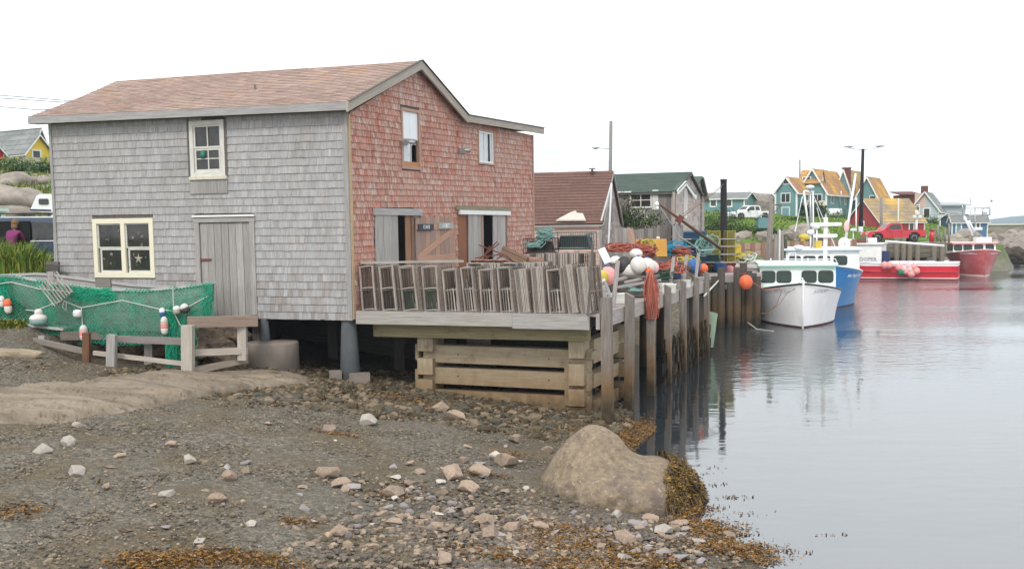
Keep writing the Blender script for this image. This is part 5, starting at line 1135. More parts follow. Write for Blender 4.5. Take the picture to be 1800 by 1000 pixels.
for k, (x, y, Y, w1) in enumerate([(1085, 527, 26.6, .5), (1165, 500, 31.2, .45), (1176, 506, 30.6, .35), (1198, 499, 33, .4)]):
    m = MB(); c = PY(x, y, Y); m.box((c.x, c.y, ZD + .12), (w1, .4, .22), rz=k * .7); m.box((c.x, c.y, ZD + .245), (w1 * 1.05, .43, .03), rz=k * .7, t=(1.15, 1.15, 1.15)); tag(m.build('bait_box', 'old_white'), 'small pale lidded box on the deck, %s' % ['by the stake nearest the corner', 'beyond the red rope post', 'closest to the edge beam', 'nearest the far end'][k], 'box', 'small pale boxes on the deck')
for k, (a, b, Y) in enumerate([((1056, 500), (1100, 488), 27), ((1086, 505), (1160, 492), 27.5), ((1100, 496), (1156, 484), 28)]):
    m = MB(); p, q = PY(*a, Y), PY(*b, Y + 1.5); m.beam(p, q, .09, .06); tag(m.build('pole', 'deck_wood'), 'grey pole lying across the deck clutter, %s of three' % ['left', 'lowest', 'right'][k], 'pole', 'poles across the deck clutter')
# ---------------------------------------------------------------- sheds behind the wharf
def rowshingle(P, m, s0, s1, z0, zt_, clip=None, step=.16, wr=(.12, .3), t=(.85, 1.12), holes=(), off=.02):
    i = 0; z = z0
    while z < zt_:
        s = s0 - random.random() * .1
        while s < s1:
            a = max(s, s0); b = min(s + random.uniform(*wr), s1); s = b if b > s else s + .1; md = (a + b) / 2; top = z + step * 1.1
            if clip: 
                ta, tb = min(top, clip(a)), min(top, clip(b))
            else: ta = tb = min(top, zt_)
            if b - a < .02 or (ta <= z + .01 and tb <= z + .01): continue
            if any(a < h[1] and b > h[0] and z < h[3] and z + step > h[2] for h in holes): continue
            ta, tb = max(ta, z + .003), max(tb, z + .003); zz = z + random.uniform(-.008, .004)
            m.quad(P.at(a + .004, zz, off), P.at(b - .004, zz, off), P.at(b - .004, tb, .004), P.at(a + .004, ta, .004), rt(*t)); m.quad(P.at(a, zz, off), P.at(a, zz, 0), P.at(b, zz, 0), P.at(b, zz, off), (.5, .5, .5))  # underside quad painted dark as the shade below the row
        z += step
def gable_house(name, label, cat, c0, d, L, W, zb, ze, zr, mw, mr, over=.25, parts=None, trim='white_paint', group=None, roofstep=.2, tw=.14, lap=.16):
    """c0: near corner; d: direction of the eave wall (away from c0); gable wall goes back from c0 along the normal. returns root, eave plane, gable plane"""
    c0 = V((c0[0], c0[1], 0)); P = Plane(c0, d); g = -P.n; Q = Plane(c0, (g.x, g.y)); root = thing(name, label, cat, (c0.x, c0.y, zb), group)
    Qn = Q.n if Q.n.dot(P.d) < 0 else -Q.n; Q.n = Qn
    m = MB(); q = [c0, c0 + P.d * L, c0 + P.d * L + g * W, c0 + g * W]; z = lambda p, h: V((p.x, p.y, h))
    rl = (c0 + g * W / 2); rr = rl + P.d * L
    m.quad(z(q[0], zb), z(q[1], zb), z(q[1], ze), z(q[0], ze)); m.quad(z(q[2], zb), z(q[3], zb), z(q[3], ze), z(q[2], ze))
    m.poly([z(q[3], zb), z(q[0], zb), z(q[0], ze), z(rl, zr - .02), z(q[3], ze)]); m.poly([z(q[1], zb), z(q[2], zb), z(q[2], ze), z(rr, zr - .02), z(q[1], ze)]); m.build('wall', mw, root)
    k = (zr - ze) / (W / 2); ro = MB(); ov = over
    for sgn in (0, 1):
        e = (c0 - g * ov) if sgn == 0 else (c0 + g * (W + ov)); ez = ze - k * ov
        a, b = z(e - P.d * ov, ez + .05), z(e + P.d * (L + ov), ez + .05); r0, r1 = z(rl - P.d * ov, zr + .05), z(rr + P.d * ov, zr + .05)
        n = max(4, int((r0 - a).length / roofstep))
        up = (r0 - a).cross(b - a); up = up if up.z > 0 else -up; up.normalize()
        ro.hexa([p - up * .1 for p in (a, b, r1, r0)] + [a, b, r1, r0], (.7, .7, .7))
        nu = max(6, int(L / .9))
        for i in range(n):
            v0, v1 = i / n, min(1, (i + 1.05) / n)
            for j in range(nu):
                u0, u1 = j / nu, (j + 1) / nu; pt = lambda u, v: a.lerp(b, u).lerp(r0.lerp(r1, u), v)
                ro.quad(pt(u0, v0) + up * .025, pt(u1, v0) + up * .025, pt(u1, v1) + up * .006, pt(u0, v1) + up * .006, rt(.88, 1.1)); ro.quad(pt(u0, v0) + up * .025, pt(u0, v0), pt(u1, v0), pt(u1, v0) + up * .025, (.6, .6, .6))
    ro.build('roof', mr, root)
    t = MB()
    for s_, pp in ((-1, c0 - P.d * (ov + .01)), (1, c0 + P.d * (L + ov + .01))):
        for e in (-ov, W + ov): t.beam(z(pp + g * e, ze - k * ov - .04), z(pp + g * W / 2, zr - .04), .05, tw, up=(0, 0, 1))
    t.beam(z(c0 - g * (ov + .02) - P.d * ov, ze - k * ov - .03), z(c0 - g * (ov + .02) + P.d * (L + ov), ze - k * ov - .03), .04, tw * .8)
    t.build('trim', trim, root)
    for (u, v) in ((0, 0), (L, 0), (0, W)): cb = MB(); p = c0 + P.d * u + g * v; cb.box((p.x, p.y, (zb + ze) / 2), (tw, tw, ze - zb), rz=math.atan2(P.d.y, P.d.x)); cb.build('corner_board', trim, root)
    return root, P, Q, g
def hwin(root, P, s, z, w, h, name='window', fm='white_paint', gm='glass', nx=2, ny=1, fw=.09, off=.0):
    m = MB(); H4 = (s - w / 2, s + w / 2, z - h / 2, z + h / 2); frame(m, P, H4, fw, off, off + .05)
    for i in range(1, nx): x = H4[0] + w * i / nx; pbox(m, P, x - fw * .3, x + fw * .3, H4[2] + fw, H4[3] - fw, off, off + .045)
    for i in range(1, ny): y = H4[2] + h * i / ny; pbox(m, P, H4[0] + fw, H4[1] - fw, y - fw * .25, y + fw * .25, off, off + .042)
    f = m.build(name, fm, root); g = MB(); pbox(g, P, H4[0] + fw * .9, H4[1] - fw * .9, H4[2] + fw * .9, H4[3] - fw * .9, off, off + .02); g.build('pane', gm, f); return f
# brown roofed shed
Pb = Plane(PY(1056, 470, 45), (-.965, .262)); sc0, ze = Pb.px(1056, 391); c0 = Pb.at(sc0, 0); W_ = 5.2; zr = PY(1077, 302, 47.4).z
bs, P, Q, g = gable_house('net_shed', 'low pinkish shingled shed with big brown roof right of the red wall', 'shed', (c0.x, c0.y), (-.965, .262), 9, W_, 2.0, ze, zr, 'pink_shingle', 'roof_brown', .12, trim='grey_wood', tw=.1)
if P.d.x > 0: pass
m = MB(); rowshingle(P, m, 0, 6, 2.4, ze - .05, wr=(.18, .4), step=.17); m.build('front_shingles', 'pink_shingle', bs)
k = (zr - ze) / (W_ / 2); m = MB(); rowshingle(Q, m, 0, W_, 2.4, zr, clip=lambda s: ze - .05 + k * min(s, W_ - s), wr=(.2, .45), step=.2, t=(.65, 1.2)); m.build('gable_shingles', 'pale_shingle', bs)
m = MB(); pts = [P.px(978, 391), P.px(1031, 391), P.px(1023, 379), P.px(1012, 378), P.px(1010, 374), P.px(1001, 377), P.px(994, 381)]
for (s_, z_) in [(0, 0)]:
    pp = [P.at(s, z + .10, .14 - (z - ze) * 1.05) for s, z in pts]; m.poly(pp, (1, .9, .86)); m.poly([p - V((0, 0, .04)) for p in pp][::-1])
m.build('bare_roof_patch', 'old_white', bs)
a = PY(1075, 322, 44.6); b = PY(1069, 442, 44.6); m = MB(); m.beam(a, b, .07, .07); m.beam(PY(1057, 388, 44.8), a, .06, .06); m.build('drain_pipe', 'white_metal', bs)
hwin(bs, Q, W_ * .5, (ze + zr) / 2 - .7, .45, 1.1, fm='pale_shingle', gm='dark_wood', nx=1)
m = MB(); c = PY(1041, 299, 47.5); m.lathe((c.x, c.y, c.z - .2), [(.05, 0), (.05, .22), (.16, .24), (.16, .28), (.01, .33)], 10); m.build('chimney_vent', 'metal', bs)
# green roofed shed
Pg = Plane(PY(1187, 450, 52), (-.93, .367)); s_, ze = Pg.px(1187, 337); c0 = Pg.at(s_, 0); zr = PY(1212, 304, 55).z
gs, P, Q, g = gable_house('weathered_shed', 'weathered plank shed with green roof and climbing plants', 'shed', (c0.x, c0.y), (-.93, .367), 8, 6.4, 2.2, ze, zr, 'grey_wood', 'roof_green', .15, trim='dark_wood', tw=.1)
m = MB(); s = 0
while s < 4.2: w_ = random.uniform(.12, .28); pbox(m, P, s + .005, s + w_ - .005, 2.2, ze - .05, .0, random.uniform(.02, .04), rt(.35, 1.25)); s += w_
m.build('planking', 'deck_wood', gs)
x0, z0 = P.px(1127, 352); f = hwin(gs, P, x0, z0, 1.15, .8, nx=2, ny=2, fm='old_white', gm='glass', fw=.08, off=.04); m = MB(); pbox(m, P, x0 - .9, x0 - .6, z0 - .5, z0 + .5, .05, .08); m.build('shutter', 'old_white', f)
k = (zr - ze) / 3.2; m = MB(); rowshingle(Q, m, 0, 6.4, 2.4, zr, clip=lambda s: ze - .05 + k * min(s, 6.4 - s), wr=(.2, .45), step=.24, t=(.7, 1.25)); m.build('gable_shingles', 'pale_shingle', gs)
m = MB(); pbox(m, P, 2.2, 5.3, ze + .0, ze + .07, .2, .25, ax='h'); m.build('gutter', 'white_paint', gs)
# gabled dormer porch on the right of the green shed
Pp = Plane(PY(1187, 400, 51.5), (.5, .866)); a = Pp.px(1187, 337); b = Pp.px(1217, 344); ap = Pp.px(1201, 322)
root = thing('porch', 'small white shingled gabled porch on the weathered shed', 'porch', Pp.at(a[0], 2.4)); m = MB(); rl = lambda s: np.interp(s, [a[0], ap[0], b[0]], [a[1], ap[1], b[1]])
rowshingle(Pp, m, a[0], b[0], 2.4, ap[1], clip=lambda s: float(rl(s)), wr=(.2, .4), step=.2, t=(1.1, 1.35)); m.build('front_shingles', 'pale_shingle', root)
m = MB(); 
for q0, q1 in ((a, ap), (ap, b)): 
    A0, A1 = Pp.at(q0[0] + (-.1 if q0 is a else 0), q0[1] - (.05 if q0 is a else 0), .15), Pp.at(q1[0] + (.15 if q1 is b else 0), q1[1] - (.12 if q1 is b else 0), .15); m.beam(A0, A1, .05, .22)
m.build('barge_boards', 'white_paint', root); m = MB()
for q0, q1 in ((a, ap), (ap, b)): slab(m, Pp.at(q0[0], q0[1] + .08, .18), Pp.at(q1[0], q1[1] + .08, .18), Pp.at(q1[0], q1[1] + .08, -.2), Pp.at(q0[0], q0[1] + .08, -.2), .06)
m.build('roof', 'roof_green', root); m = MB(); pbox(m, Pp, a[0] + .02, b[0] - .02, 2.3, a[1], -.15, -.02); m.build('wall', 'pale_shingle', root); hwin(root, Pp, (a[0] * .45 + b[0] * .55), Pp.px(1200, 357)[1], .35, 1.5, fm='white_paint', gm='pale_shingle', nx=1, off=.02)
# second gabled wing further right
Pw = Plane(PY(1214, 400, 57), (.5, .866)); a = Pw.px(1213, 340); b = Pw.px(1238, 352); ap = Pw.px(1229, 313)
root = thing('rear_shed', 'narrow shingled shed with dark roof, rightmost of the shed row', 'shed', Pw.at(a[0], 2.4)); m = MB(); P4 = [a, ap, b]
rl2 = lambda s, P4=P4: float(np.interp(s, [q[0] for q in P4], [q[1] for q in P4])); rowshingle(Pw, m, a[0], b[0], 2.4, ap[1], clip=rl2, wr=(.25, .5), step=.22, t=(.85, 1.2)); m.build('gable_shingles', 'pale_shingle', root)
m = MB(); pbox(m, Pw, a[0] + .02, b[0] - .02, 2.3, a[1] - .1, -5, -.02); m.poly([Pw.at(a[0], a[1], -.01), Pw.at(ap[0], ap[1], -.01), Pw.at(b[0], b[1], -.01), Pw.at(b[0], 2.3, -.01), Pw.at(a[0], 2.3, -.01)]); m.build('wall', 'pale_shingle', root)
m = MB(); 
for q0, q1 in ((a, ap), (ap, b)): slab(m, Pw.at(q0[0], q0[1] + .1, .2), Pw.at(q1[0], q1[1] + .1, .2), Pw.at(q1[0], q1[1] + .1, -5), Pw.at(q0[0], q0[1] + .1, -5), .1)
m.build('roof', 'roof_green', root); m = MB(); m.beam(Pw.at(ap[0], ap[1], .24), Pw.at(b[0], b[1], .24), .05, .16); m.build('barge_board', 'dark_wood', root)
for (x, y) in ((1232, 352), (1226, 375)): 
    s_, z_ = Pw.px(x, y); hwin(root, Pw, s_, z_, .3, .5, fm='pale_shingle', gm='dark', nx=1, off=.02)
# vines
def bush(c, r, n, ls, label, name='bush', cat='bush', m_='foliage', cols=((1, 1, 1), (.6, .7, .6), (1.6, 1.5, 1.1), (.35, .45, .4)), group=None, stem=True, low=0):
    n = int(n); d = rng.normal(size=(n, 3)); d /= np.linalg.norm(d, axis=1)[:, None]; rad = rng.random(n) ** .45
    lump = np.array([noise.noise(V((q[0] * 2.2 + c[0], q[1] * 2.2 + c[1], q[2] * 2.2))) for q in d]); p = d * (rad * (1 + lump * .55))[:, None] * np.array(r)[None] + np.array(c)[None]
    if low: p = p[p[:, 2] > low]; n = len(p)
    l2 = np.array([noise.noise(V(q) * 2.2 / max(r)) for q in p]); t = tints(n, cols, .2) * (1 + l2[:, None] * .8)
    if not stem: return tag(leaves(name, p, rng.uniform(.6, 1.4, n) * ls, t, m_), label, cat, group)
    root = thing(name, label, cat, (c[0], c[1], c[2] - r[2] * .6), group); leaves('crown', p, rng.uniform(.6, 1.4, n) * ls, t, m_, root)
    m = MB()
    for k in range(6): m.tube([(c[0], c[1], c[2] - r[2] * .9), (c[0] + random.uniform(-.4, .4) * r[0], c[1] + random.uniform(-.4, .4) * r[1], c[2]), (c[0] + random.uniform(-.8, .8) * r[0], c[1], c[2] + r[2] * .5)], [.03 * max(r), .02 * max(r), .005], 5)
    m.build('stems', 'bark', root); return root
bush(PY(1118, 388, 51.6), (1.6, .25, .65), 1500, .12, 'tangled plants growing up the weathered plank wall', 'climbing_plant', 'plant'); bush(PY(1100, 366, 51.7), (.6, .2, 1.2), 500, .10, 'dead brown vine left of the small paned window', 'dead_vine', 'plant', cols=((1.5, .9, 1), (.7, .5, .7), (2.2, 1.4, 2)))
# board fences
def boards(pa, pb, yt0, yt1, Y0, Y1, zb, name, label, ma, wmin=.12, wmax=.3, tr=(.6, 1.15)):
    a = PY(pa, yt0, Y0); b = PY(pb, yt1, Y1); L = (V((b.x, b.y, 0)) - V((a.x, a.y, 0))).length; s = 0; P = Plane(a, (b.x - a.x, b.y - a.y)); m = MB()
    while s < L: w_ = random.uniform(wmin, wmax); z = a.z + (b.z - a.z) * s / L; pbox(m, P, s + .006, min(s + w_, L), zb, z + random.uniform(-.1, .06), .0, .03, rt(*tr)); s += w_
    root = thing(name, label, 'fence', (a.x, a.y, zb)); m.build('boards', ma, root); r = MB()
    for z in (zb + .4, (a.z + zb) / 2 + .5): pbox(r, P, 0, L, z, z + .1, -.08, -.002, ax='h')
    for q in (0.05, L / 2, L - .1): pbox(r, P, q, q + .1, zb - .3, a.z, -.19, -.085)
    r.build('rails', 'dark_wood', root); return root
boards(1080, 1108, 400, 401, 43, 43, 2.4, 'board_fence', 'short brown board fence beside the drain pipe', 'deck_wood')
boards(1112, 1182, 400, 398, 43.5, 44.5, 2.4, 'board_fence', 'long grey green board fence behind the amber tank', 'dark_wood', tr=(1.3, 2.3)); boards(1182, 1200, 393, 398, 44, 45, 2.4, 'board_fence', 'pale narrow board fence right of the long one', 'grey_wood')
m = MB(); m.beam(PY(1107, 402, 42.6), PY(1116, 446, 42.6), .25, .04, up=(0, -1, 0)); tag(m.build('leaning_board', 'pale_brown_wood'), 'pale board leaning where the two fences meet', 'board')
# derrick boom and block
root = thing('derrick', 'rusty boom with pulley block rising over the traps', 'derrick', PY(1290, 440, 42)); a, b = PY(1157, 358, 40), PY(1268, 438, 42); m = MB(); m.tube([a, a.lerp(b, .5), b], [.04, .06, .06], 10); m.build('boom', 'rust', root)
m = MB(); q = a.lerp(b, .33); m.box(q, (.22, .2, .3), rot=RY(.6)); m.build('clamp', 'rust_iron', root); m = MB(); m.blob(a + V((-.05, 0, -.02)), (.09, .06, .10), 2, .05); m.blob(a + V((-.03, 0, -.17)), (.06, .04, .08), 2, .05); m.build('pulley', 'white_metal', root)
m = MB(); q2 = PY(1270, 328, 52); m.tube([q, q2], .02, 5); m.tube([q + V((0, .05, .1)), q2 + V((.1, 0, .15))], .012, 5); m.build('topping_line', 'rope_brown', root)
m = MB(); m.tube([a, PY(1195, 416, 41), PY(1232, 440, 41.5), PY(1262, 438, 42)], .014, 5); m.build('hanging_line', 'rope_white', root)
# black piling
p = PH(1272, 51.8, 0); m = MB(); t_ = PY(1272, 318, 51.8); m.tube([(p.x, p.y, -2), (p.x, p.y, 2), (t_.x, t_.y, t_.z)], [.19, .17, .155], 14); root = thing('mooring_pile', 'tall black piling standing in the water by the second wharf', 'piling', (p.x, p.y, 0)); m.build('pile', 'tar_pole', root); m = MB(); m.lathe(t_, [(.155, -.02), (.19, .0), (.18, .07), (.02, .1)], 12); m.build('cap', 'plastic_black', root)
# stacked wire crates (blue, yellow) at the second wharf
def crate(x0, x1, y0, y1, Y, ma, label, gp='stacked wire traps on the second wharf'):
    a, b = PY(x0, y1, Y), PY(x1, y0, Y); wiretrap(V(((a.x + b.x) / 2, Y + .4, a.z)), (b.x - a.x, .8, (b.z - a.z)), 0, ma, label, gp)
    m = MB(); m.box(((a.x + b.x) / 2, Y + .4, (a.z + b.z) / 2), ((b.x - a.x) * .9, .55, (b.z - a.z) * .8), t=(.4, .4, .4));  # dark filler box added, the shade inside the stack put into its tint
    q = m.build('dark_fill', ma, list(COL.objects)[-1] if False else None); q.parent = LASTW[0]; q.data.transform(Matrix.Translation(-V(LASTW[0].location))); return q
LASTW = [None]; _wt = wiretrap
def wiretrap(*a, **k): LASTW[0] = _wt(*a, **k); return LASTW[0]
cols = [(1200, 1242), (1244, 1266), (1279, 1293)]; rows = [(406, 420), (420, 433), (434, 447), (447, 461)]
for i, (x0, x1) in enumerate(cols):
    for j, (y0, y1) in enumerate(rows):
        ma = ['wire_blue', 'wire_yellow', 'wire_yellow'][i] if (i, j) != (0, 1) else 'wire_green'; ma = 'wire_green' if (i, j) in ((1, 3),) else ma
        crate(x0, x1, y0, y1, 48 + i * .3, ma, '%s wire trap, %s in the %s column of the stack' % ({'wire_blue': 'blue', 'wire_yellow': 'yellow', 'wire_green': 'green'}[ma], ['topmost', 'second from top', 'third from top', 'lowest'][j], ['left', 'middle', 'right'][i]))
m = MB()
for j in range(4):
    y = rows[j][1]; m.beam(PY(1199, y, 47.9), PY(1294, y, 48.6), .05, .05)
tag(m.build('trap_runners', 'deck_wood'), 'thin wooden runners between the layers of wire traps', 'runners')
rope(PY(1243, 432, 47.2), .5, 26, 'rope_teal', 'blue green rope hanging on the wire trap stack', .02, 1.8, axis=1)
# ---------------------------------------------------------------- second wharf
Z2 = 2.3
w2 = thing('second_wharf', 'dark piled wharf behind the first one, cluttered with rope and traps', 'wharf', PZ(1290, 470, Z2))
a, b, c, d = PZ(1240, 484, Z2), PZ(1335, 481, Z2), PZ(1345, 459, Z2), PZ(1190, 462, Z2); m = MB(); slab(m, *[V((p.x, p.y, Z2)) for p in (a, b, c, d)], .12); m.build('deck', 'deck_wood', w2)
m = MB(); m.beam(V((a.x - .5, a.y - .05, Z2 - .2)), V((b.x, b.y - .05, Z2 - .2)), .2, .3); m.beam(V((a.x - .5, a.y - .05, Z2 - .55)), V((b.x, b.y - .05, Z2 - .55)), .15, .22, (.7, .7, .7)); m.beam(V((b.x, b.y, Z2 - .15)), V((c.x, c.y, Z2 - .15)), .2, .3); m.build('edge_beam', 'deck_wood', w2)
for k, (x, yt, dY) in enumerate([(1243, 492, 0), (1257, 486, .3), (1268, 470, -.3), (1284, 497, 0), (1296, 471, -.2), (1307, 462, .2), (1316, 476, 0), (1324, 480, .3), (1331, 486, .2), (1250, 490, 1), (1275, 490, 1.3), (1300, 490, 1.5), (1312, 490, 3), (1326, 488, 4), (1336, 484, 6), (1341, 478, 9)]):
    p = PH(x, a.y - .25 + dY, 0); t_ = PY(x, yt, a.y - .25 + dY); m = MB(); m.tube([(p.x, p.y, -2), (t_.x, t_.y, t_.z)], .17 if k < 9 else .13, 9); m.build('pile', 'pile_wood', w2)
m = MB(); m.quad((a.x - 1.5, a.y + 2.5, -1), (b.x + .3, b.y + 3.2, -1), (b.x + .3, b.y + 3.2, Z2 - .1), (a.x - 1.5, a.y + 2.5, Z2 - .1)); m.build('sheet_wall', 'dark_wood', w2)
o_ = PY(1311, 496, 45.6); ball(o_, .30, 'plastic_orange', 'large orange buoy hanging between white boat and second wharf', stretch=1.1)
m = MB(); m.tube([o_ + V((0, 0, .4)), PY(1300, 482, 46), PY(1296, 474, 47.2)], .025, 5); m.tube([o_ + V((.3, 0, 0)), PY(1340, 508, 46), PY(1372, 506, 45.2)], .018, 5); tag(m.build('mooring_line', 'rope_red'), 'line from the orange buoy to the white boat', 'rope')
m = MB(); m.tube([PY(1285, 500, 49.6), PY(1290, 530, 48.6), PY(1305, 560, 47), PY(1330, 578, 45), PY(1360, 582, 43.8)], .018, 5); tag(m.build('mooring_line', 'rope_white'), 'slack line dipping from the second wharf to the water', 'rope')
m = MB(); m.tube([PY(1309, 515, 49.2), PY(1320, 545, 47.5), PY(1345, 552, 45.5), PY(1364, 537, 44.7), PY(1375, 510, 44.6)], .014, 5); tag(m.build('mooring_line', 'rope_brown'), 'thin line drooping under the white boat bow', 'rope')
m = MB(); m.tube([PZ(1238, 520, 2.2), PY(1252, 505, 40), PY(1268, 488, 49.6)], .03, 5); tag(m.build('mooring_line', 'rope_white'), 'taut line between the wharf corner and the second wharf', 'rope')
for k, (x, y, ma, r, n) in enumerate([(1232, 468, 'rope_brown', .55, 30), (1250, 470, 'rope_red', .5, 24), (1247, 478, 'wire_yellow', .45, 18), (1278, 472, 'rope_red', .45, 22), (1262, 478, 'rope_teal', .4, 16), (1310, 464, 'rope_white', .5, 14), (1300, 460, 'wire_yellow', .5, 14)]):
    rope(PY(x, y, 49.8 + .2 * k), r, n, ma, '%s rope heap on the second wharf, %s' % ({'rope_brown': 'brown', 'rope_red': 'red', 'wire_yellow': 'yellow', 'rope_teal': 'teal', 'rope_white': 'whitish'}[ma], ['at its left end', 'left of the rope covered piling', 'lowest and nearest', 'right of the black piling', 'beside the black piling', 'near the white boat', 'behind the orange buoy'][k]), .03, .7, seed=k)
ball(PY(1264, 470, 49.6), .35, 'plastic_blue', 'blue buoy at the foot of the black piling'); ball(PY(1283, 476, 49.6), .25, 'plastic_pink', 'dull red buoy right of the black piling')
for (x0, x1, y0, y1, Y, lb) in ((1294, 1303, 431, 446, 55, 'upright yellow crate beside the wire trap stack'), (1300, 1317, 446, 457, 54, 'yellow crate lying on the second wharf'), (1318, 1322, 445, 456, 55, 'narrow yellow crate at the right of the lying one')):
    p, q = PY(x0, y1, Y), PY(x1, y0, Y); fbox((p + q) / 2 + V((0, .3, 0)), (q.x - p.x, .6, q.z - p.z), RY(0), 'plastic_yellow', lb, 'fish_crate', 'crate', .05)
m = MB(); p, q = PY(1300, 463, 53), PY(1342, 459, 53); m.box((p + q) / 2, (q.x - p.x, 1.2, .2)); tag(m.build('float_stage', 'old_white'), 'pale low platform in front of the yellow crates', 'platform')
# tall poles near the boats
for (x0, yb, x1, yt, Y, r0, r1, ma, lb) in [(1349, 470, 1357, 357, 60, .20, .14, 'post_wood', 'tall brown leaning piling left of the blue boat'), (1366, 466, 1369, 402, 60, .09, .07, 'pole_wood', 'first thin piling of the cluster by the blue boat'), (1376, 466, 1374, 405, 60.5, .12, .09, 'pole_wood', 'broad grey piling of the cluster by the blue boat'), (1370, 466, 1371, 404, 59, .05, .04, 'old_white', 'white pipe among the pilings by the blue boat'), (1361, 466, 1364, 412, 60, .12, .1, 'pole_wood', 'leftmost grey piling of the cluster by the blue boat'), (1383, 466, 1380, 420, 61, .12, .1, 'pile_wood', 'dark piling at the right of the cluster')]:
    p = PY(x0, yb, Y); q = PY(x1, yt, Y); m = MB(); m.tube([(p.x, p.y, -1), p, q], [r0, r0, r1], 9); tag(m.build('piling', ma), lb, 'piling')
m = MB(); p = PY(1357, 360, 60); m.beam(p, PY(1374, 361, 60), .06, .06); m.beam(PY(1372, 362, 60), PY(1357, 378, 60), .04, .04); tag(m.build('bracket', 'rust_iron'), 'iron bracket near the top of the tall brown piling', 'bracket')
# long timber bulkhead
m = MB(); p, q = PY(1285, 436, 74), PY(1500, 427, 84)
for k in range(5): m.beam(V((p.x, p.y, 3.0 - k * .5)), V((q.x, q.y, 3.0 - k * .5)), .3, .46, rt(.7, 1.15, .05))
for k in range(14): c = p.lerp(q, k / 13); m.box((c.x, c.y - .25, 1.2), (.28, .28, 4.2), t=(.6, .55, .5))
tag(m.build('timber_bulkhead', 'pale_brown_wood'), 'long timber bulkhead along the shore behind the blue boat', 'bulkhead')
# ---------------------------------------------------------------- boats
class Fr:
    """local frame: x towards the bow, y to the boat's left (port), z up"""
    def __init__(s, o, h): s.o = V((o[0], o[1], 0)); s.h = V((h[0], h[1], 0)).normalized(); s.p = V((-s.h.y, s.h.x, 0))
    def __call__(s, x, y, z): return s.o + s.h * x + s.p * y + V((0, 0, z))
def fbx(m, T, x0, x1, y0, y1, z0, z1, t=(1, 1, 1), top=(0, 0, 0, 0)):
    """box in a local frame; top = shifts of the upper x0,x1,y0,y1"""
    a, b, c, d = top
    m.hexa([T(x0, y0, z0), T(x1, y0, z0), T(x1, y1, z0), T(x0, y1, z0), T(x0 + a, y0 + c, z1), T(x1 + b, y0 + c, z1), T(x1 + b, y1 + d, z1), T(x0 + a, y1 + d, z1)], t)
def rrect(m, c, ux, uz, w, h, th, r=.25, t=(1, 1, 1)):
    """rounded panel"""
    n = ux.cross(uz).normalized(); P = []; rr = min(w, h) * r
    for (sx, sz, a0) in ((1, 1, 0), (-1, 1, 90), (-1, -1, 180), (1, -1, 270)):
        for k in range(5):
            a = R_(a0 + k * 22.5); P.append(c + ux * (sx * (w / 2 - rr) + rr * math.cos(a)) + uz * (sz * (h / 2 - rr) + rr * math.sin(a)))
    m.poly([p + n * th for p in P], t); m.poly([p - n * th for p in P][::-1], t)
    for i in range(len(P)): a, b = P[i], P[(i + 1) % len(P)]; m.quad(a - n * th, b - n * th, b + n * th, a + n * th, t)
def hull(root, T, L, B, zb, zm, zs, bands, rake=.55, full=.86, rail='black_rail', deckm='white_paint', zd=.12, stern=.9):
    br = lambda t: B / 2 * (1 - (1 - min(1, t / .36)) ** 2.4) ** .85 * (1 - (1 - stern) * max(0, t - .5) * 2)
    bw = lambda t: B / 2 * full * (1 - (1 - min(1, t / .42)) ** 1.75) * (1 - (1 - stern) * max(0, t - .5) * 2)
    zr = lambda t: zm + (zb - zm) * (1 - min(1, t / .6)) ** 1.7 + (zs - zm) * max(0, t - .6) / .4
    NT = 30; ts = [(i / NT) ** 1.5 for i in range(NT + 1)]
    def pt(t, v, sd):          # v: height fraction, may be given as absolute z through ('z', val)
        z1 = zr(t); z0 = -.45
        z = min(v[1], z1 - .005) if isinstance(v, tuple) else z0 + (z1 - z0) * v
        f = max(0, (z - 0) / max(z1, .01)); hb = bw(t) + (br(t) - bw(t)) * (f ** 1.25) if z > 0 else bw(t) * (1 + z * .5)
        return T(-t * L + rake * (1 - t) ** 3 * (z / zb) - rake, sd * max(hb, .012), z)
    lo = 0.0
    for (nm, mt, lv) in bands:
        m = MB(); nv = 6
        for sd in (-1, 1):
            idx = []
            for t in ts:
                z0_ = -.45 + (zr(t) + .45) * lo if not isinstance(lo, tuple) else min(lo[1], zr(t) - .006); z1_ = -.45 + (zr(t) + .45) * lv if not isinstance(lv, tuple) else min(lv[1], zr(t) - .005)
                row = []
                for k in range(nv + 1): row.append(len(m.v)); m.v.append(pt(t, ('z', z0_ + (z1_ - z0_) * k / nv + (.005 if lv == 1 and k == nv else 0)), sd))
                idx.append(row)
            for i in range(NT):
                for k in range(nv): q = (idx[i][k], idx[i + 1][k], idx[i + 1][k + 1], idx[i][k + 1]); m.face(q if sd > 0 else q[::-1], (1, 1, 1), None, True)
            if sd > 0: last = idx[-1]
            else: l2 = idx[-1]
        for k in range(nv): m.face((last[k], l2[k], l2[k + 1], last[k + 1]))
        m.build(nm, mt, root); lo = lv
    m = MB()                                     # rail and deck
    for sd in (-1, 1): m.tube([pt(t, 1.0, sd) + V((0, 0, .02)) for t in ts], .045, 6)
    m.build('rail', rail, root); m = MB()
    for i in range(NT):
        a, b = ts[i], ts[i + 1]; dz = V((0, 0, -zd)) if a < .4 else V((0, 0, -zd - .45))
        m.quad(pt(a, 1.0, -1) + dz, pt(b, 1.0, -1) + dz, pt(b, 1.0, 1) + dz, pt(a, 1.0, 1) + dz)
    m.build('boat_deck', deckm, root)
    return zr, pt
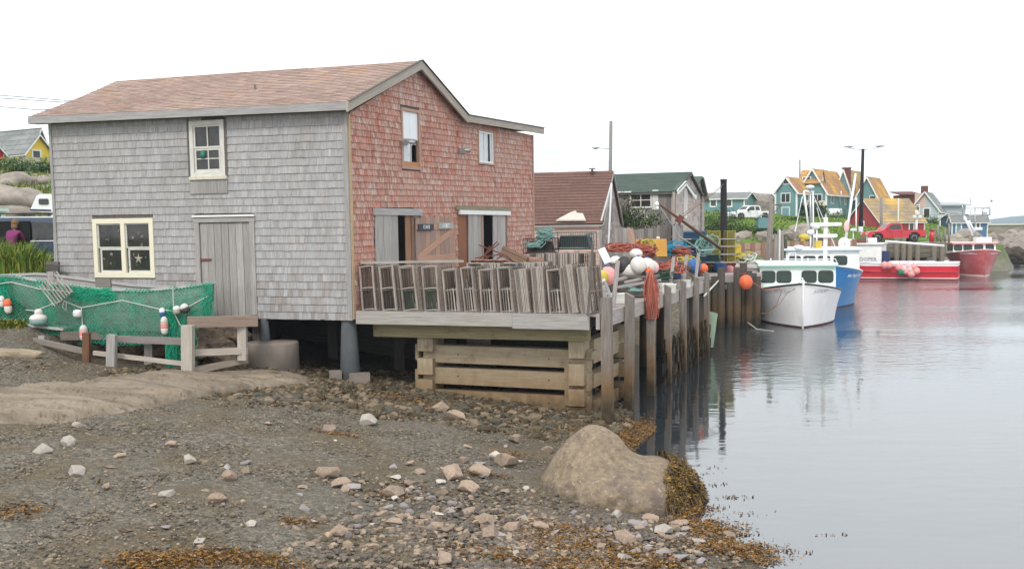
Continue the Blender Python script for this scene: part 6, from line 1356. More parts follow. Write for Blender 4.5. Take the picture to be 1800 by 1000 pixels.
def cabin(root, T, x0, x1, hw, z0, z1, wins, mt='white_paint', roof='white_paint', trim=None, slope=.25, zw=None, ov=.15, sidew=2, nar=.0):
    m = MB(); fbx(m, T, x0, x1, -hw, hw, z0, z1, top=(0, -slope, nar, -nar)); cb = m.build('cabin', mt, root)
    m = MB(); fbx(m, T, x0 - ov * .5, x1 - slope + ov, -hw - ov * .5 + nar, hw + ov * .5 - nar, z1 - .01, z1 + .09); m.build('roof', roof, cb)
    if trim: m = MB(); fbx(m, T, x0 - ov * .5 - .02, x1 - slope + ov + .03, -hw - ov * .6 + nar, hw + ov * .6 - nar, z1 - .05, z1 - .012); m.build('roof_trim', trim, cb)
    up = (T(x1 - slope, 0, z1) - T(x1, 0, z0)).normalized(); fz = (zw[0] + zw[1]) / 2 if zw else (z0 + z1) / 2; wh = (zw[1] - zw[0]) if zw else .5
    for (y, w_) in wins:
        c = T(x1 - slope * (fz - z0) / (z1 - z0) + .015, y, fz); g = MB(); rrect(g, c, -T.p, up, w_ + .07, wh + .07, .012); f = g.build('window', 'black_rubber', cb); g = MB(); rrect(g, c + T.h * .012, -T.p, up, w_, wh, .01); g.build('pane', 'glass_green', f)
    for sd in (-1, 1):
        for k in range(sidew):
            w_ = min(.8, (x1 - x0) / sidew * .7); c = T(x1 - .75 - k * (w_ + .25), sd * (hw - nar * .5 + .012), fz); g = MB(); rrect(g, c, T.h * -sd, V((0, 0, 1)), w_ + .07, wh + .07, .014); f = g.build('window', 'black_rubber', cb); g = MB(); rrect(g, c + T.p * sd * .01, T.h * -sd, V((0, 0, 1)), w_, wh, .012); g.build('pane', 'glass_green', f)
    return cb
def heading(px, Y, deg):
    """unit vector towards the viewer turned deg to the picture's right"""
    p = PH(px, Y, 0); a = math.atan2(-p.y, -p.x) + R_(deg); return (math.cos(a), math.sin(a))
# --- white boat
O = PH(1411, 45.0, 0); T = Fr(O, heading(1405, 45, 4)); wb = thing('lobster_boat', 'white lobster boat with mint green cabin roof, bow facing the viewer', 'boat', T(-4, 0, 0))
zr, pt = hull(wb, T, 10.5, 3.95, 1.93, 1.22, 1.2, [('boot_stripe', 'hull_keel', ('z', .07)), ('hull', 'hull_white', 1)], rake=.25, full=.90, zd=.1)
cabin(wb, T, -8.2, -3.5, 1.72, 1.1, 2.62, [(-1.35, .62), (-.62, .62), (.52, .62), (1.27, .62)], mt='cabin_mint', roof='cabin_mint', trim='mint_trim', slope=.18, zw=(1.84, 2.34), ov=.18)
m = MB(); m.tube([T(.03, 0, -.2), T(-.02, 0, 1.0), T(.08, 0, 2.12)], .045, 8); m.build('stem', 'white_paint', wb)
m = MB(); fbx(m, T, -4.9, -4.72, 1.25, 1.43, 2.7, 4.85); ms = m.build('mast', 'white_paint', wb)
for (z, w_) in ((4.52, 1.45), (3.98, 1.12)):
    m = MB(); rrect(m, T(-4.68, 1.32 + (.03 if z > 4.2 else 0), z), T.p, V((0, 0, 1)), w_, .17, .05, .5); m.build('crossarm', 'white_paint', ms)
m = MB(); m.tube([T(-4.8, 1.34, 4.85), T(-4.8, 1.34, 5.0)], [.06, .02], 8); m.build('mast_light', 'light_lens', ms)
m = MB(); c = T(-.5, .0, 1.95); m.box(c, (.3, .25, .12)); m.tube([c, c + V((0, 0, .25))], .03, 6); m.build('bow_bitt', 'white_metal', wb)
m = MB()
for y in (-1.2, -.4, .5): m.tube([T(-4.2, y, 2.72), T(-4.2, y, 2.95)], .025, 6)
m.tube([T(-4.2, 1.75, 2.9), T(-4.2, -.6, 2.9)], .018, 5); m.tube([T(-4.2, 1.75, 2.9), T(-4.2, 1.85, 2.65)], .018, 5); m.build('grab_rail', 'white_metal', wb)
m = MB(); m.tube([T(-.25, -.02, 1.9), PY(1384, 515, 45.4), PY(1372, 532, 45.2), PY(1350, 551, 45.0), PY(1338, 550, 45.4)], .014, 5); m.build('bow_line', 'rope_brown', wb)
# --- blue boat
O = PH(1453, 55.0, 0); T = Fr(O, heading(1450, 56, 3)); bb = thing('lobster_boat', 'blue hulled lobster boat with white cabin moored behind the white one', 'boat', T(-4, 0, 0))
zr, pt = hull(bb, T, 12, 4.25, 2.35, 1.62, 1.4, [('boot_stripe', 'hull_keel', ('z', .06)), ('hull', 'hull_blue', 1)], rake=.3, full=.84, rail='white_metal')
cb = cabin(bb, T, -10.5, -5.0, 2.05, 1.3, 3.05, [(-1.55, .64), (-.72, .64), (.1, .62), (1.0, .7)][0:4], slope=.25, zw=(2.2, 2.68), ov=.2, trim='paint_blue_trim')
def hulltext(root, body, t0, t1, z0, hgt, sd, ma, ptf, shear=0, off=.02):
    cu = bpy.data.curves.new('tmp', 'FONT'); cu.body = body; cu.size = 1; cu.shear = shear; cu.resolution_u = 2; cu.offset = .012
    to = bpy.data.objects.new('tmp', cu); COL.objects.link(to); me = bpy.data.meshes.new_from_object(to.evaluated_get(bpy.context.evaluated_depsgraph_get())); bpy.data.objects.remove(to)
    xm = max(v.co.x for v in me.vertices); w_ = V(root['_w'])
    for v in me.vertices:
        u = v.co.x / xm; t = t0 + (t1 - t0) * u if sd > 0 else t1 + (t0 - t1) * u; z = z0 + v.co.y * hgt; a = ptf(t, ('z', z), sd); b = ptf(t + .01, ('z', z), sd); c = ptf(t, ('z', z + .05), sd); n = (b - a).cross(c - a).normalized(); n = n if n.dot(CAM - a) > 0 else -n
        v.co = a + n * off - w_
    me.materials.clear(); me.materials.append(MATS[ma]); o = bpy.data.objects.new('name_lettering', me); COL.objects.link(o); o.parent = root
    ca = me.color_attributes.new('tint', 'FLOAT_COLOR', 'CORNER'); ca.data.foreach_set('color', [1.0] * (4 * len(ca.data))); return o
hulltext(bb, "Miss Peggy's Cove", .10, .235, 1.66, .24, 1, 'letter_white', pt, .3)
_ptb = pt
# white boat lettering
O = PH(1411, 45.0, 0); T = Fr(O, heading(1405, 45, 4))
def mk_pt(T, L, B, zb, zm, zs, rake, full, stern=.9):
    br = lambda t: B / 2 * (1 - (1 - min(1, t / .36)) ** 2.4) ** .85; bw = lambda t: B / 2 * full * (1 - (1 - min(1, t / .42)) ** 1.75); zr = lambda t: zm + (zb - zm) * (1 - min(1, t / .6)) ** 1.7
    def f(t, v, sd):
        z = v[1]; k = max(0, z / zr(t)); hb = bw(t) + (br(t) - bw(t)) * (k ** 1.25); return T(-t * L + rake * (1 - t) ** 3 * (z / zb) - rake, sd * hb, z)
    return f
p1 = mk_pt(T, 10.5, 3.95, 1.93, 1.22, 1.2, .25, .90)
hulltext(wb, 'JUSTIN BOY', .035, .105, 1.53, .19, 1, 'letter_grey', p1); hulltext(wb, 'JUSTIN BOY', .035, .105, 1.53, .19, -1, 'letter_grey', p1)
# deck gear of the blue boat
T = Fr(PH(1453, 55.0, 0), heading(1450, 56, 3))
def gear(root, name, ma, fn, lab=None): m = MB(); fn(m); o = m.build(name, ma, root); return o
Yb = 61
m = MB(); a, b = PY(1426, 437, Yb), PY(1424, 325, Yb); m.tube([a, b], .06, 8); m.build('mast', 'metal', bb)
m = MB(); m.tube([PY(1421, 400, Yb), PY(1413, 336, Yb)], .06, 7); m.tube([PY(1413, 336, Yb), PY(1431, 337, Yb)], .05, 7); m.tube([PY(1430, 440, Yb), PY(1429, 337, Yb)], .045, 7); m.build('mast_frame', 'white_metal', bb)
m = MB(); c = PY(1424, 329, Yb); m.lathe(c, [(.05, -.1), (.27, -.02), (.22, .08), (.02, .12)], 12); m.build('radar', 'white_metal', bb)
for (x, y, r) in ((1425, 408, .21), (1436, 398, .17)):
    m = MB(); c = PY(x, y, Yb - .3); m.lathe(c, [(.02, -.13), (r, -.11), (r * 1.05, .02), (r * .8, .1), (.02, .14)], 14); m.tube([c - V((0, 0, .12)), V((c.x, c.y, 3.1))], .045, 7); m.build('radome', 'white_metal', bb)
for (a, b) in (((1410, 345), (1398, 408)), ((1411, 345), (1397, 407)), ((1436, 365), (1446, 405)), ((1424, 330), (1470, 438))): m = MB(); m.tube([PY(*a, Yb), PY(*b, Yb)], .018, 4); m.build('stay', 'white_metal', bb)
m = MB(); m.box(PY(1438, 431, Yb - .4), (.34, .3, .5)); m.build('flare_box', 'plastic_yellow', bb); m = MB(); m.lathe(PY(1404, 435, Yb - .6), [(.28, -.12), (.3, 0), (.26, .1), (.02, .14)], 14); m.build('life_raft', 'white_metal', bb)
m = MB(); c = PY(1484, 428, Yb - .5); m.lathe(c, [(.02, -.06), (.33, -.04), (.36, .02), (.3, .09), (.03, .1)], 18, (0, -1, .1)); m.lathe(c + V((0, -.11, 0)), [(.04, 0), (.04, .01)], 8, (0, -1, 0), (.05, .05, .05)); m.build('hauler_drum', 'white_metal', bb)
m = MB(); m.tube([PY(1462, 441, Yb), PY(1512, 441, Yb)], .02, 5); m.tube([PY(1474, 433, Yb), PY(1495, 440, Yb - .3), PY(1476, 441, Yb)], .04, 6); m.build('roof_rail', 'white_metal', bb)
m = MB(); m.tube([PY(1487, 418, Yb), PY(1504, 306, Yb + 1)], [.09, .06], 8); m.build('boom', 'white_metal', bb); m = MB(); m.blob(PY(1488, 398, Yb), (.16, .1, .35), 2, .2); m.build('furled_flag', 'plastic_lpink', bb)
m = MB(); m.tube([PY(1381, 470, Yb - 3), PY(1388, 445, Yb - 3), PY(1398, 445, Yb - 3), PY(1399, 470, Yb - 3)], .05, 6); m.build('davit', 'white_metal', bb)
# --- red side on boat
stn = PH(1671, 84.2, 0); hd = V((-.90, .435, 0)).normalized(); L = 12.5; O = stn + hd * L; T = Fr(O, hd); rb = thing('lobster_boat', 'long bright red lobster boat seen side on with pink buoys on its rail', 'boat', T(-7, 0, 0))
zr, pt = hull(rb, T, L, 4.0, 2.3, 1.25, 1.3, [('boot_stripe', 'hull_keel', ('z', .06)), ('stripe', 'letter_pink', ('z', .15)), ('hull', 'hull_red', ('z', 1.08)), ('bulwark', 'hull_white', 1)], rake=.6, rail='white_metal', zd=.2)
ca = (PH(1553, 86.5, 0) - O).dot(hd); cb = cabin(rb, T, ca, ca + 4.2, 1.75, .9, 2.85, [(-1.2, .6), (-.4, .6), (.4, .6), (1.2, .6)], slope=.35, zw=(2.1, 2.6), sidew=0, trim='metal', ov=.2)
for c in (-1.3,): m = MB(); rrect(m, T(ca + 2.75, 1.77, 2.35), T.h * -1, V((0, 0, 1)), .75, .5, .02); f = m.build('window', 'black_rubber', cb); m = MB(); m.blob(T(ca + 2.7, 1.8, 2.25), (.15, .04, .17), 2, .1); m.build('float', 'white_metal', f)
text('name_lettering', 'COOPER', .42, T(ca + 1.2, 1.765, 1.62), -T.h, (0, 0, 1), 'metal', rb, .01, .004)
m = MB(); fbx(m, T, ca - .6, ca - .01, 1.0, 1.7, 1.0, 2.3); m.build('doorway', 'plastic_navy', cb)
m = MB(); a, b = PY(1556, 424, 86), PY(1660, 432, 85); m.tube([a, b], .085, 7); m.build('boom', 'white_metal', rb)
m = MB(); fbx(m, T, .65 - L + .2, .65 - L + 3.9, 1.5, 1.7, 1.28, 1.50, top=(.3, 0, 0, 0)); fbx(m, T, -L + .2, -L + .5, -1.4, 1.6, 1.2, 1.45); m.build('stern_coaming', 'hull_white', rb)
m = MB(); m.box(T(-L + 1.6, 1.0, 1.6), (.35, .3, .25), t=(.3, .3, .3)); m.tube([T(-L + 1.2, 1.3, 1.45), T(-L + 2.6, 1.3, 1.40)], .07, 6); m.build('hauling_gear', 'metal', rb)
for (x, y, ma) in ((1508, 424, 0), (1497, 424, 1), (1532, 422, 1)):
    m = MB(); m.box(PY(x, y, 87), (1.2 if ma == 0 else .7, .6, .35), t=(1, 1, 1)); m.build('roof_gear', ['rust_iron', 'white_metal'][ma], rb)
m = MB(); c = PY(1500, 404, 87); m.lathe(c, [(.02, -.1), (.26, -.08), (.26, .05), (.02, .14)], 12); m.tube([c, V((c.x, c.y, 2.9))], .04, 6); m.build('radome', 'white_metal', rb)
for (x, y, r, ma, lb) in [(1555, 466, .30, 'plastic_pink', 'left of the two pink buoys below the white wheelhouse'), (1563, 466, .29, 'plastic_pink', 'right of the two pink buoys below the white wheelhouse'), (1581, 470, .31, 'plastic_pink', 'leftmost pinkish buoy of the big cluster on the red hull'), (1590, 472, .29, 'plastic_lpink', 'pale pink buoy second in the top row of the cluster'), (1584, 478, .29, 'plastic_green', 'dark green buoy low in the cluster on the red hull'),
                     (1593, 477, .26, 'plastic_pink', 'pink buoy right of the green one'), (1597, 467, .27, 'plastic_lpink', 'topmost pale pink buoy of the cluster'), (1600, 473, .29, 'plastic_lpink', 'pale pink buoy in the centre of the cluster'), (1606, 469, .28, 'plastic_pink', 'pink buoy at the upper right of the cluster'), (1602, 481, .31, 'plastic_pink', 'lowest pink buoy of the cluster'), (1611, 476, .28, 'plastic_pink', 'rightmost pink buoy of the cluster')]:
    sd = (T(-9, 2.0, 0) - CAM); P_ = Plane(T(-9, 2.28, 0), (hd.x, hd.y)); s_, z_ = P_.px(x, y); ball(P_.at(s_, z_), r, ma, lb, group='buoys hung on the side of the red boat')
# --- far red boat
O = PH(1732, 87, 0); T = Fr(O, heading(1716, 87, 14)); fb = thing('lobster_boat', 'faded red lobster boat at the far right, bow facing the viewer', 'boat', T(-4, 0, 0))
zr, pt = hull(fb, T, 11.5, 4.1, 2.25, 1.75, 1.4, [('boot_stripe', 'letter_pink', ('z', .10)), ('hull', 'hull_dull_red', 1)], rake=.3, full=.72, rail='letter_pink')
cabin(fb, T, -8.5, -3.6, 1.75, 1.5, 2.72, [(-1.35, .62), (-.55, .68), (.35, .68), (1.25, .62)], slope=.2, zw=(2.12, 2.58), roof='plastic_lpink', trim='hull_red', ov=.25)
hulltext(fb, 'NORTHERN L', .04, .16, 1.86, .17, -1, 'letter_white', pt, .2); hulltext(fb, 'NORTHERN', .03, .13, 1.86, .17, 1, 'letter_white', pt, .2)
Yf = 91; z_ = 3.0
m = MB()
for a, b in (((1692, 378), (1692, 358)), ((1692, 366), (1740, 366)), ((1692, 378), (1740, 378)), ((1740, 378), (1740, 360)), ((1714, 366), (1714, 413)), ((1728, 366), (1727, 378)), ((1705, 425), (1706, 349))): m.tube([PY(*a, Yf), PY(*b, Yf)], .05, 6)
m.build('antenna_frame', 'metal', fb)
m = MB()
for a, b in (((1695, 380), (1710, 414)), ((1703, 388), (1713, 408))): m.tube([PY(*a, Yf), PY(*b, Yf)], .09, 6)
m.build('brace', 'white_metal', fb)
m = MB(); m.lathe(PY(1743, 353, Yf), [(.02, -.15), (.14, 0), (.02, .15)], 6); m.build('reflector', 'metal', fb); m = MB(); m.box(PY(1719, 402, Yf), (.65, .3, .22)); m.build('radar', 'white_metal', fb)
m = MB(); m.box(PY(1727, 422, Yf), (1.3, .7, .5)); m.box(PY(1699, 378, Yf), (.25, .2, .12), t=(.1, .1, .1)); m.box(PY(1732, 375, Yf), (.25, .2, .1), t=(.1, .1, .1)); m.build('roof_locker', 'white_metal', fb)
for (x, y0, y1) in ((1704, 349, 325), (1728, 366, 335)): m = MB(); m.tube([PY(x, y0, Yf), PY(x, y1, Yf)], .015, 4); m.build('antenna', 'white_metal', fb)
# ---------------------------------------------------------------- far side of the harbour
def fhouse(name, label, nc, yb, Y, ang, pg, pe, ye, pk, mw, mr, over=.35, **k):
    """near corner column, base row, distance, direction of the eave wall, gable far column, eave far column, eave row, (peak col,row)"""
    zb = PY(nc, yb, Y).z; c0 = PY(nc, yb, Y); d = V((math.cos(R_(ang)), math.sin(R_(ang)), 0)); P = Plane(c0, (d.x, d.y)); g = -P.n; Q = Plane(c0, (g.x, g.y)); W = Q.px(pg, yb)[0]; L = P.px(pe, yb)[0]; ze = PY(nc, ye, Y).z
    qm = c0 + g * W / 2; zr = PY(pk[0], pk[1], qm.y).z
    return gable_house(name, label, 'house' if 'cat' not in k else k.pop('cat'), (c0.x, c0.y), (d.x, d.y), L, W, zb - .6, ze, zr, mw, mr, over, tw=k.pop('tw', .3) * .62, roofstep=.5, **k) + (L, W, zb, ze, zr)
def addwin(h, side, px, py, w, hh, **k):
    root, P, Q = h[0], h[1], h[2]; F_ = P if side == 'e' else Q; s, z = F_.px(px, py); return hwin(root, F_, s, z, w, hh, **{**dict(fw=.11, nx=2), **k})
# big teal house, built as joined wings
main = fhouse('teal_house', 'large teal house with orange lichened roofs on the green bank', 1452, 384, 150, 58, 1403, 1492, 336, (1418, 297), 'teal_wall', 'roof_orange', tw=.35)
addwin(main, 'g', 1418, 317, 1.3, 1.0); addwin(main, 'g', 1437, 349, 1.4, 1.3); addwin(main, 'e', 1463, 350, 1.6, 1.4, nx=3); addwin(main, 'e', 1486, 352, 1.2, 1.4)
lw = fhouse('teal_house_wing', 'left gabled wing of the teal house with a round topped gable window', 1400, 384, 146, 58, 1363, 1420, 335, (1382, 311), 'teal_wall', 'roof_orange', tw=.35); addwin(lw, 'g', 1382, 319, .9, .9, nx=1); addwin(lw, 'g', 1381, 348, 1.4, 1.4); f = addwin(lw, 'g', 1381, 377, 1.2, 2.1, nx=1, gm='teal_blue_wall', name='door')
rw = fhouse('teal_house_wing', 'right gabled wing of the teal house behind the red barn', 1541, 362, 158, 58, 1506, 1562, 343, (1517, 311), 'teal_wall', 'roof_orange', tw=.3); addwin(rw, 'g', 1534, 348, 1.0, .8, nx=1)
bw_ = fhouse('teal_house_wing', 'rear wing of the teal house with brown roof and brick chimney', 1494, 372, 160, 58, 1470, 1522, 332, (1478, 298), 'teal_blue_wall', 'roof_lichen', tw=.3)
m = MB(); a, b = PY(1488, 330, 161), PY(1488, 297, 161); m.box(((a.x), a.y, (a.z + b.z) / 2), (1.0, .9, b.z - a.z), t=(1, .8, .8)); m.box((b.x, b.y, b.z + .1), (1.2, 1.1, .2), t=(.7, .5, .5)); m.build('chimney', 'rust_iron', bw_[0])
m = MB(); P_ = main[1]; s, z = P_.px(1456, 330); k = 1.2; c = P_.at(s, z + .7, -1.2); g = -P_.n; u = P_.d
m.poly([c - u * k + P_.n * .3, c + u * k + P_.n * .3, c + V((0, 0, 1.7)) + P_.n * .3]); dm = m.build('dormer', 'white_paint', main[0]); m = MB()
for sg in (-1, 1): a = c + u * (sg * (k + .2)) + P_.n * .5; b = c + V((0, 0, 1.95)) + P_.n * .5; slab(m, a, b, b + g * 3.2, a + g * 3.2, .1)
m.build('roof', 'roof_orange', dm)
m = MB(); a, b = PY(1400, 363, 148.6), PY(1450, 363, 147.6); zz = a.z; m.beam(a, b, .1, .12); m.beam(a + V((0, 0, .75)), b + V((0, 0, .75)), .12, .12)
for q in range(40): p = a.lerp(b, q / 39); m.beam(p, p + V((0, 0, .75)), .1, .05)
slab(m, a, b, b + V((-.8, 3, 0)), a + V((0, 3, 0)), .15)
for q in (0, .97): p = a.lerp(b, q); m.beam(p - V((0, 0, 2.2)), p, .2, .2)
m.build('balcony', 'cream_paint', main[0])
m = MB(); a = P_.at(*P_.px(1475, 336), .3); b = P_.at(*P_.px(1477, 368), .1); m.tube([a, a - V((0, 0, .6)), P_.at(*P_.px(1474, 345), .1), b], .09, 6); m.build('downspout', 'white_paint', main[0])
bush(PH(1413, 147.5, PY(1413, 374, 147.5).z), (1.6, 1, 1.6), 700, .4, 'dark shrub below the left end of the balcony', cols=((.5, .6, .5), (.35, .4, .35), (.8, .9, .6))); bush(PH(1437, 147, PY(1437, 374, 147).z), (1.5, 1, 1.5), 700, .4, 'dark shrub below the right end of the balcony', cols=((.5, .6, .5), (.35, .4, .35), (.8, .9, .6)))
m = MB(); c = PY(1467, 374, 146); m.tube([c + V((-.9, 0, 0)), c + V((.9, 0, 0))], .6, 14); tag(m.build('oil_tank', 'white_metal'), 'white oil tank beside the wall of the teal house', 'tank')
m = MB(); c = PY(1406, 300, 165); m.tube([PY(1406, 330, 165), PY(1406, 281, 165)], .12, 6); tag(m.build('utility_pole', 'pole_wood'), 'distant thin utility pole behind the teal house', 'pole')
# teal bungalow
bg_ = fhouse('teal_bungalow', 'low teal bungalow with grey roof behind the bushes', 1308, 402, 140, 157, 1326, 1233, 348, (1318, 338), 'teal_wall', 'roof_grey', tw=.28)
addwin(bg_, 'e', 1254, 357, 1.0, 1.1, nx=1, fw=.16); addwin(bg_, 'e', 1281, 357, 1.0, 1.1, nx=1, fw=.16); addwin(bg_, 'g', 1313, 357, .9, 1.3, nx=1)
# red barn
rbn = fhouse('red_barn', 'dark red barn with yellow lichened roof behind the red pickup', 1547, 424, 108, 18, 1489, 1624, 389, (1517, 350), 'barn_red', 'roof_lichen', tw=.16, over=.2, cat='barn')
addwin(rbn, 'e', 1602, 399, .7, 1.3, nx=1); addwin(rbn, 'g', 1516, 400, .7, 1.4, nx=1, fw=.12)
m = MB(); P_ = rbn[1]; s, z = P_.px(1578, 405); pbox(m, P_, s - .05, s + .08, rbn[7], rbn[8], .0, .03); s, z = P_.px(1601, 405); m.build('batten', 'white_paint', rbn[0])
# grey house
gh = fhouse('grey_house', 'pale blue grey two storey house right of the red barn', 1650, 391, 135, 62, 1599, 1662, 368, (1625, 337), 'grey_wall', 'roof_grey', tw=.22)
addwin(gh, 'g', 1618, 352, 1.4, 1.8, nx=1, fm='pink_shingle', gm='pink_shingle'); addwin(gh, 'g', 1629, 375, .9, 1.4, nx=1); addwin(gh, 'g', 1613, 366, .55, .9, nx=1)
m = MB(); c = PY(1625, 337, 138); m.box(c + V((0, 0, .2)), (.7, .7, 1.1)); m.build('chimney', 'rust_iron', gh[0])
m = MB(); a = PY(1592, 352, 150); m.box(a, (2.5, 3, 1.4), t=(1, .8, .8)); slab(m, a + V((-1.6, -2, .8)), a + V((1.6, -2, .8)), a + V((1.6, 2, 1.3)), a + V((-1.6, 2, 1.3)), .12, (.8, .7, .7)); tag(m.build('distant_house', 'rust_iron'), 'small brown house half hidden behind the grey house', 'house')
m = MB(); a = PY(1667, 372, 142); m.box(a, (3.4, 3, 1.8)); slab(m, a + V((-2, -2, .9)), a + V((2, -2, .9)), a + V((2, 2, 1.3)), a + V((-2, 2, 1.3)), .15, (.9, .9, .9)); tag(m.build('lean_to', 'grey_wall'), 'low grey lean-to at the right of the grey house', 'shed')
nv = fhouse('navy_shed', 'dark navy gabled shed on the grass with white door frame', 1679, 404, 120, 48, 1652, 1693, 384, (1665, 374), 'navy_wall', 'roof_grey', tw=.16, over=.2, cat='shed'); f = addwin(nv, 'g', 1664, 392, 1.6, 1.9, nx=1, fw=.14, gm='navy_wall', name='door')
bs_ = fhouse('blue_shed', 'blue board shed with flat grey roof above the shore boulders', 1673, 416, 112, 3, 1668, 1735, 387, (1671, 379), 'blue_wall', 'roof_grey', tw=.18, over=.2, cat='shed')
for (x, w_, h_, nm, gm) in ((1685, .7, 1.6, 'door', 'teal_blue_wall'), (1719, .55, .9, 'window', 'glass')): addwin(bs_, 'e', x, 402 if nm == 'door' else 395, w_, h_, nx=1, fw=.12, name=nm, gm=gm)
m = MB(); P_ = bs_[1]; s, z = P_.px(1693, 400); pbox(m, P_, s, s + .14, bs_[7], bs_[8], 0, .04); m.build('batten', 'white_paint', bs_[0])
# hut on legs
c = PY(1340, 401, 82); root = thing('hut', 'small windowless teal hut standing on legs below the white pickup', 'hut', c); m = MB(); m.box(c + V((0, 0, .42)), (.82, .8, .84)); m.build('wall', 'teal_wall', root)
m = MB(); slab(m, c + V((-.55, -.5, .82)), c + V((0, -.5, 1.08)), c + V((0, .5, 1.08)), c + V((-.55, .5, .82)), .05); slab(m, c + V((0, -.5, 1.08)), c + V((.55, -.5, .82)), c + V((.55, .5, .82)), c + V((0, .5, 1.08)), .05); m.build('roof', 'roof_grey', root)
for x in (-.3, .3): m = MB(); m.box(c + V((x, -.2, -.3)), (.08, .08, .7)); m.build('leg', 'dark_wood', root)
# fix hut width to the picture
root.scale = (1, 1, 1)
# ---------------------------------------------------------------- vehicles
def vehicle(name, label, cat, T, paint, kind, group=None):
    """x forward, origin at the middle on the ground"""
    root = thing(name, label, cat, T(0, 0, 0)); m = MB(); W = .95
    if kind == 'pickup':
        lo = [(-2.8, .55), (-2.8, 1.12), (-.55, 1.12), (-.55, 1.10), (1.25, 1.12), (2.45, 1.02), (2.75, .92), (2.8, .55), (2.35, .42), (2.3, .72), (2.05, .92), (1.55, .92), (1.3, .72), (1.25, .38), (-1.15, .38), (-1.2, .72), (-1.45, .92), (-1.95, .92), (-2.2, .72), (-2.25, .5)]
        cab = [(-.62, 1.1), (-.55, 1.72), (-.35, 1.82), (.45, 1.82), (.62, 1.76), (1.3, 1.1)]; wh = (1.8, -1.7); gl = [[(-.45, 1.2), (-.42, 1.68), (.42, 1.68), (.98, 1.2)]]; ws = (1.22, 1.14, .66, 1.72)
    elif kind == 'crew':
        lo = [(-2.9, .55), (-2.9, 1.15), (-1.0, 1.15), (1.3, 1.15), (2.55, 1.05), (2.85, .92), (2.9, .5), (2.4, .42), (2.35, .74), (2.1, .94), (1.6, .94), (1.35, .74), (1.3, .38), (-1.25, .38), (-1.3, .74), (-1.55, .94), (-2.05, .94), (-2.3, .74), (-2.35, .5)]
        cab = [(-1.2, 1.13), (-1.08, 1.80), (-.8, 1.88), (.4, 1.88), (.6, 1.82), (1.35, 1.13)]; wh = (1.85, -1.8); gl = [[(-1.02, 1.24), (-.95, 1.74), (-.35, 1.76), (-.35, 1.24)], [(-.22, 1.24), (-.22, 1.76), (.4, 1.74), (1.02, 1.24)]]; ws = (1.27, 1.18, .64, 1.78)
    else:
        lo = [(-2.35, .45), (-2.4, 1.0), (1.3, 1.0), (2.1, .92), (2.4, .72), (2.4, .4), (2.1, .3), (2.0, .6), (1.75, .78), (1.35, .78), (1.1, .6), (1.0, .28), (-1.05, .28), (-1.15, .6), (-1.4, .78), (-1.8, .78), (-2.05, .6), (-2.15, .35)]
        cab = [(-2.38, .98), (-2.2, 1.6), (-1.9, 1.72), (.1, 1.74), (.55, 1.66), (1.65, .98)]; wh = (1.55, -1.6); gl = [[(-2.0, 1.08), (-1.9, 1.56), (-1.05, 1.6), (-1.05, 1.08)], [(-.95, 1.08), (-.95, 1.6), (0, 1.6), (0, 1.08)], [(.1, 1.08), (.1, 1.6), (.5, 1.54), (1.2, 1.08)]]; ws = (1.55, 1.04, .6, 1.64)
    def prism(m, prof, w0, w1=None, zref=None):
        n = len(prof)
        for sd in (-1, 1):
            ins = lambda z: (w0 if w1 is None else w0 + (w1 - w0) * max(0, min(1, (z - prof[0][1]) / .7)))
            pts = [T(x, sd * ins(z), z) for x, z in prof]; m.poly(pts if sd > 0 else pts[::-1])
        for i in range(n):
            (xa, za), (xb, zb) = prof[i], prof[(i + 1) % n]; a, b = (w0 if w1 is None else w0 + (w1 - w0) * max(0, min(1, (za - prof[0][1]) / .7))), (w0 if w1 is None else w0 + (w1 - w0) * max(0, min(1, (zb - prof[0][1]) / .7)))
            m.quad(T(xa, -a, za), T(xb, -b, zb), T(xb, b, zb), T(xa, a, za))
    prism(m, lo, W); prism(m, cab, W - .02, W - .18)
    body = m.build('body', paint, root); bv = body.modifiers.new('b', 'BEVEL'); bv.width = .04; bv.segments = 2; bv.limit_method = 'ANGLE'
    g = MB()
    for pane in gl:
        for sd in (-1, 1): pts = [T(x, sd * (W - .02 - .16 * max(0, (z - cab[0][1]) / .7) + .012), z) for x, z in pane]; g.poly(pts if sd > 0 else pts[::-1])
    x0, z0, x1, z1 = ws; g.quad(T(x0 + .02, -.8, z0), T(x0 + .02, .8, z0), T(x1 + .02, .7, z1), T(x1 + .02, -.7, z1)); rx = cab[0][0]; g.quad(T(rx - .012, -.75, cab[0][1] + .1), T(rx - .012, .75, cab[0][1] + .1), T(cab[1][0] - .01, .68, cab[1][1] - .06), T(cab[1][0] - .01, -.68, cab[1][1] - .06)); g.build('windows', 'glass', root)
    if kind != 'van': g = MB(); fbx(g, T, lo[0][0] + .1, cab[0][0] - .06, -.78, .78, .8, lo[1][1] + .012); g.build('bed_liner', 'dark', root)
    for x in wh:
        for sd in (-1, 1):
            R1 = .39 if kind != 'van' else .33; w = MB(); w.lathe(T(x, sd * (W - .24), R1), [(R1 * .6, 0), (R1 * .95, .0), (R1, .03), (R1, .2), (R1 * .92, .235), (R1 * .6, .235)], 20, T.p * sd); wl = w.build('tyre', 'black_rubber', root); w = MB(); w.lathe(T(x, sd * (W - .24), R1), [(.02, .19), (R1 * .55, .20), (R1 * .62, .24), (.05, .22)], 14, T.p * sd); w.build('rim', 'metal', wl)
    b = MB(); fx = max(p[0] for p in lo); fbx(b, T, fx - .05, fx + .1, -W, W, .42, .62); b.build('bumper', 'metal', root); b = MB(); rx = min(p[0] for p in lo); fbx(b, T, rx - .1, rx + .03, -W, W, .42, .60); b.build('bumper', 'metal', root)
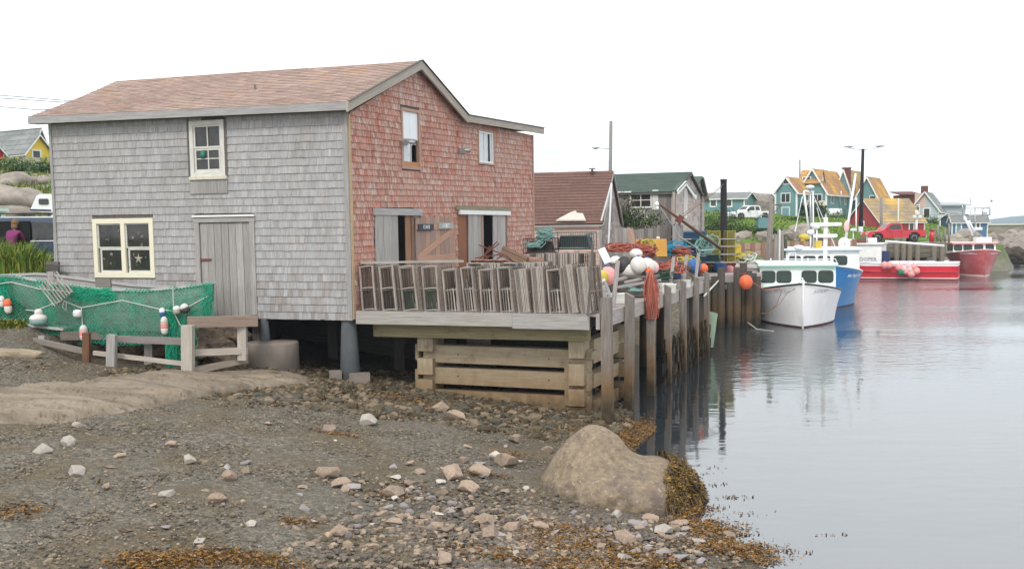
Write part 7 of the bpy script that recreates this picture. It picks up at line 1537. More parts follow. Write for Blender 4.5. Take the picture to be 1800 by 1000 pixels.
    for sd in (-1, 1): b = MB(); b.box(T(fx - .02, sd * .72, .8), (.1, .3, .16), rz=math.atan2(T.h.y, T.h.x)); b.build('headlight', 'light_lens', root)
    b = MB()
    for sd in (-1, 1): b.box(T((cab[-1][0] + cab[-2][0]) / 2 - .15, sd * (W + .12), cab[0][1] + .12), (.12, .2, .18), rz=math.atan2(T.h.y, T.h.x))
    b.build('mirrors', 'black_rubber' if paint != 'car_red' else paint, root)
    for x in ((-.5, .5) if kind != 'van' else (-1.0, .05)):
        for sd in (-1, 1): b = MB(); b.box(T(x + .15, sd * (W + .012), cab[0][1] - .12), (.16, .03, .035), rz=math.atan2(T.h.y, T.h.x)); b.build('door_handle', 'white_metal' if kind == 'van' else 'black_rubber', root)
        b = MB()
        for sd in (-1, 1): b.box(T(x - .08 if kind != 'pickup' or x > 0 else x, sd * (W + .004), .75), (.014, .012, .66), rz=math.atan2(T.h.y, T.h.x))
        b.build('door_seam', 'dark', root)
    return root
c = PY(1569, 425.5, 91.5)
class Fz(Fr):
    def __init__(s, o, h, k=1): super().__init__(o, h); s.o = V(o); s.k = k
    def __call__(s, x, y, z): return s.o + (s.h * x + s.p * y + V((0, 0, z))) * s.k
vehicle('pickup_truck', 'bright red pickup parked side on at the far wharf', 'pickup', Fz(c, (-1, -.02), .92), 'car_red', 'pickup')
c = PY(1317, 387, 122); vehicle('pickup_truck', 'white crew cab pickup parked on the slope by the teal bungalow', 'pickup', Fz(c, (-.93, -.36), .90), 'car_white', 'crew')
# far wharf
Zf = 2.86; a, b = PZ(1480, 431, Zf), PZ(1662, 431.5, Zf); fw_ = thing('far_wharf', 'timber wharf behind the boats where the red pickup is parked', 'wharf', (a.x, a.y, Zf)); m = MB(); Yw = 89.5
a = PH(1470, Yw, Zf); b = PH(1662, Yw, Zf); slab(m, a, b, b + V((1, 9, 0)), a + V((-2, 9, 0)), .3); m.build('deck', 'deck_wood', fw_)
m = MB()
for k in range(3): m.beam(a - V((0, .1, .22 + k * .42)), b - V((0, .1, .22 + k * .42)), .2, .38, rt(.8, 1.1))
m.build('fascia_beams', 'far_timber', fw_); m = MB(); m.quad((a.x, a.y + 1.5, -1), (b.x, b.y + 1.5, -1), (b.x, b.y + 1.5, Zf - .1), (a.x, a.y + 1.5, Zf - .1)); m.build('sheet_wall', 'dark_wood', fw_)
for x in (1484, 1508, 1530, 1575, 1587, 1598, 1612, 1641, 1655):
    p = PH(x, Yw - .3, 0); m = MB(); m.tube([(p.x, p.y, -2), (p.x, p.y, Zf + (.5 if x in (1575, 1587, 1530) else .05))], .22, 8); m.build('pile', 'far_timber', fw_)
for k, x in enumerate((1635, 1641, 1648, 1654, 1661, 1668)):
    p = PH(x, 92, Zf - .1); m = MB(); m.tube([p, p + V((0, 0, 1.0 + (k % 3) * .3))], .09, 6); tag(m.build('guard_post', 'pole_wood'), 'thin guard post right of the red pickup, %s from the left' % ORD[k], 'post', 'guard posts beside the red pickup')
m = MB(); c = PH(1638, 91, Zf); m.tube([c, c + V((0, 0, 1.0))], .2, 10); m.tube([c + V((0, 0, 1)), c + V((0, 0, 1.1))], .24, 10, (.4, .4, .4)); tag(m.build('fuel_bollard', 'car_red'), 'stout red bollard behind the red pickup', 'bollard')
# lamp pole with two arms
p = PH(1512, 96, 2.8); t_ = PY(1517, 262, 96); root = thing('lamp_pole', 'tall dark pole with two street lamps on long arms', 'lamp pole', p); m = MB(); m.tube([p - V((0, 0, .5)), t_], [.2, .13], 10); m.build('pole', 'tar_pole', root)
for (ax, ay, bx, by) in ((1508, 263, 1487, 258), (1524, 264, 1551, 257)):
    m = MB(); e = PY(bx, by, 96); m.tube([t_ - V((0, 0, .1)), PY((ax + bx) / 2, (ay + by) / 2 + 1, 96), e], .035, 6); m.build('arm', 'metal', root); m = MB(); d = 1 if bx > 1517 else -1; m.blob(e + V((-d * .25, 0, 0)), (.5, .14, .10), 2, .02); m.build('lamp_head', 'metal', root)
m = MB(); m.box(PY(1513, 405, 95.8), (.35, .25, .7)); m.build('meter_box', 'white_metal', root)
for (x, y0, y1, r, ma, lb) in ((1549, 425, 347, .13, 'pole_wood', 'grey wooden pole before the red barn'), (1611, 424, 370, .10, 'white_metal', 'white pole with round floodlights at the end of the red barn'), (1505, 425, 348, .06, 'white_metal', 'thin white mast left of the lamp pole')):
    p = PY(x, y0, 95); q = PY(x, y1, 95); root = thing('pole', lb, 'pole', p); m = MB(); m.tube([p - V((0, 0, .4)), q], r, 7); m.build('post', ma, root)
    if x == 1611: m = MB(); [m.blob(PY(xx, yy, 94.8), (.22, .1, .22), 2, .02) for xx, yy in ((1608, 382), (1617, 382), (1613, 376))]; m.build('floodlights', 'light_lens', root)
# pole behind sheds with wires
p = PH(1071, 62, 2.5); t_ = PY(1074, 213, 62); root = thing('utility_pole', 'grey utility pole with small lamp arm behind the sheds', 'pole', p); m = MB(); m.tube([p, t_], [.14, .10], 9); m.build('pole', 'pole_wood', root); m = MB(); e = PY(1047, 260, 62); m.tube([PY(1073, 262, 62), e], .03, 5); m.blob(e, (.22, .1, .07), 2, .02); m.build('lamp_arm', 'metal', root)
for (a, b) in (((938, 286, 60), (1072, 284, 62)), ((938, 268, 60), (1050, 262, 62))):
    m = MB(); A_, B_ = PY(*a), PY(*b); m.tube([A_, A_.lerp(B_, .5) - V((0, 0, .15)), B_], .012, 4); m.build('wire', 'metal', root)
root = thing('overhead_wires', 'three overhead wires coming in at the upper left', 'wires', PY(0, 180, 50))
for (y0, y1, x1) in ((167, 177, 115), (172, 180, 110), (187, 193, 60)): m = MB(); m.tube([PY(-200, y0 - 14, 52), PY(0, y0 + 1, 48), PY(x1, y1, 44), PY(x1 + 150, y1 - 2, 40)], .014, 4); m.build('wire', 'tar_pole', root)
# breakwater wall and shore boulders
m = MB(); a, b = PY(1733, 440, 132), PY(1830, 440, 128); at_ = PY(1733, 393.5, 132).z; n_ = 30
P_ = Plane(a, (b.x - a.x, b.y - a.y)); Lw = (b - a).length + 20; m.hexa([P_.at(0, -.5, 0), P_.at(Lw, -.5, 0), P_.at(Lw, -.5, -3), P_.at(0, -.5, -3), P_.at(0, at_ - .2, 0), P_.at(Lw, at_ - .2, 0), P_.at(Lw, at_ - .2, -3), P_.at(0, at_ - .2, -3)])
root = thing('breakwater_wall', 'long stone breakwater wall with pale coping at the far right', 'wall', a); m.build('masonry', 'stone_wall', root); m = MB(); pbox(m, P_, 0, Lw, at_ - .2, at_, -3.1, .15, ax='h'); m.build('coping', 'old_white', root)
rd = random.Random(21)
def rock(px, py, Y, r, lab, ma='far_rock', gp='boulders piled along the far shore', sq=.75):
    m = MB(); c = PY(px, py, Y); vs = 1
    rot = Matrix.Rotation(rd.uniform(0, 6), 3, 'Z') @ Matrix.Rotation(rd.uniform(-.4, .4), 3, 'X'); m.blob(c, (r, r * .85, r * sq), 2, .55, 1.1, seed=rd.random() * 50, sm=False, rot=rot, t=rt(.85, 1.15)); return tag(m.build('shore_boulder', ma), lab, 'boulder', gp)
ROCKS = [(1752, 426, 120, 1.5), (1768, 430, 118, 1.7), (1786, 424, 119, 1.3), (1797, 432, 117, 1.6), (1778, 418, 121, 1.2), (1760, 440, 113, 1.6), (1790, 443, 113, 1.6), (1775, 441, 112, 1.3), (1745, 436, 114, 1.3), (1740, 422, 116, 1.1), (1808, 425, 119, 1.6), (1812, 441, 113, 1.8), (1745, 447, 110, 1.2), (1727, 434, 108, 1.1), (1700, 420, 106, 1.5), (1688, 424, 104, 1.3), (1712, 424, 106, 1.2), (1676, 428, 102, 1.2), (1668, 431, 100, 1.0), (1660, 436, 98, .9), (1682, 436, 99, 1.3), (1668, 445, 96, 1.2), (1678, 452, 95, 1.2), (1697, 436, 100, 1.2), (1664, 458, 93, 1.0), (1672, 464, 92, 1.0), (1718, 440, 105, 1.1), (1658, 426, 103, .9), (1800, 415, 123, 1.0), (1830, 432, 117, 1.8)]
for i, (x, y, Y, r) in enumerate(ROCKS): rock(x, y, Y, r * .95, 'one of the angular grey brown boulders piled along the far right shore')
for i in range(16): x = 1740 + i * 6.5; rock(x, 450 + rd.uniform(-3, 2), 108, .95, 'one of the dark wet boulders at the waterline of the far right shore', 'far_rock_wet', 'wet boulders at the far right waterline')
for (x, y, Y, r, lb) in ((1409, 410, 88, 1.25, 'biggest rounded grey boulder on the bank behind the blue boat'), (1310, 417, 80, .85, 'long low tan rock on the bank left of the hut'), (1344, 416, 80, .75, 'pale rock under the hut on legs'), (1380, 416, 82, .8, 'grey rock between hut and big rounded boulder'), (1434, 418, 88, .7, 'grey rock right of the big rounded boulder'), (1327, 364, 150, 4.0, 'tan rock outcrop behind the white pickup'), (1455, 420, 88, .6, 'small rock left of the red barn'), (1362, 421, 82, .6, 'small rock behind the piling cluster'), (1291, 421, 78, .7, 'tan rock behind the wire trap stack')):
    rock(x, y, Y, r, lb, gp=None, sq=.65)
m = MB(); m.blob(PY(1414, 417, 86), (.5, .2, .3), 2, .3); m.blob(PY(1411, 424, 86), (.2, .2, .5), 2, .3); tag(m.build('yellow_float', 'plastic_yellow'), 'yellow float lying on the bank by the big rounded boulder', 'float')
# bushes and rough grass on the bank
for k, (x, y, Y, rx, rz, n, lb, col) in enumerate([(1262, 398, 84, 2.1, 1.5, 2600, 'tall dark green bush right of the shed row', ((1, 1, 1), (.6, .7, .6), (1.3, 1.3, 1))), (1295, 411, 84, 2.0, .85, 1800, 'green brown bush below the bungalow', ((1.2, 1, .9), (1.6, 1.2, 1.4), (.7, .8, .6))), (1322, 410, 82, 1.6, .8, 1400, 'low leafy bush left of the hut', ((1.2, 1.2, 1), (.7, .8, .6))), (1366, 412, 84, 1.1, .6, 800, 'low bush right of the tall brown piling', ((1.2, 1.2, 1), (.6, .7, .6))), (1394, 392, 118, 1.6, .8, 900, 'round hedge bush on the lawn before the teal house', ((.8, .9, .7), (.5, .6, .5))), (1412, 394, 118, 1.4, .6, 700, 'small hedge bush right of the round one', ((.8, .9, .7), (.5, .6, .5))), (1473, 386, 140, 2.5, 1.2, 900, 'yellow green bush by the oil tank', ((1.8, 1.4, 1), (1, 1, .8))), (1240, 420, 70, 1.2, .9, 900, 'dark bush at the right foot of the shed row', ((.8, .9, .8), (.5, .6, .5))), (1640, 391, 128, 2.6, .9, 900, 'grassy clump before the grey house', ((1.6, 1.5, 1), (1, 1, 1)))]):
    bush(PY(x, y, Y), (rx, rx * .7, rz), n, .16 * Y / 84, lb, cols=col)
P = []; 
for _ in range(30000):
    if rd.random() < .75: p = PH(rd.uniform(1238, 1575), rd.uniform(79, 140), 0)
    else: p = PH(rd.uniform(1626, 1745), rd.uniform(96, 130), 0)
    z = H(p.x, p.y)
    if z > 2.0: P.append((p.x, p.y, z))
n = len(P); g = blades('grass', P, rng.uniform(.06, .24, n), .10, tints(n, [(1.1, 1.5, .9), (.9, 1.2, .7), (1.7, 1.6, 1.2), (.8, 1.1, .6)]), 'grass_blades', lean=.7); tag(g, 'green and tawny grass on the bank across the harbour', 'grass', kind='stuff')
# ---------------------------------------------------------------- left side: dory, net, trestle
# dory built from pixel traced rails at its own distance; bow to the left
BX = [(-60, 488), (20, 486), (100, 500), (170, 509), (250, 512), (310, 507), (374, 499)]
yd = lambda x: 24.6 + (374 - x) * .0045
dory = thing('dory', 'old grey wooden dory draped in green net, resting on a timber trestle', 'dory', PY(200, 560, 24.9))
def kb(x): return np.interp(x, [-60, 0, 60, 120, 200, 280, 340, 374], [505, 520, 566, 590, 606, 600, 580, 520])
near = []; NS = 40
def rail_pt(x, far=False):
    y = float(np.interp(x, [p[0] for p in BX], [p[1] for p in BX])); p = PY(x, y, yd(x))
    if far: w = 1.35 * (1 - abs((x - 150) / 232) ** 2.4); p = p + V((.25 * w, 1, 0)) * w
    return p
XS = [-60 + 434 * i / NS for i in range(NS + 1)]; m = MB(); rows = []
for x in XS:
    r0 = rail_pt(x); r1 = rail_pt(x, True); zb = PY(x, float(kb(x)), yd(x)).z + .0; row = []
    mid = (r0 + r1) / 2; k0 = V((r0.x * .55 + mid.x * .45, r0.y * .55 + mid.y * .45, zb)); k1 = V((r1.x * .55 + mid.x * .45, r1.y * .55 + mid.y * .45, zb + .03))
    for q in range(5): f = q / 4; row.append(r0.lerp(k0, f) + V((0, -.05 * math.sin(PI * f), 0)))
    for q in range(5): f = q / 4; row.append(k1.lerp(r1, f))
    rows.append(row)
for a, b in zip(rows, rows[1:]):
    for j in range(9): m.quad(a[j], b[j], b[j + 1], a[j + 1], t=(1, 1, 1), uv=[(a[j].x, j * .3), (b[j].x, j * .3), (b[j + 1].x, j * .3 + .3), (a[j + 1].x, j * .3 + .3)])
m.build('hull_planks', 'grey_wood', dory)
for far_ in (False, True):
    m = MB(); pts = [rail_pt(x, far_) + V((0, 0, .02)) for x in XS]
    for a, b in zip(pts, pts[1:]): m.beam(a, b, .10, .06, (1.25, 1.3, 1.35))
    m.build('gunwale', 'grey_wood', dory)
m = MB(); a = PY(91, 495, 25.9); m.box(a, (.16, .16, .5)); m.build('thwart_post', 'grey_wood', dory); m = MB(); m.box(PY(182, 500, 25.9), (.38, .08, .30), t=(.6, .6, .55)); m.build('thwart_post', 'grey_wood', dory)
# thin slatted trap lid in the dory
m = MB(); c0_, c1_ = PY(75, 500, 25.3), PY(100, 478, 25.3); ux = (PY(128, 514, 25.2) - c1_)
for k in range(8): o_ = (PY(70, 503, 25.3) - c1_) * (k / 7); m.beam(c1_ + o_, c1_ + o_ + ux, .03, .10, rt(.8, 1.3), up=(0, -1, .5))
tag(m.build('slatted_panel', 'trap_wood'), 'slanted grey slatted trap panel lying in the dory', 'panel')
# net over the near side
nroot = thing('fishing_net', 'green fishing net draped over the side of the dory', 'net', PY(200, 560, 24.5))
def net_surface(u, v):
    """u along, v down"""
    x = -45 + u * 418; top = float(np.interp(x, [p[0] for p in BX], [p[1] for p in BX])) - 4
    bot = np.interp(x, [-45, 0, 50, 90, 140, 200, 250, 300, 345, 373], [560, 562, 586, 588, 598, 608, 606, 598, 584, 545])
    y = top + (bot - top) * v; p = PY(x, y, yd(x) - .06 - .10 * math.sin(PI * min(1, v * 1.1))); w = noise.noise(V((x * .03, y * .03, 0))) * .07 + noise.noise(V((x * .1, y * .05, 5))) * .04
    p.y += w - .04 * v; return p
m = MB(); NX_, NY_ = 70, 15
def strand(m, a, b, r=.0055, t=(1, 1, 1)): m.beam(a, b, r * 2, r * 2, t)
for dens, (u0, u1, v0, v1), sl in ((1, (0, 1, 0, 1), 1), ):
    for k in range(-NY_, NX_):
        for sg in (1, -1):
            pv = None
            for j in range(0, NY_ + 1, 1):
                i = (k + j) if sg == 1 else (k + NY_ - j)
                if 0 <= i <= NX_:
                    p = net_surface(i / NX_ + noise.noise(V((i * .3, j * .3, 1))) * .004, j / NY_)
                    if pv is not None: strand(m, pv, p, .0045 + .004 * max(0, noise.noise(V((p.x * 1.5, p.z * 2, 3)))), rt(.7, 1.4))
                    pv = p
                else: pv = None
m.build('mesh', 'net_green', nroot)
# bunched folds
m = MB()
def fold(x0, x1, y0, y1, n, r=.008, dy=-.12):
    for _ in range(n):
        a = random.uniform(x0, x1); y = y0; pts = []
        for j in range(6): pts.append(PY(a + random.uniform(-7, 7), y0 + (y1 - y0) * j / 5 + random.uniform(-3, 3), yd(a) + dy + random.uniform(-.05, .05)))
        m.tube(pts, r, 4, rt(.7, 1.5), cap=False)
for _ in range(150):
    x = random.uniform(112, 185); y = random.uniform(508, 530); pts = [PY(x + j * 7 + random.uniform(-3, 3), y + random.uniform(-4, 4) - 3 * math.sin(j), yd(x) - .14 + random.uniform(-.04, .04)) for j in range(4)]; m.tube(pts, .006, 4, rt(.8, 1.6), cap=False)
fold(296, 304, 540, 655, 46, .007); fold(-20, 14, 490, 545, 60, .008); fold(140, 240, 570, 606, 40, .005); fold(60, 110, 510, 580, 20, .004); fold(300, 345, 545, 640, 50, .004); fold(352, 376, 500, 560, 36, .004)
m.build('folds', 'net_green', nroot)
m = MB(); ln = [(150, 580, ), (105, 552), (57, 577)]
for pts in ([(-10, 500), (20, 496), (70, 508), (130, 514)], [(45, 545), (62, 546), (110, 528), (142, 541), (215, 528), (283, 544), (306, 547), (330, 540), (366, 520)], [(304, 505), (305, 548)], [(113, 528), (110, 540), (116, 546), (117, 530)], [(143, 541), (145, 575)], [(306, 550), (316, 570), (322, 576)], [(355, 561), (385, 563), (440, 559)]):
    m.tube([PY(x, y, yd(min(x, 374)) - .2) for x, y in pts], .011, 5)
m.build('head_rope', 'rope_white', nroot)
def hbuoy(x, y, w_, h_, mats, label, tilt=0):
    c = PY(x, y, yd(x) - .27); root = thing('pot_buoy', label, 'buoy', c); s = c.y / F; r, hh = w_ * s / 2, h_ * s / 2; ax = V((math.sin(tilt), 0, math.cos(tilt))); k = len(mats)
    prof = [(r * .35, hh), (r * .8, hh * .8), (r, hh * .4), (r, -hh * .5), (r * .85, -hh * .85), (r * .5, -hh)]
    zs = [hh - 2 * hh * i / k for i in range(k + 1)]
    for i in range(k):
        hi, lo_ = zs[i], zs[i + 1]; P4 = [(float(np.interp(-z, [-p[1] for p in prof], [p[0] for p in prof])), z) for z in np.linspace(hi, lo_, 6)]; m = MB(); m.lathe(c, P4[::-1], 14, ax); m.build(['top_band', 'middle_band', 'lower_band'][i], mats[i], root)
    return root
hbuoy(14, 538, 13, 26, ['plastic_orange', 'plastic_white'], 'orange and white pot buoy at the far left of the net'); hbuoy(3, 530, 10, 20, ['plastic_white', 'plastic_white'], 'white pot buoy cut by the left edge of the view'); hbuoy(68, 551, 14, 16, ['plastic_white', 'plastic_white'], 'white pot buoy above the moss stained one', .1); hbuoy(68, 562, 30, 20, ['plastic_white', 'rope_teal'], 'moss stained white float bundle on the trestle beam')
hbuoy(136, 551, 15, 14, ['white_metal', 'plastic_white'], 'small grey white pot buoy hanging from the middle of the net'); hbuoy(147, 585, 14, 28, ['rope_white', 'plastic_pink', 'plastic_lpink'], 'cream and pink pot buoy hanging lowest on the net'); hbuoy(285, 549, 10, 16, ['white_metal', 'plastic_blue'], 'grey blue pot buoy right of the middle'); hbuoy(289, 572, 13, 32, ['rope_white', 'plastic_pink', 'plastic_white'], 'pink pot buoy with pale ends hanging by the net fold')
hbuoy(311, 545, 14, 15, ['plastic_white', 'rake_wood'], 'cream pot buoy left of the dark tipped one'); hbuoy(325, 542, 15, 17, ['rope_white', 'plastic_black'], 'pale green pot buoy with dark tip at the right end of the net', -.4)
# trestle
def tz(x, y, Y): return PY(x, y, Y)
def plank(a, Ya, b, Yb, w_, h_, name, ma, label, cat='beam', t=(1, 1, 1), group=None):
    m = MB(); m.beam(PY(*a, Ya), PY(*b, Yb), w_, h_, t); return tag(m.build(name, ma), label, cat, group)
tr = thing('trestle', 'low timber trestle of posts and rails under the dory', 'trestle', PY(330, 650, 23.6))
for (x, y0, y1, Y, w_) in ((330, 572, 656, 23.6, .25), (195, 588, 645, 24.0, .20), (152, 585, 634, 24.6, .16), (426, 566, 622, 24.3, .20), (74, 590, 612, 25.2, .14), (262, 590, 630, 25.6, .2)):
    m = MB(); a, b = PY(x, y1, Y), PY(x + (2 if x == 195 else 0), y0, Y); a.z -= .15; m.beam(a, b, w_, w_ * .85, up=(0, 1, 0), t=(1.25, 1.2, 1.1) if x in (330, 426) else ((.7, .55, .45) if x == 152 else (1, 1, 1))); m.build('post', 'grey_wood' if x not in (152,) else 'brown_wood', tr)
for (a, Ya, b, Yb, w_, h_, t) in (((60, 598), 25.2, (152, 618), 24.6, .08, .13, (.7, .65, .6)), ((165, 620), 24.5, (330, 640), 23.75, .08, .10, (1.3, 1.2, 1.1)), ((208, 596), 24.3, (330, 600), 23.9, .08, .16, (.7, .65, .65)), ((330, 566), 23.8, (452, 566 - 2), 24.4, .25, .24, (.75, .6, .5)), ((336, 620), 23.8, (434, 616), 24.3, .1, .15, (1.2, 1.1, 1.0)), ((336, 652), 23.7, (434, 632), 24.5, .16, .14, (.8, .7, .6)), ((110, 590), 25.6, (330, 588), 25.2, .2, .2, (.5, .45, .4))):
    m = MB(); m.beam(PY(*a, Ya), PY(*b, Yb), w_, h_, t); m.build('rail', 'grey_wood', tr)
m = MB(); m.beam(PY(322, 600, 24.0), PY(340, 596, 26), .12, .14); m.beam(PY(434, 562, 24.3), PY(448, 560, 26.2), .2, .2, (.7, .6, .5)); m.build('cross_tie', 'grey_wood', tr)
for k, (x, y, Y, r) in enumerate([(375, 600, 25.6, .55), (410, 590, 26.0, .6), (350, 615, 25.2, .35), (392, 625, 25.0, .35), (290, 610, 26.2, .6), (240, 605, 26.6, .7), (105, 570, 26.5, .5), (130, 588, 26.4, .5)]):
    m = MB(); m.blob(PY(x, y, Y), (r, r * .7, r * .6), 2, .6, 1.2, seed=k, sm=False, rot=Matrix.Rotation(k, 3, 'Z')); tag(m.build('rock', 'granite'), '%s' % ['brown angular rock inside the right bay of the trestle', 'large tan rock at the back right of the trestle', 'dark rock beside the right trestle post', 'low rock at the bottom of the right bay', 'dark rock behind the middle of the trestle', 'rock deep under the middle of the dory', 'grey rock behind the left trestle rail', 'flat rock left under the dory'][k], 'rock')
plank((20, 566), 26.2, (120, 578), 25.8, .4, .06, 'plank', 'grey_wood', 'pale plank lying on the ground left of the trestle', 'plank', (1.3, 1.3, 1.3))
m = MB(); 
for k in range(4): m.beam(PY(82, 462 + k * 6.5, 27.9), PY(104, 463 + k * 6.5, 27.6), .06, .09, rt(.6, 1.1))
tag(m.build('stacked_boards', 'dark_wood'), 'short dark boards stacked at the left corner of the grey wall', 'boards')
# ---------------------------------------------------------------- van, person, camper
Yv = 37; zv = 3.22
c = PH(28, Yv, zv); hv = V((-1, .04, 0)); van = vehicle('minivan', 'dark navy minivan with silver roof and its side door open', 'van', Fz(c, hv, 1.08), 'car_navy', 'van')
T = Fz(c, hv, 1.08)
m = MB(); fbx(m, T, -.1 - .95, .05 - .1, .90, .99, .35, 1.62); m.build('door_opening', 'dark', van)
m = MB(); fbx(m, T, -2.1, -1.1, 1.0, 1.06, .38, 1.0); m.build('open_door', 'car_navy', van); m = MB(); fbx(m, T, -2.05, -1.15, 1.0, 1.03, 1.02, 1.55); m.build('door_glass', 'glass', van)
m = MB(); m.tube([T(-2.1, .965, .98), T(1.4, .965, .99)], .02, 5); m.tube([T(-2.1, 1.075, .98), T(-1.1, 1.075, .98)], .02, 5); m.build('chrome_strip', 'white_metal', van); m = MB(); fbx(m, T, -2.0, .3, -.72, .72, 1.72, 1.765); m.build('roof_panel', 'white_metal', van)
m = MB()
for y in (-.6, .6): m.tube([T(-1.9, y, 1.86), T(.2, y, 1.86)], .022, 5)
for x in (-1.5, -.7, .1): m.tube([T(x, -.7, 1.87), T(x, .7, 1.87)], .022, 5); m.tube([T(x, .6, 1.75), T(x, .6, 1.86)], .02, 5)
m.build('roof_rack', 'black_rubber', van)
# person leaning into the van, seen from behind
pc = T(-.62, 1.42, 0); pc.z = zv - .02; per = thing('person', 'person with light brown hair in a purple jacket leaning into the open van door', 'person', pc)
def skin(name, J, E_, ma, parent, sub=2):
    me = bpy.data.meshes.new(name); w_ = V(parent['_w']); me.from_pydata([tuple(pc + V(j[:3]) - w_) for j in J], E_, []); o = bpy.data.objects.new(name, me); COL.objects.link(o); o.parent = parent; o['_w'] = tuple(w_)
    sk = o.modifiers.new('skin', 'SKIN'); 
    if not me.skin_vertices: me.skin_vertices.new()
    for i, j in enumerate(J): me.skin_vertices[0].data[i].radius = (j[3], j[3] * (j[4] if len(j) > 4 else 1))
    me.skin_vertices[0].data[0].use_root = True
    s = o.modifiers.new('s', 'SUBSURF'); s.levels = sub; s.render_levels = sub
    dg = bpy.context.evaluated_depsgraph_get(); m2 = bpy.data.meshes.new_from_object(o.evaluated_get(dg)); o.modifiers.clear(); o.data = m2; m2.materials.clear(); m2.materials.append(MATS[ma])
    ca = m2.color_attributes.new('tint', 'FLOAT_COLOR', 'CORNER'); ca.data.foreach_set('color', [1.0] * (4 * len(ca.data)))
    for p in m2.polygons: p.use_smooth = True
    return o
body = skin('body', [(0, 0, .92, .15, .8), (0, .10, 1.15, .14, .75), (0, .24, 1.34, .12, .7), (0, .36, 1.46, .05), (0, .40, 1.55, .055), (0, .44, 1.63, .105), (0, .46, 1.72, .10), (-.10, 0, .84, .10), (-.11, -.02, .48, .065), (-.12, -.04, .10, .045), (-.12, .08, .04, .04), (.10, 0, .84, .10), (.12, .02, .48, .065), (.13, .03, .10, .045), (.13, .15, .04, .04), (-.20, .28, 1.36, .06), (-.26, .42, 1.16, .045), (-.2, .62, 1.14, .035), (-.18, .70, 1.14, .03), (.20, .28, 1.36, .06), (.27, .40, 1.14, .045), (.22, .60, 1.08, .035), (.2, .68, 1.08, .03)],
     [(0, 1), (1, 2), (2, 3), (3, 4), (4, 5), (5, 6), (0, 7), (7, 8), (8, 9), (9, 10), (0, 11), (11, 12), (12, 13), (13, 14), (2, 15), (15, 16), (16, 17), (17, 18), (2, 19), (19, 20), (20, 21), (21, 22)], 'skin', per)
skin('jacket', [(0, 0, .92, .185, .85), (0, .10, 1.15, .185, .8), (0, .25, 1.37, .19, .72), (0, .34, 1.47, .095), (-.21, .27, 1.37, .085), (-.28, .41, 1.16, .07), (-.22, .60, 1.14, .055), (.21, .27, 1.37, .085), (.29, .39, 1.14, .07), (.24, .58, 1.08, .055), (0, -.02, .82, .185, .85)], [(0, 1), (1, 2), (2, 3), (2, 4), (4, 5), (5, 6), (2, 7), (7, 8), (8, 9), (0, 10)], 'purple_cloth', per)
skin('trousers', [(0, 0, .90, .165, .85), (-.10, 0, .80, .12), (-.11, -.02, .48, .085), (-.12, -.04, .14, .065), (.10, 0, .80, .12), (.12, .02, .48, .085), (.13, .03, .14, .065)], [(0, 1), (1, 2), (2, 3), (0, 4), (4, 5), (5, 6)], 'denim', per)
m = MB(); m.blob(pc + V((0, .42, 1.70)), (.125, .135, .14), 3, .12, 2.5); m.blob(pc + V((0, .36, 1.58)), (.11, .09, .13), 2, .15, 2.5); m.build('hair', 'hair', per)
for sd in (-1, 1):
    for q in range(4):
        m = MB(); a = pc + V((.19 * sd, .70, 1.14 if sd < 0 else 1.08)); d = V(((q - 1.5) * .018, .0, 0)); m.tube([a + d, a + d + V((0, .05, -.005)), a + d * 1.2 + V((0, .085, -.03))], [.011, .010, .007], 6)
        m.build('finger', 'skin', body)
# white truck camper behind the van
c = PH(80, 46, 4.1); root = thing('truck_camper', 'white camper shell with overcab bunk behind the van', 'camper', c); K = lambda x, y: PY(x, y, 46)
prof = [K(52, 371), (K(64, 344)), K(70, 341), K(130, 341), K(130, 395), K(92, 395), K(90, 374), K(55, 372)]; m = MB()
for dy in (0, 1.9): pp = [p + V((0, dy, 0)) for p in prof]; m.poly(pp if dy == 0 else pp[::-1])
for i in range(len(prof)): a, b = prof[i], prof[(i + 1) % len(prof)]; m.quad(a, a + V((0, 1.9, 0)), b + V((0, 1.9, 0)), b)
m.build('shell', 'car_white', root); m = MB(); rrect(m, K(77, 354.5) + V((0, -.02, 0)), V((1, 0, 0)), V((0, 0, 1)), .43, .25, .02); m.build('window', 'glass', root); m = MB(); m.beam(K(53, 369) + V((0, -.02, 0)), K(90, 370) + V((0, -.02, 0)), .03, .07); m.build('stripe', 'plastic_navy', root)
c = K(86, 396); c.z = PY(86, 402, 46).z - .4; vehicle('parked_truck', 'dark grey truck carrying the white camper, mostly hidden by the van', 'truck', Fz((c.x + 1.2, 46.9, 3.35), (-1, 0), .95), 'plastic_black', 'crew')
# houses up the hill
yh = fhouse('yellow_house', 'bright yellow clapboard house with grey roof up the left hill', 46, 294, 78, 150, 92, 4, 265, (68, 237), 'yellow_wall', 'roof_grey', tw=.14, over=.3)
addwin(yh, 'g', 64, 276, .8, 1.1, nx=1)
rh = fhouse('red_house', 'bright red house end at the left edge of the view', -26, 292, 74, 150, 8, -90, 268, (-9, 250), 'red_wall', 'roof_grey', tw=.14, over=.2)
m = MB(); a = PY(-8, 362, 40); b = PY(5, 362, 40); m.box(((a.x + b.x) / 2 - .3, 40, 4.4), (.75, .6, 2.0)); m.box(((a.x + b.x) / 2 - .25, 39.9, 5.45), (.95, .8, .12)); tag(m.build('booth', 'cabin_mint'), 'pale green post of a small booth at the left edge', 'booth')
a = PY(20, 228, 92); b = PY(60, 232, 92)
gh2 = fhouse('grey_roof_house', 'large grey roofed house behind the yellow one', 60, 290, 92, 150, 84, -90, 258, (70, 226), 'yellow_wall', 'roof_grey', tw=.14)
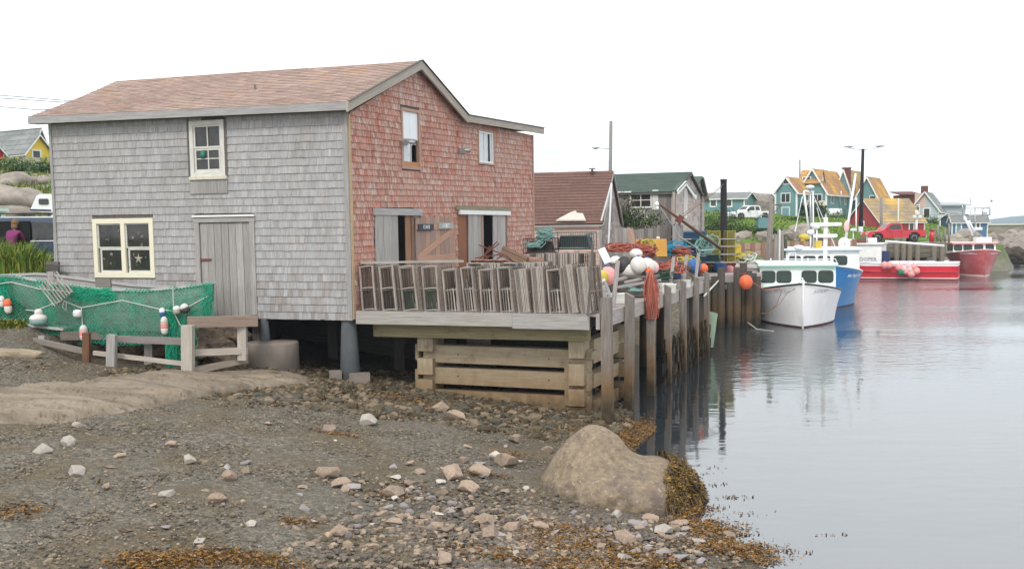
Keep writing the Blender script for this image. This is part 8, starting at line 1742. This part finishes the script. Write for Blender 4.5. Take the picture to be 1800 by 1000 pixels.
for (x, y, Y, rx, rz, n, lb, col) in ((32, 295, 68, 1.6, .55, 1300, 'flowering bush below the yellow house', ((.9, 1, .8), (.6, .7, .6), (2.6, 2.2, 2.5))), (78, 297, 67, .9, .5, 700, 'low bush below the yellow gable', ((.9, 1, .8), (.6, .7, .6))), (8, 294, 69, 1.0, .45, 700, 'dark bush at the left of the flowering one', ((.7, .8, .7), (.5, .6, .5)))): bush(PY(x, y, Y), (rx, rx * .7, rz), n, .16, lb, cols=col)
for k, (x, y, Y, r, lb) in enumerate(((28, 316, 62, 1.5, 'smooth grey rock outcrop high on the left hill'), (22, 348, 54, 2.2, 'broad grey rock outcrop behind the camper'), (75, 316, 63, 1.0, 'small grey outcrop right of the high one'), (8, 372, 48, 1.2, 'lowest grey outcrop behind the van'))):
    m = MB(); m.blob(PY(x, y, Y) - V((0, 0, r * .15)), (r, r * .8, r * .42), 3, .35, 1.0, seed=k + 9); tag(m.build('outcrop', 'far_rock'), lb, 'rock')
# roadside grass in front of the van
P = []; r3 = random.Random(8)
for _ in range(9000):
    x = r3.uniform(-70, 92); Y = r3.uniform(28.6, 35.5); p = PH(x, Y, 0); z = H(p.x, p.y)
    if p.x < GPL.at(9.4, 0).x or Y > 30: P.append((p.x, p.y, z))
n = len(P); l = np.array([.5 + .8 * max(0, noise.noise(V((p[0] * .6, p[1] * .6, 2))) + .25) for p in P])
tag(blades('tall_grass', P, rng.uniform(.5, 1.15, n) * l, .035, tints(n, [(.7, 1, .7), (1.0, 1.2, .8), (1.6, 1.3, .9), (.5, .8, .5)]), 'grass_blades', lean=.5), 'tall green roadside grass below the van', 'grass', kind='stuff')
P = []
for _ in range(9000):
    x = r3.uniform(-150, 130); Y = r3.uniform(42, 74); p = PH(x, Y, 0); 
    if noise.noise(V((p.x * .25, p.y * .25, 7))) > -.12: P.append((p.x, p.y, H(p.x, p.y)))
for _ in range(700):
    x = r3.uniform(-30, 45); y = r3.uniform(568, 578); p = Gp(x, y); P.append((p.x, p.y, p.z))
n = len(P); sc2 = np.where(np.array([p[1] for p in P]) < 40, .25, 1); tag(blades('grass', P, rng.uniform(.2, .6, n) * sc2, .06, tints(n, [(.9, 1, .8), (1.6, 1.2, 1), (1.9, 1.4, 1.2), (.5, .8, .5)]), 'grass_blades', lean=.7), 'tawny grass between the outcrops of the left hill', 'grass', kind='stuff')
# ---------------------------------------------------------------- air
hz = bpy.data.materials.new('haze'); hz.use_nodes = True; N = hz.node_tree.nodes; N.remove(N['Principled BSDF'])
pv = N.new('ShaderNodeVolumePrincipled'); pv.inputs['Density'].default_value = .0003; pv.inputs['Color'].default_value = (.74, .87, 1, 1); hz.node_tree.links.new(pv.outputs[0], N['Material Output'].inputs['Volume']); MATS['haze'] = hz
m = MB(); m.box((900, 1060, 85), (3900, 2300, 190)); h = m.build('haze', 'haze'); tag(h, kind='stuff')
h.data.color_attributes.remove(h.data.color_attributes[0])
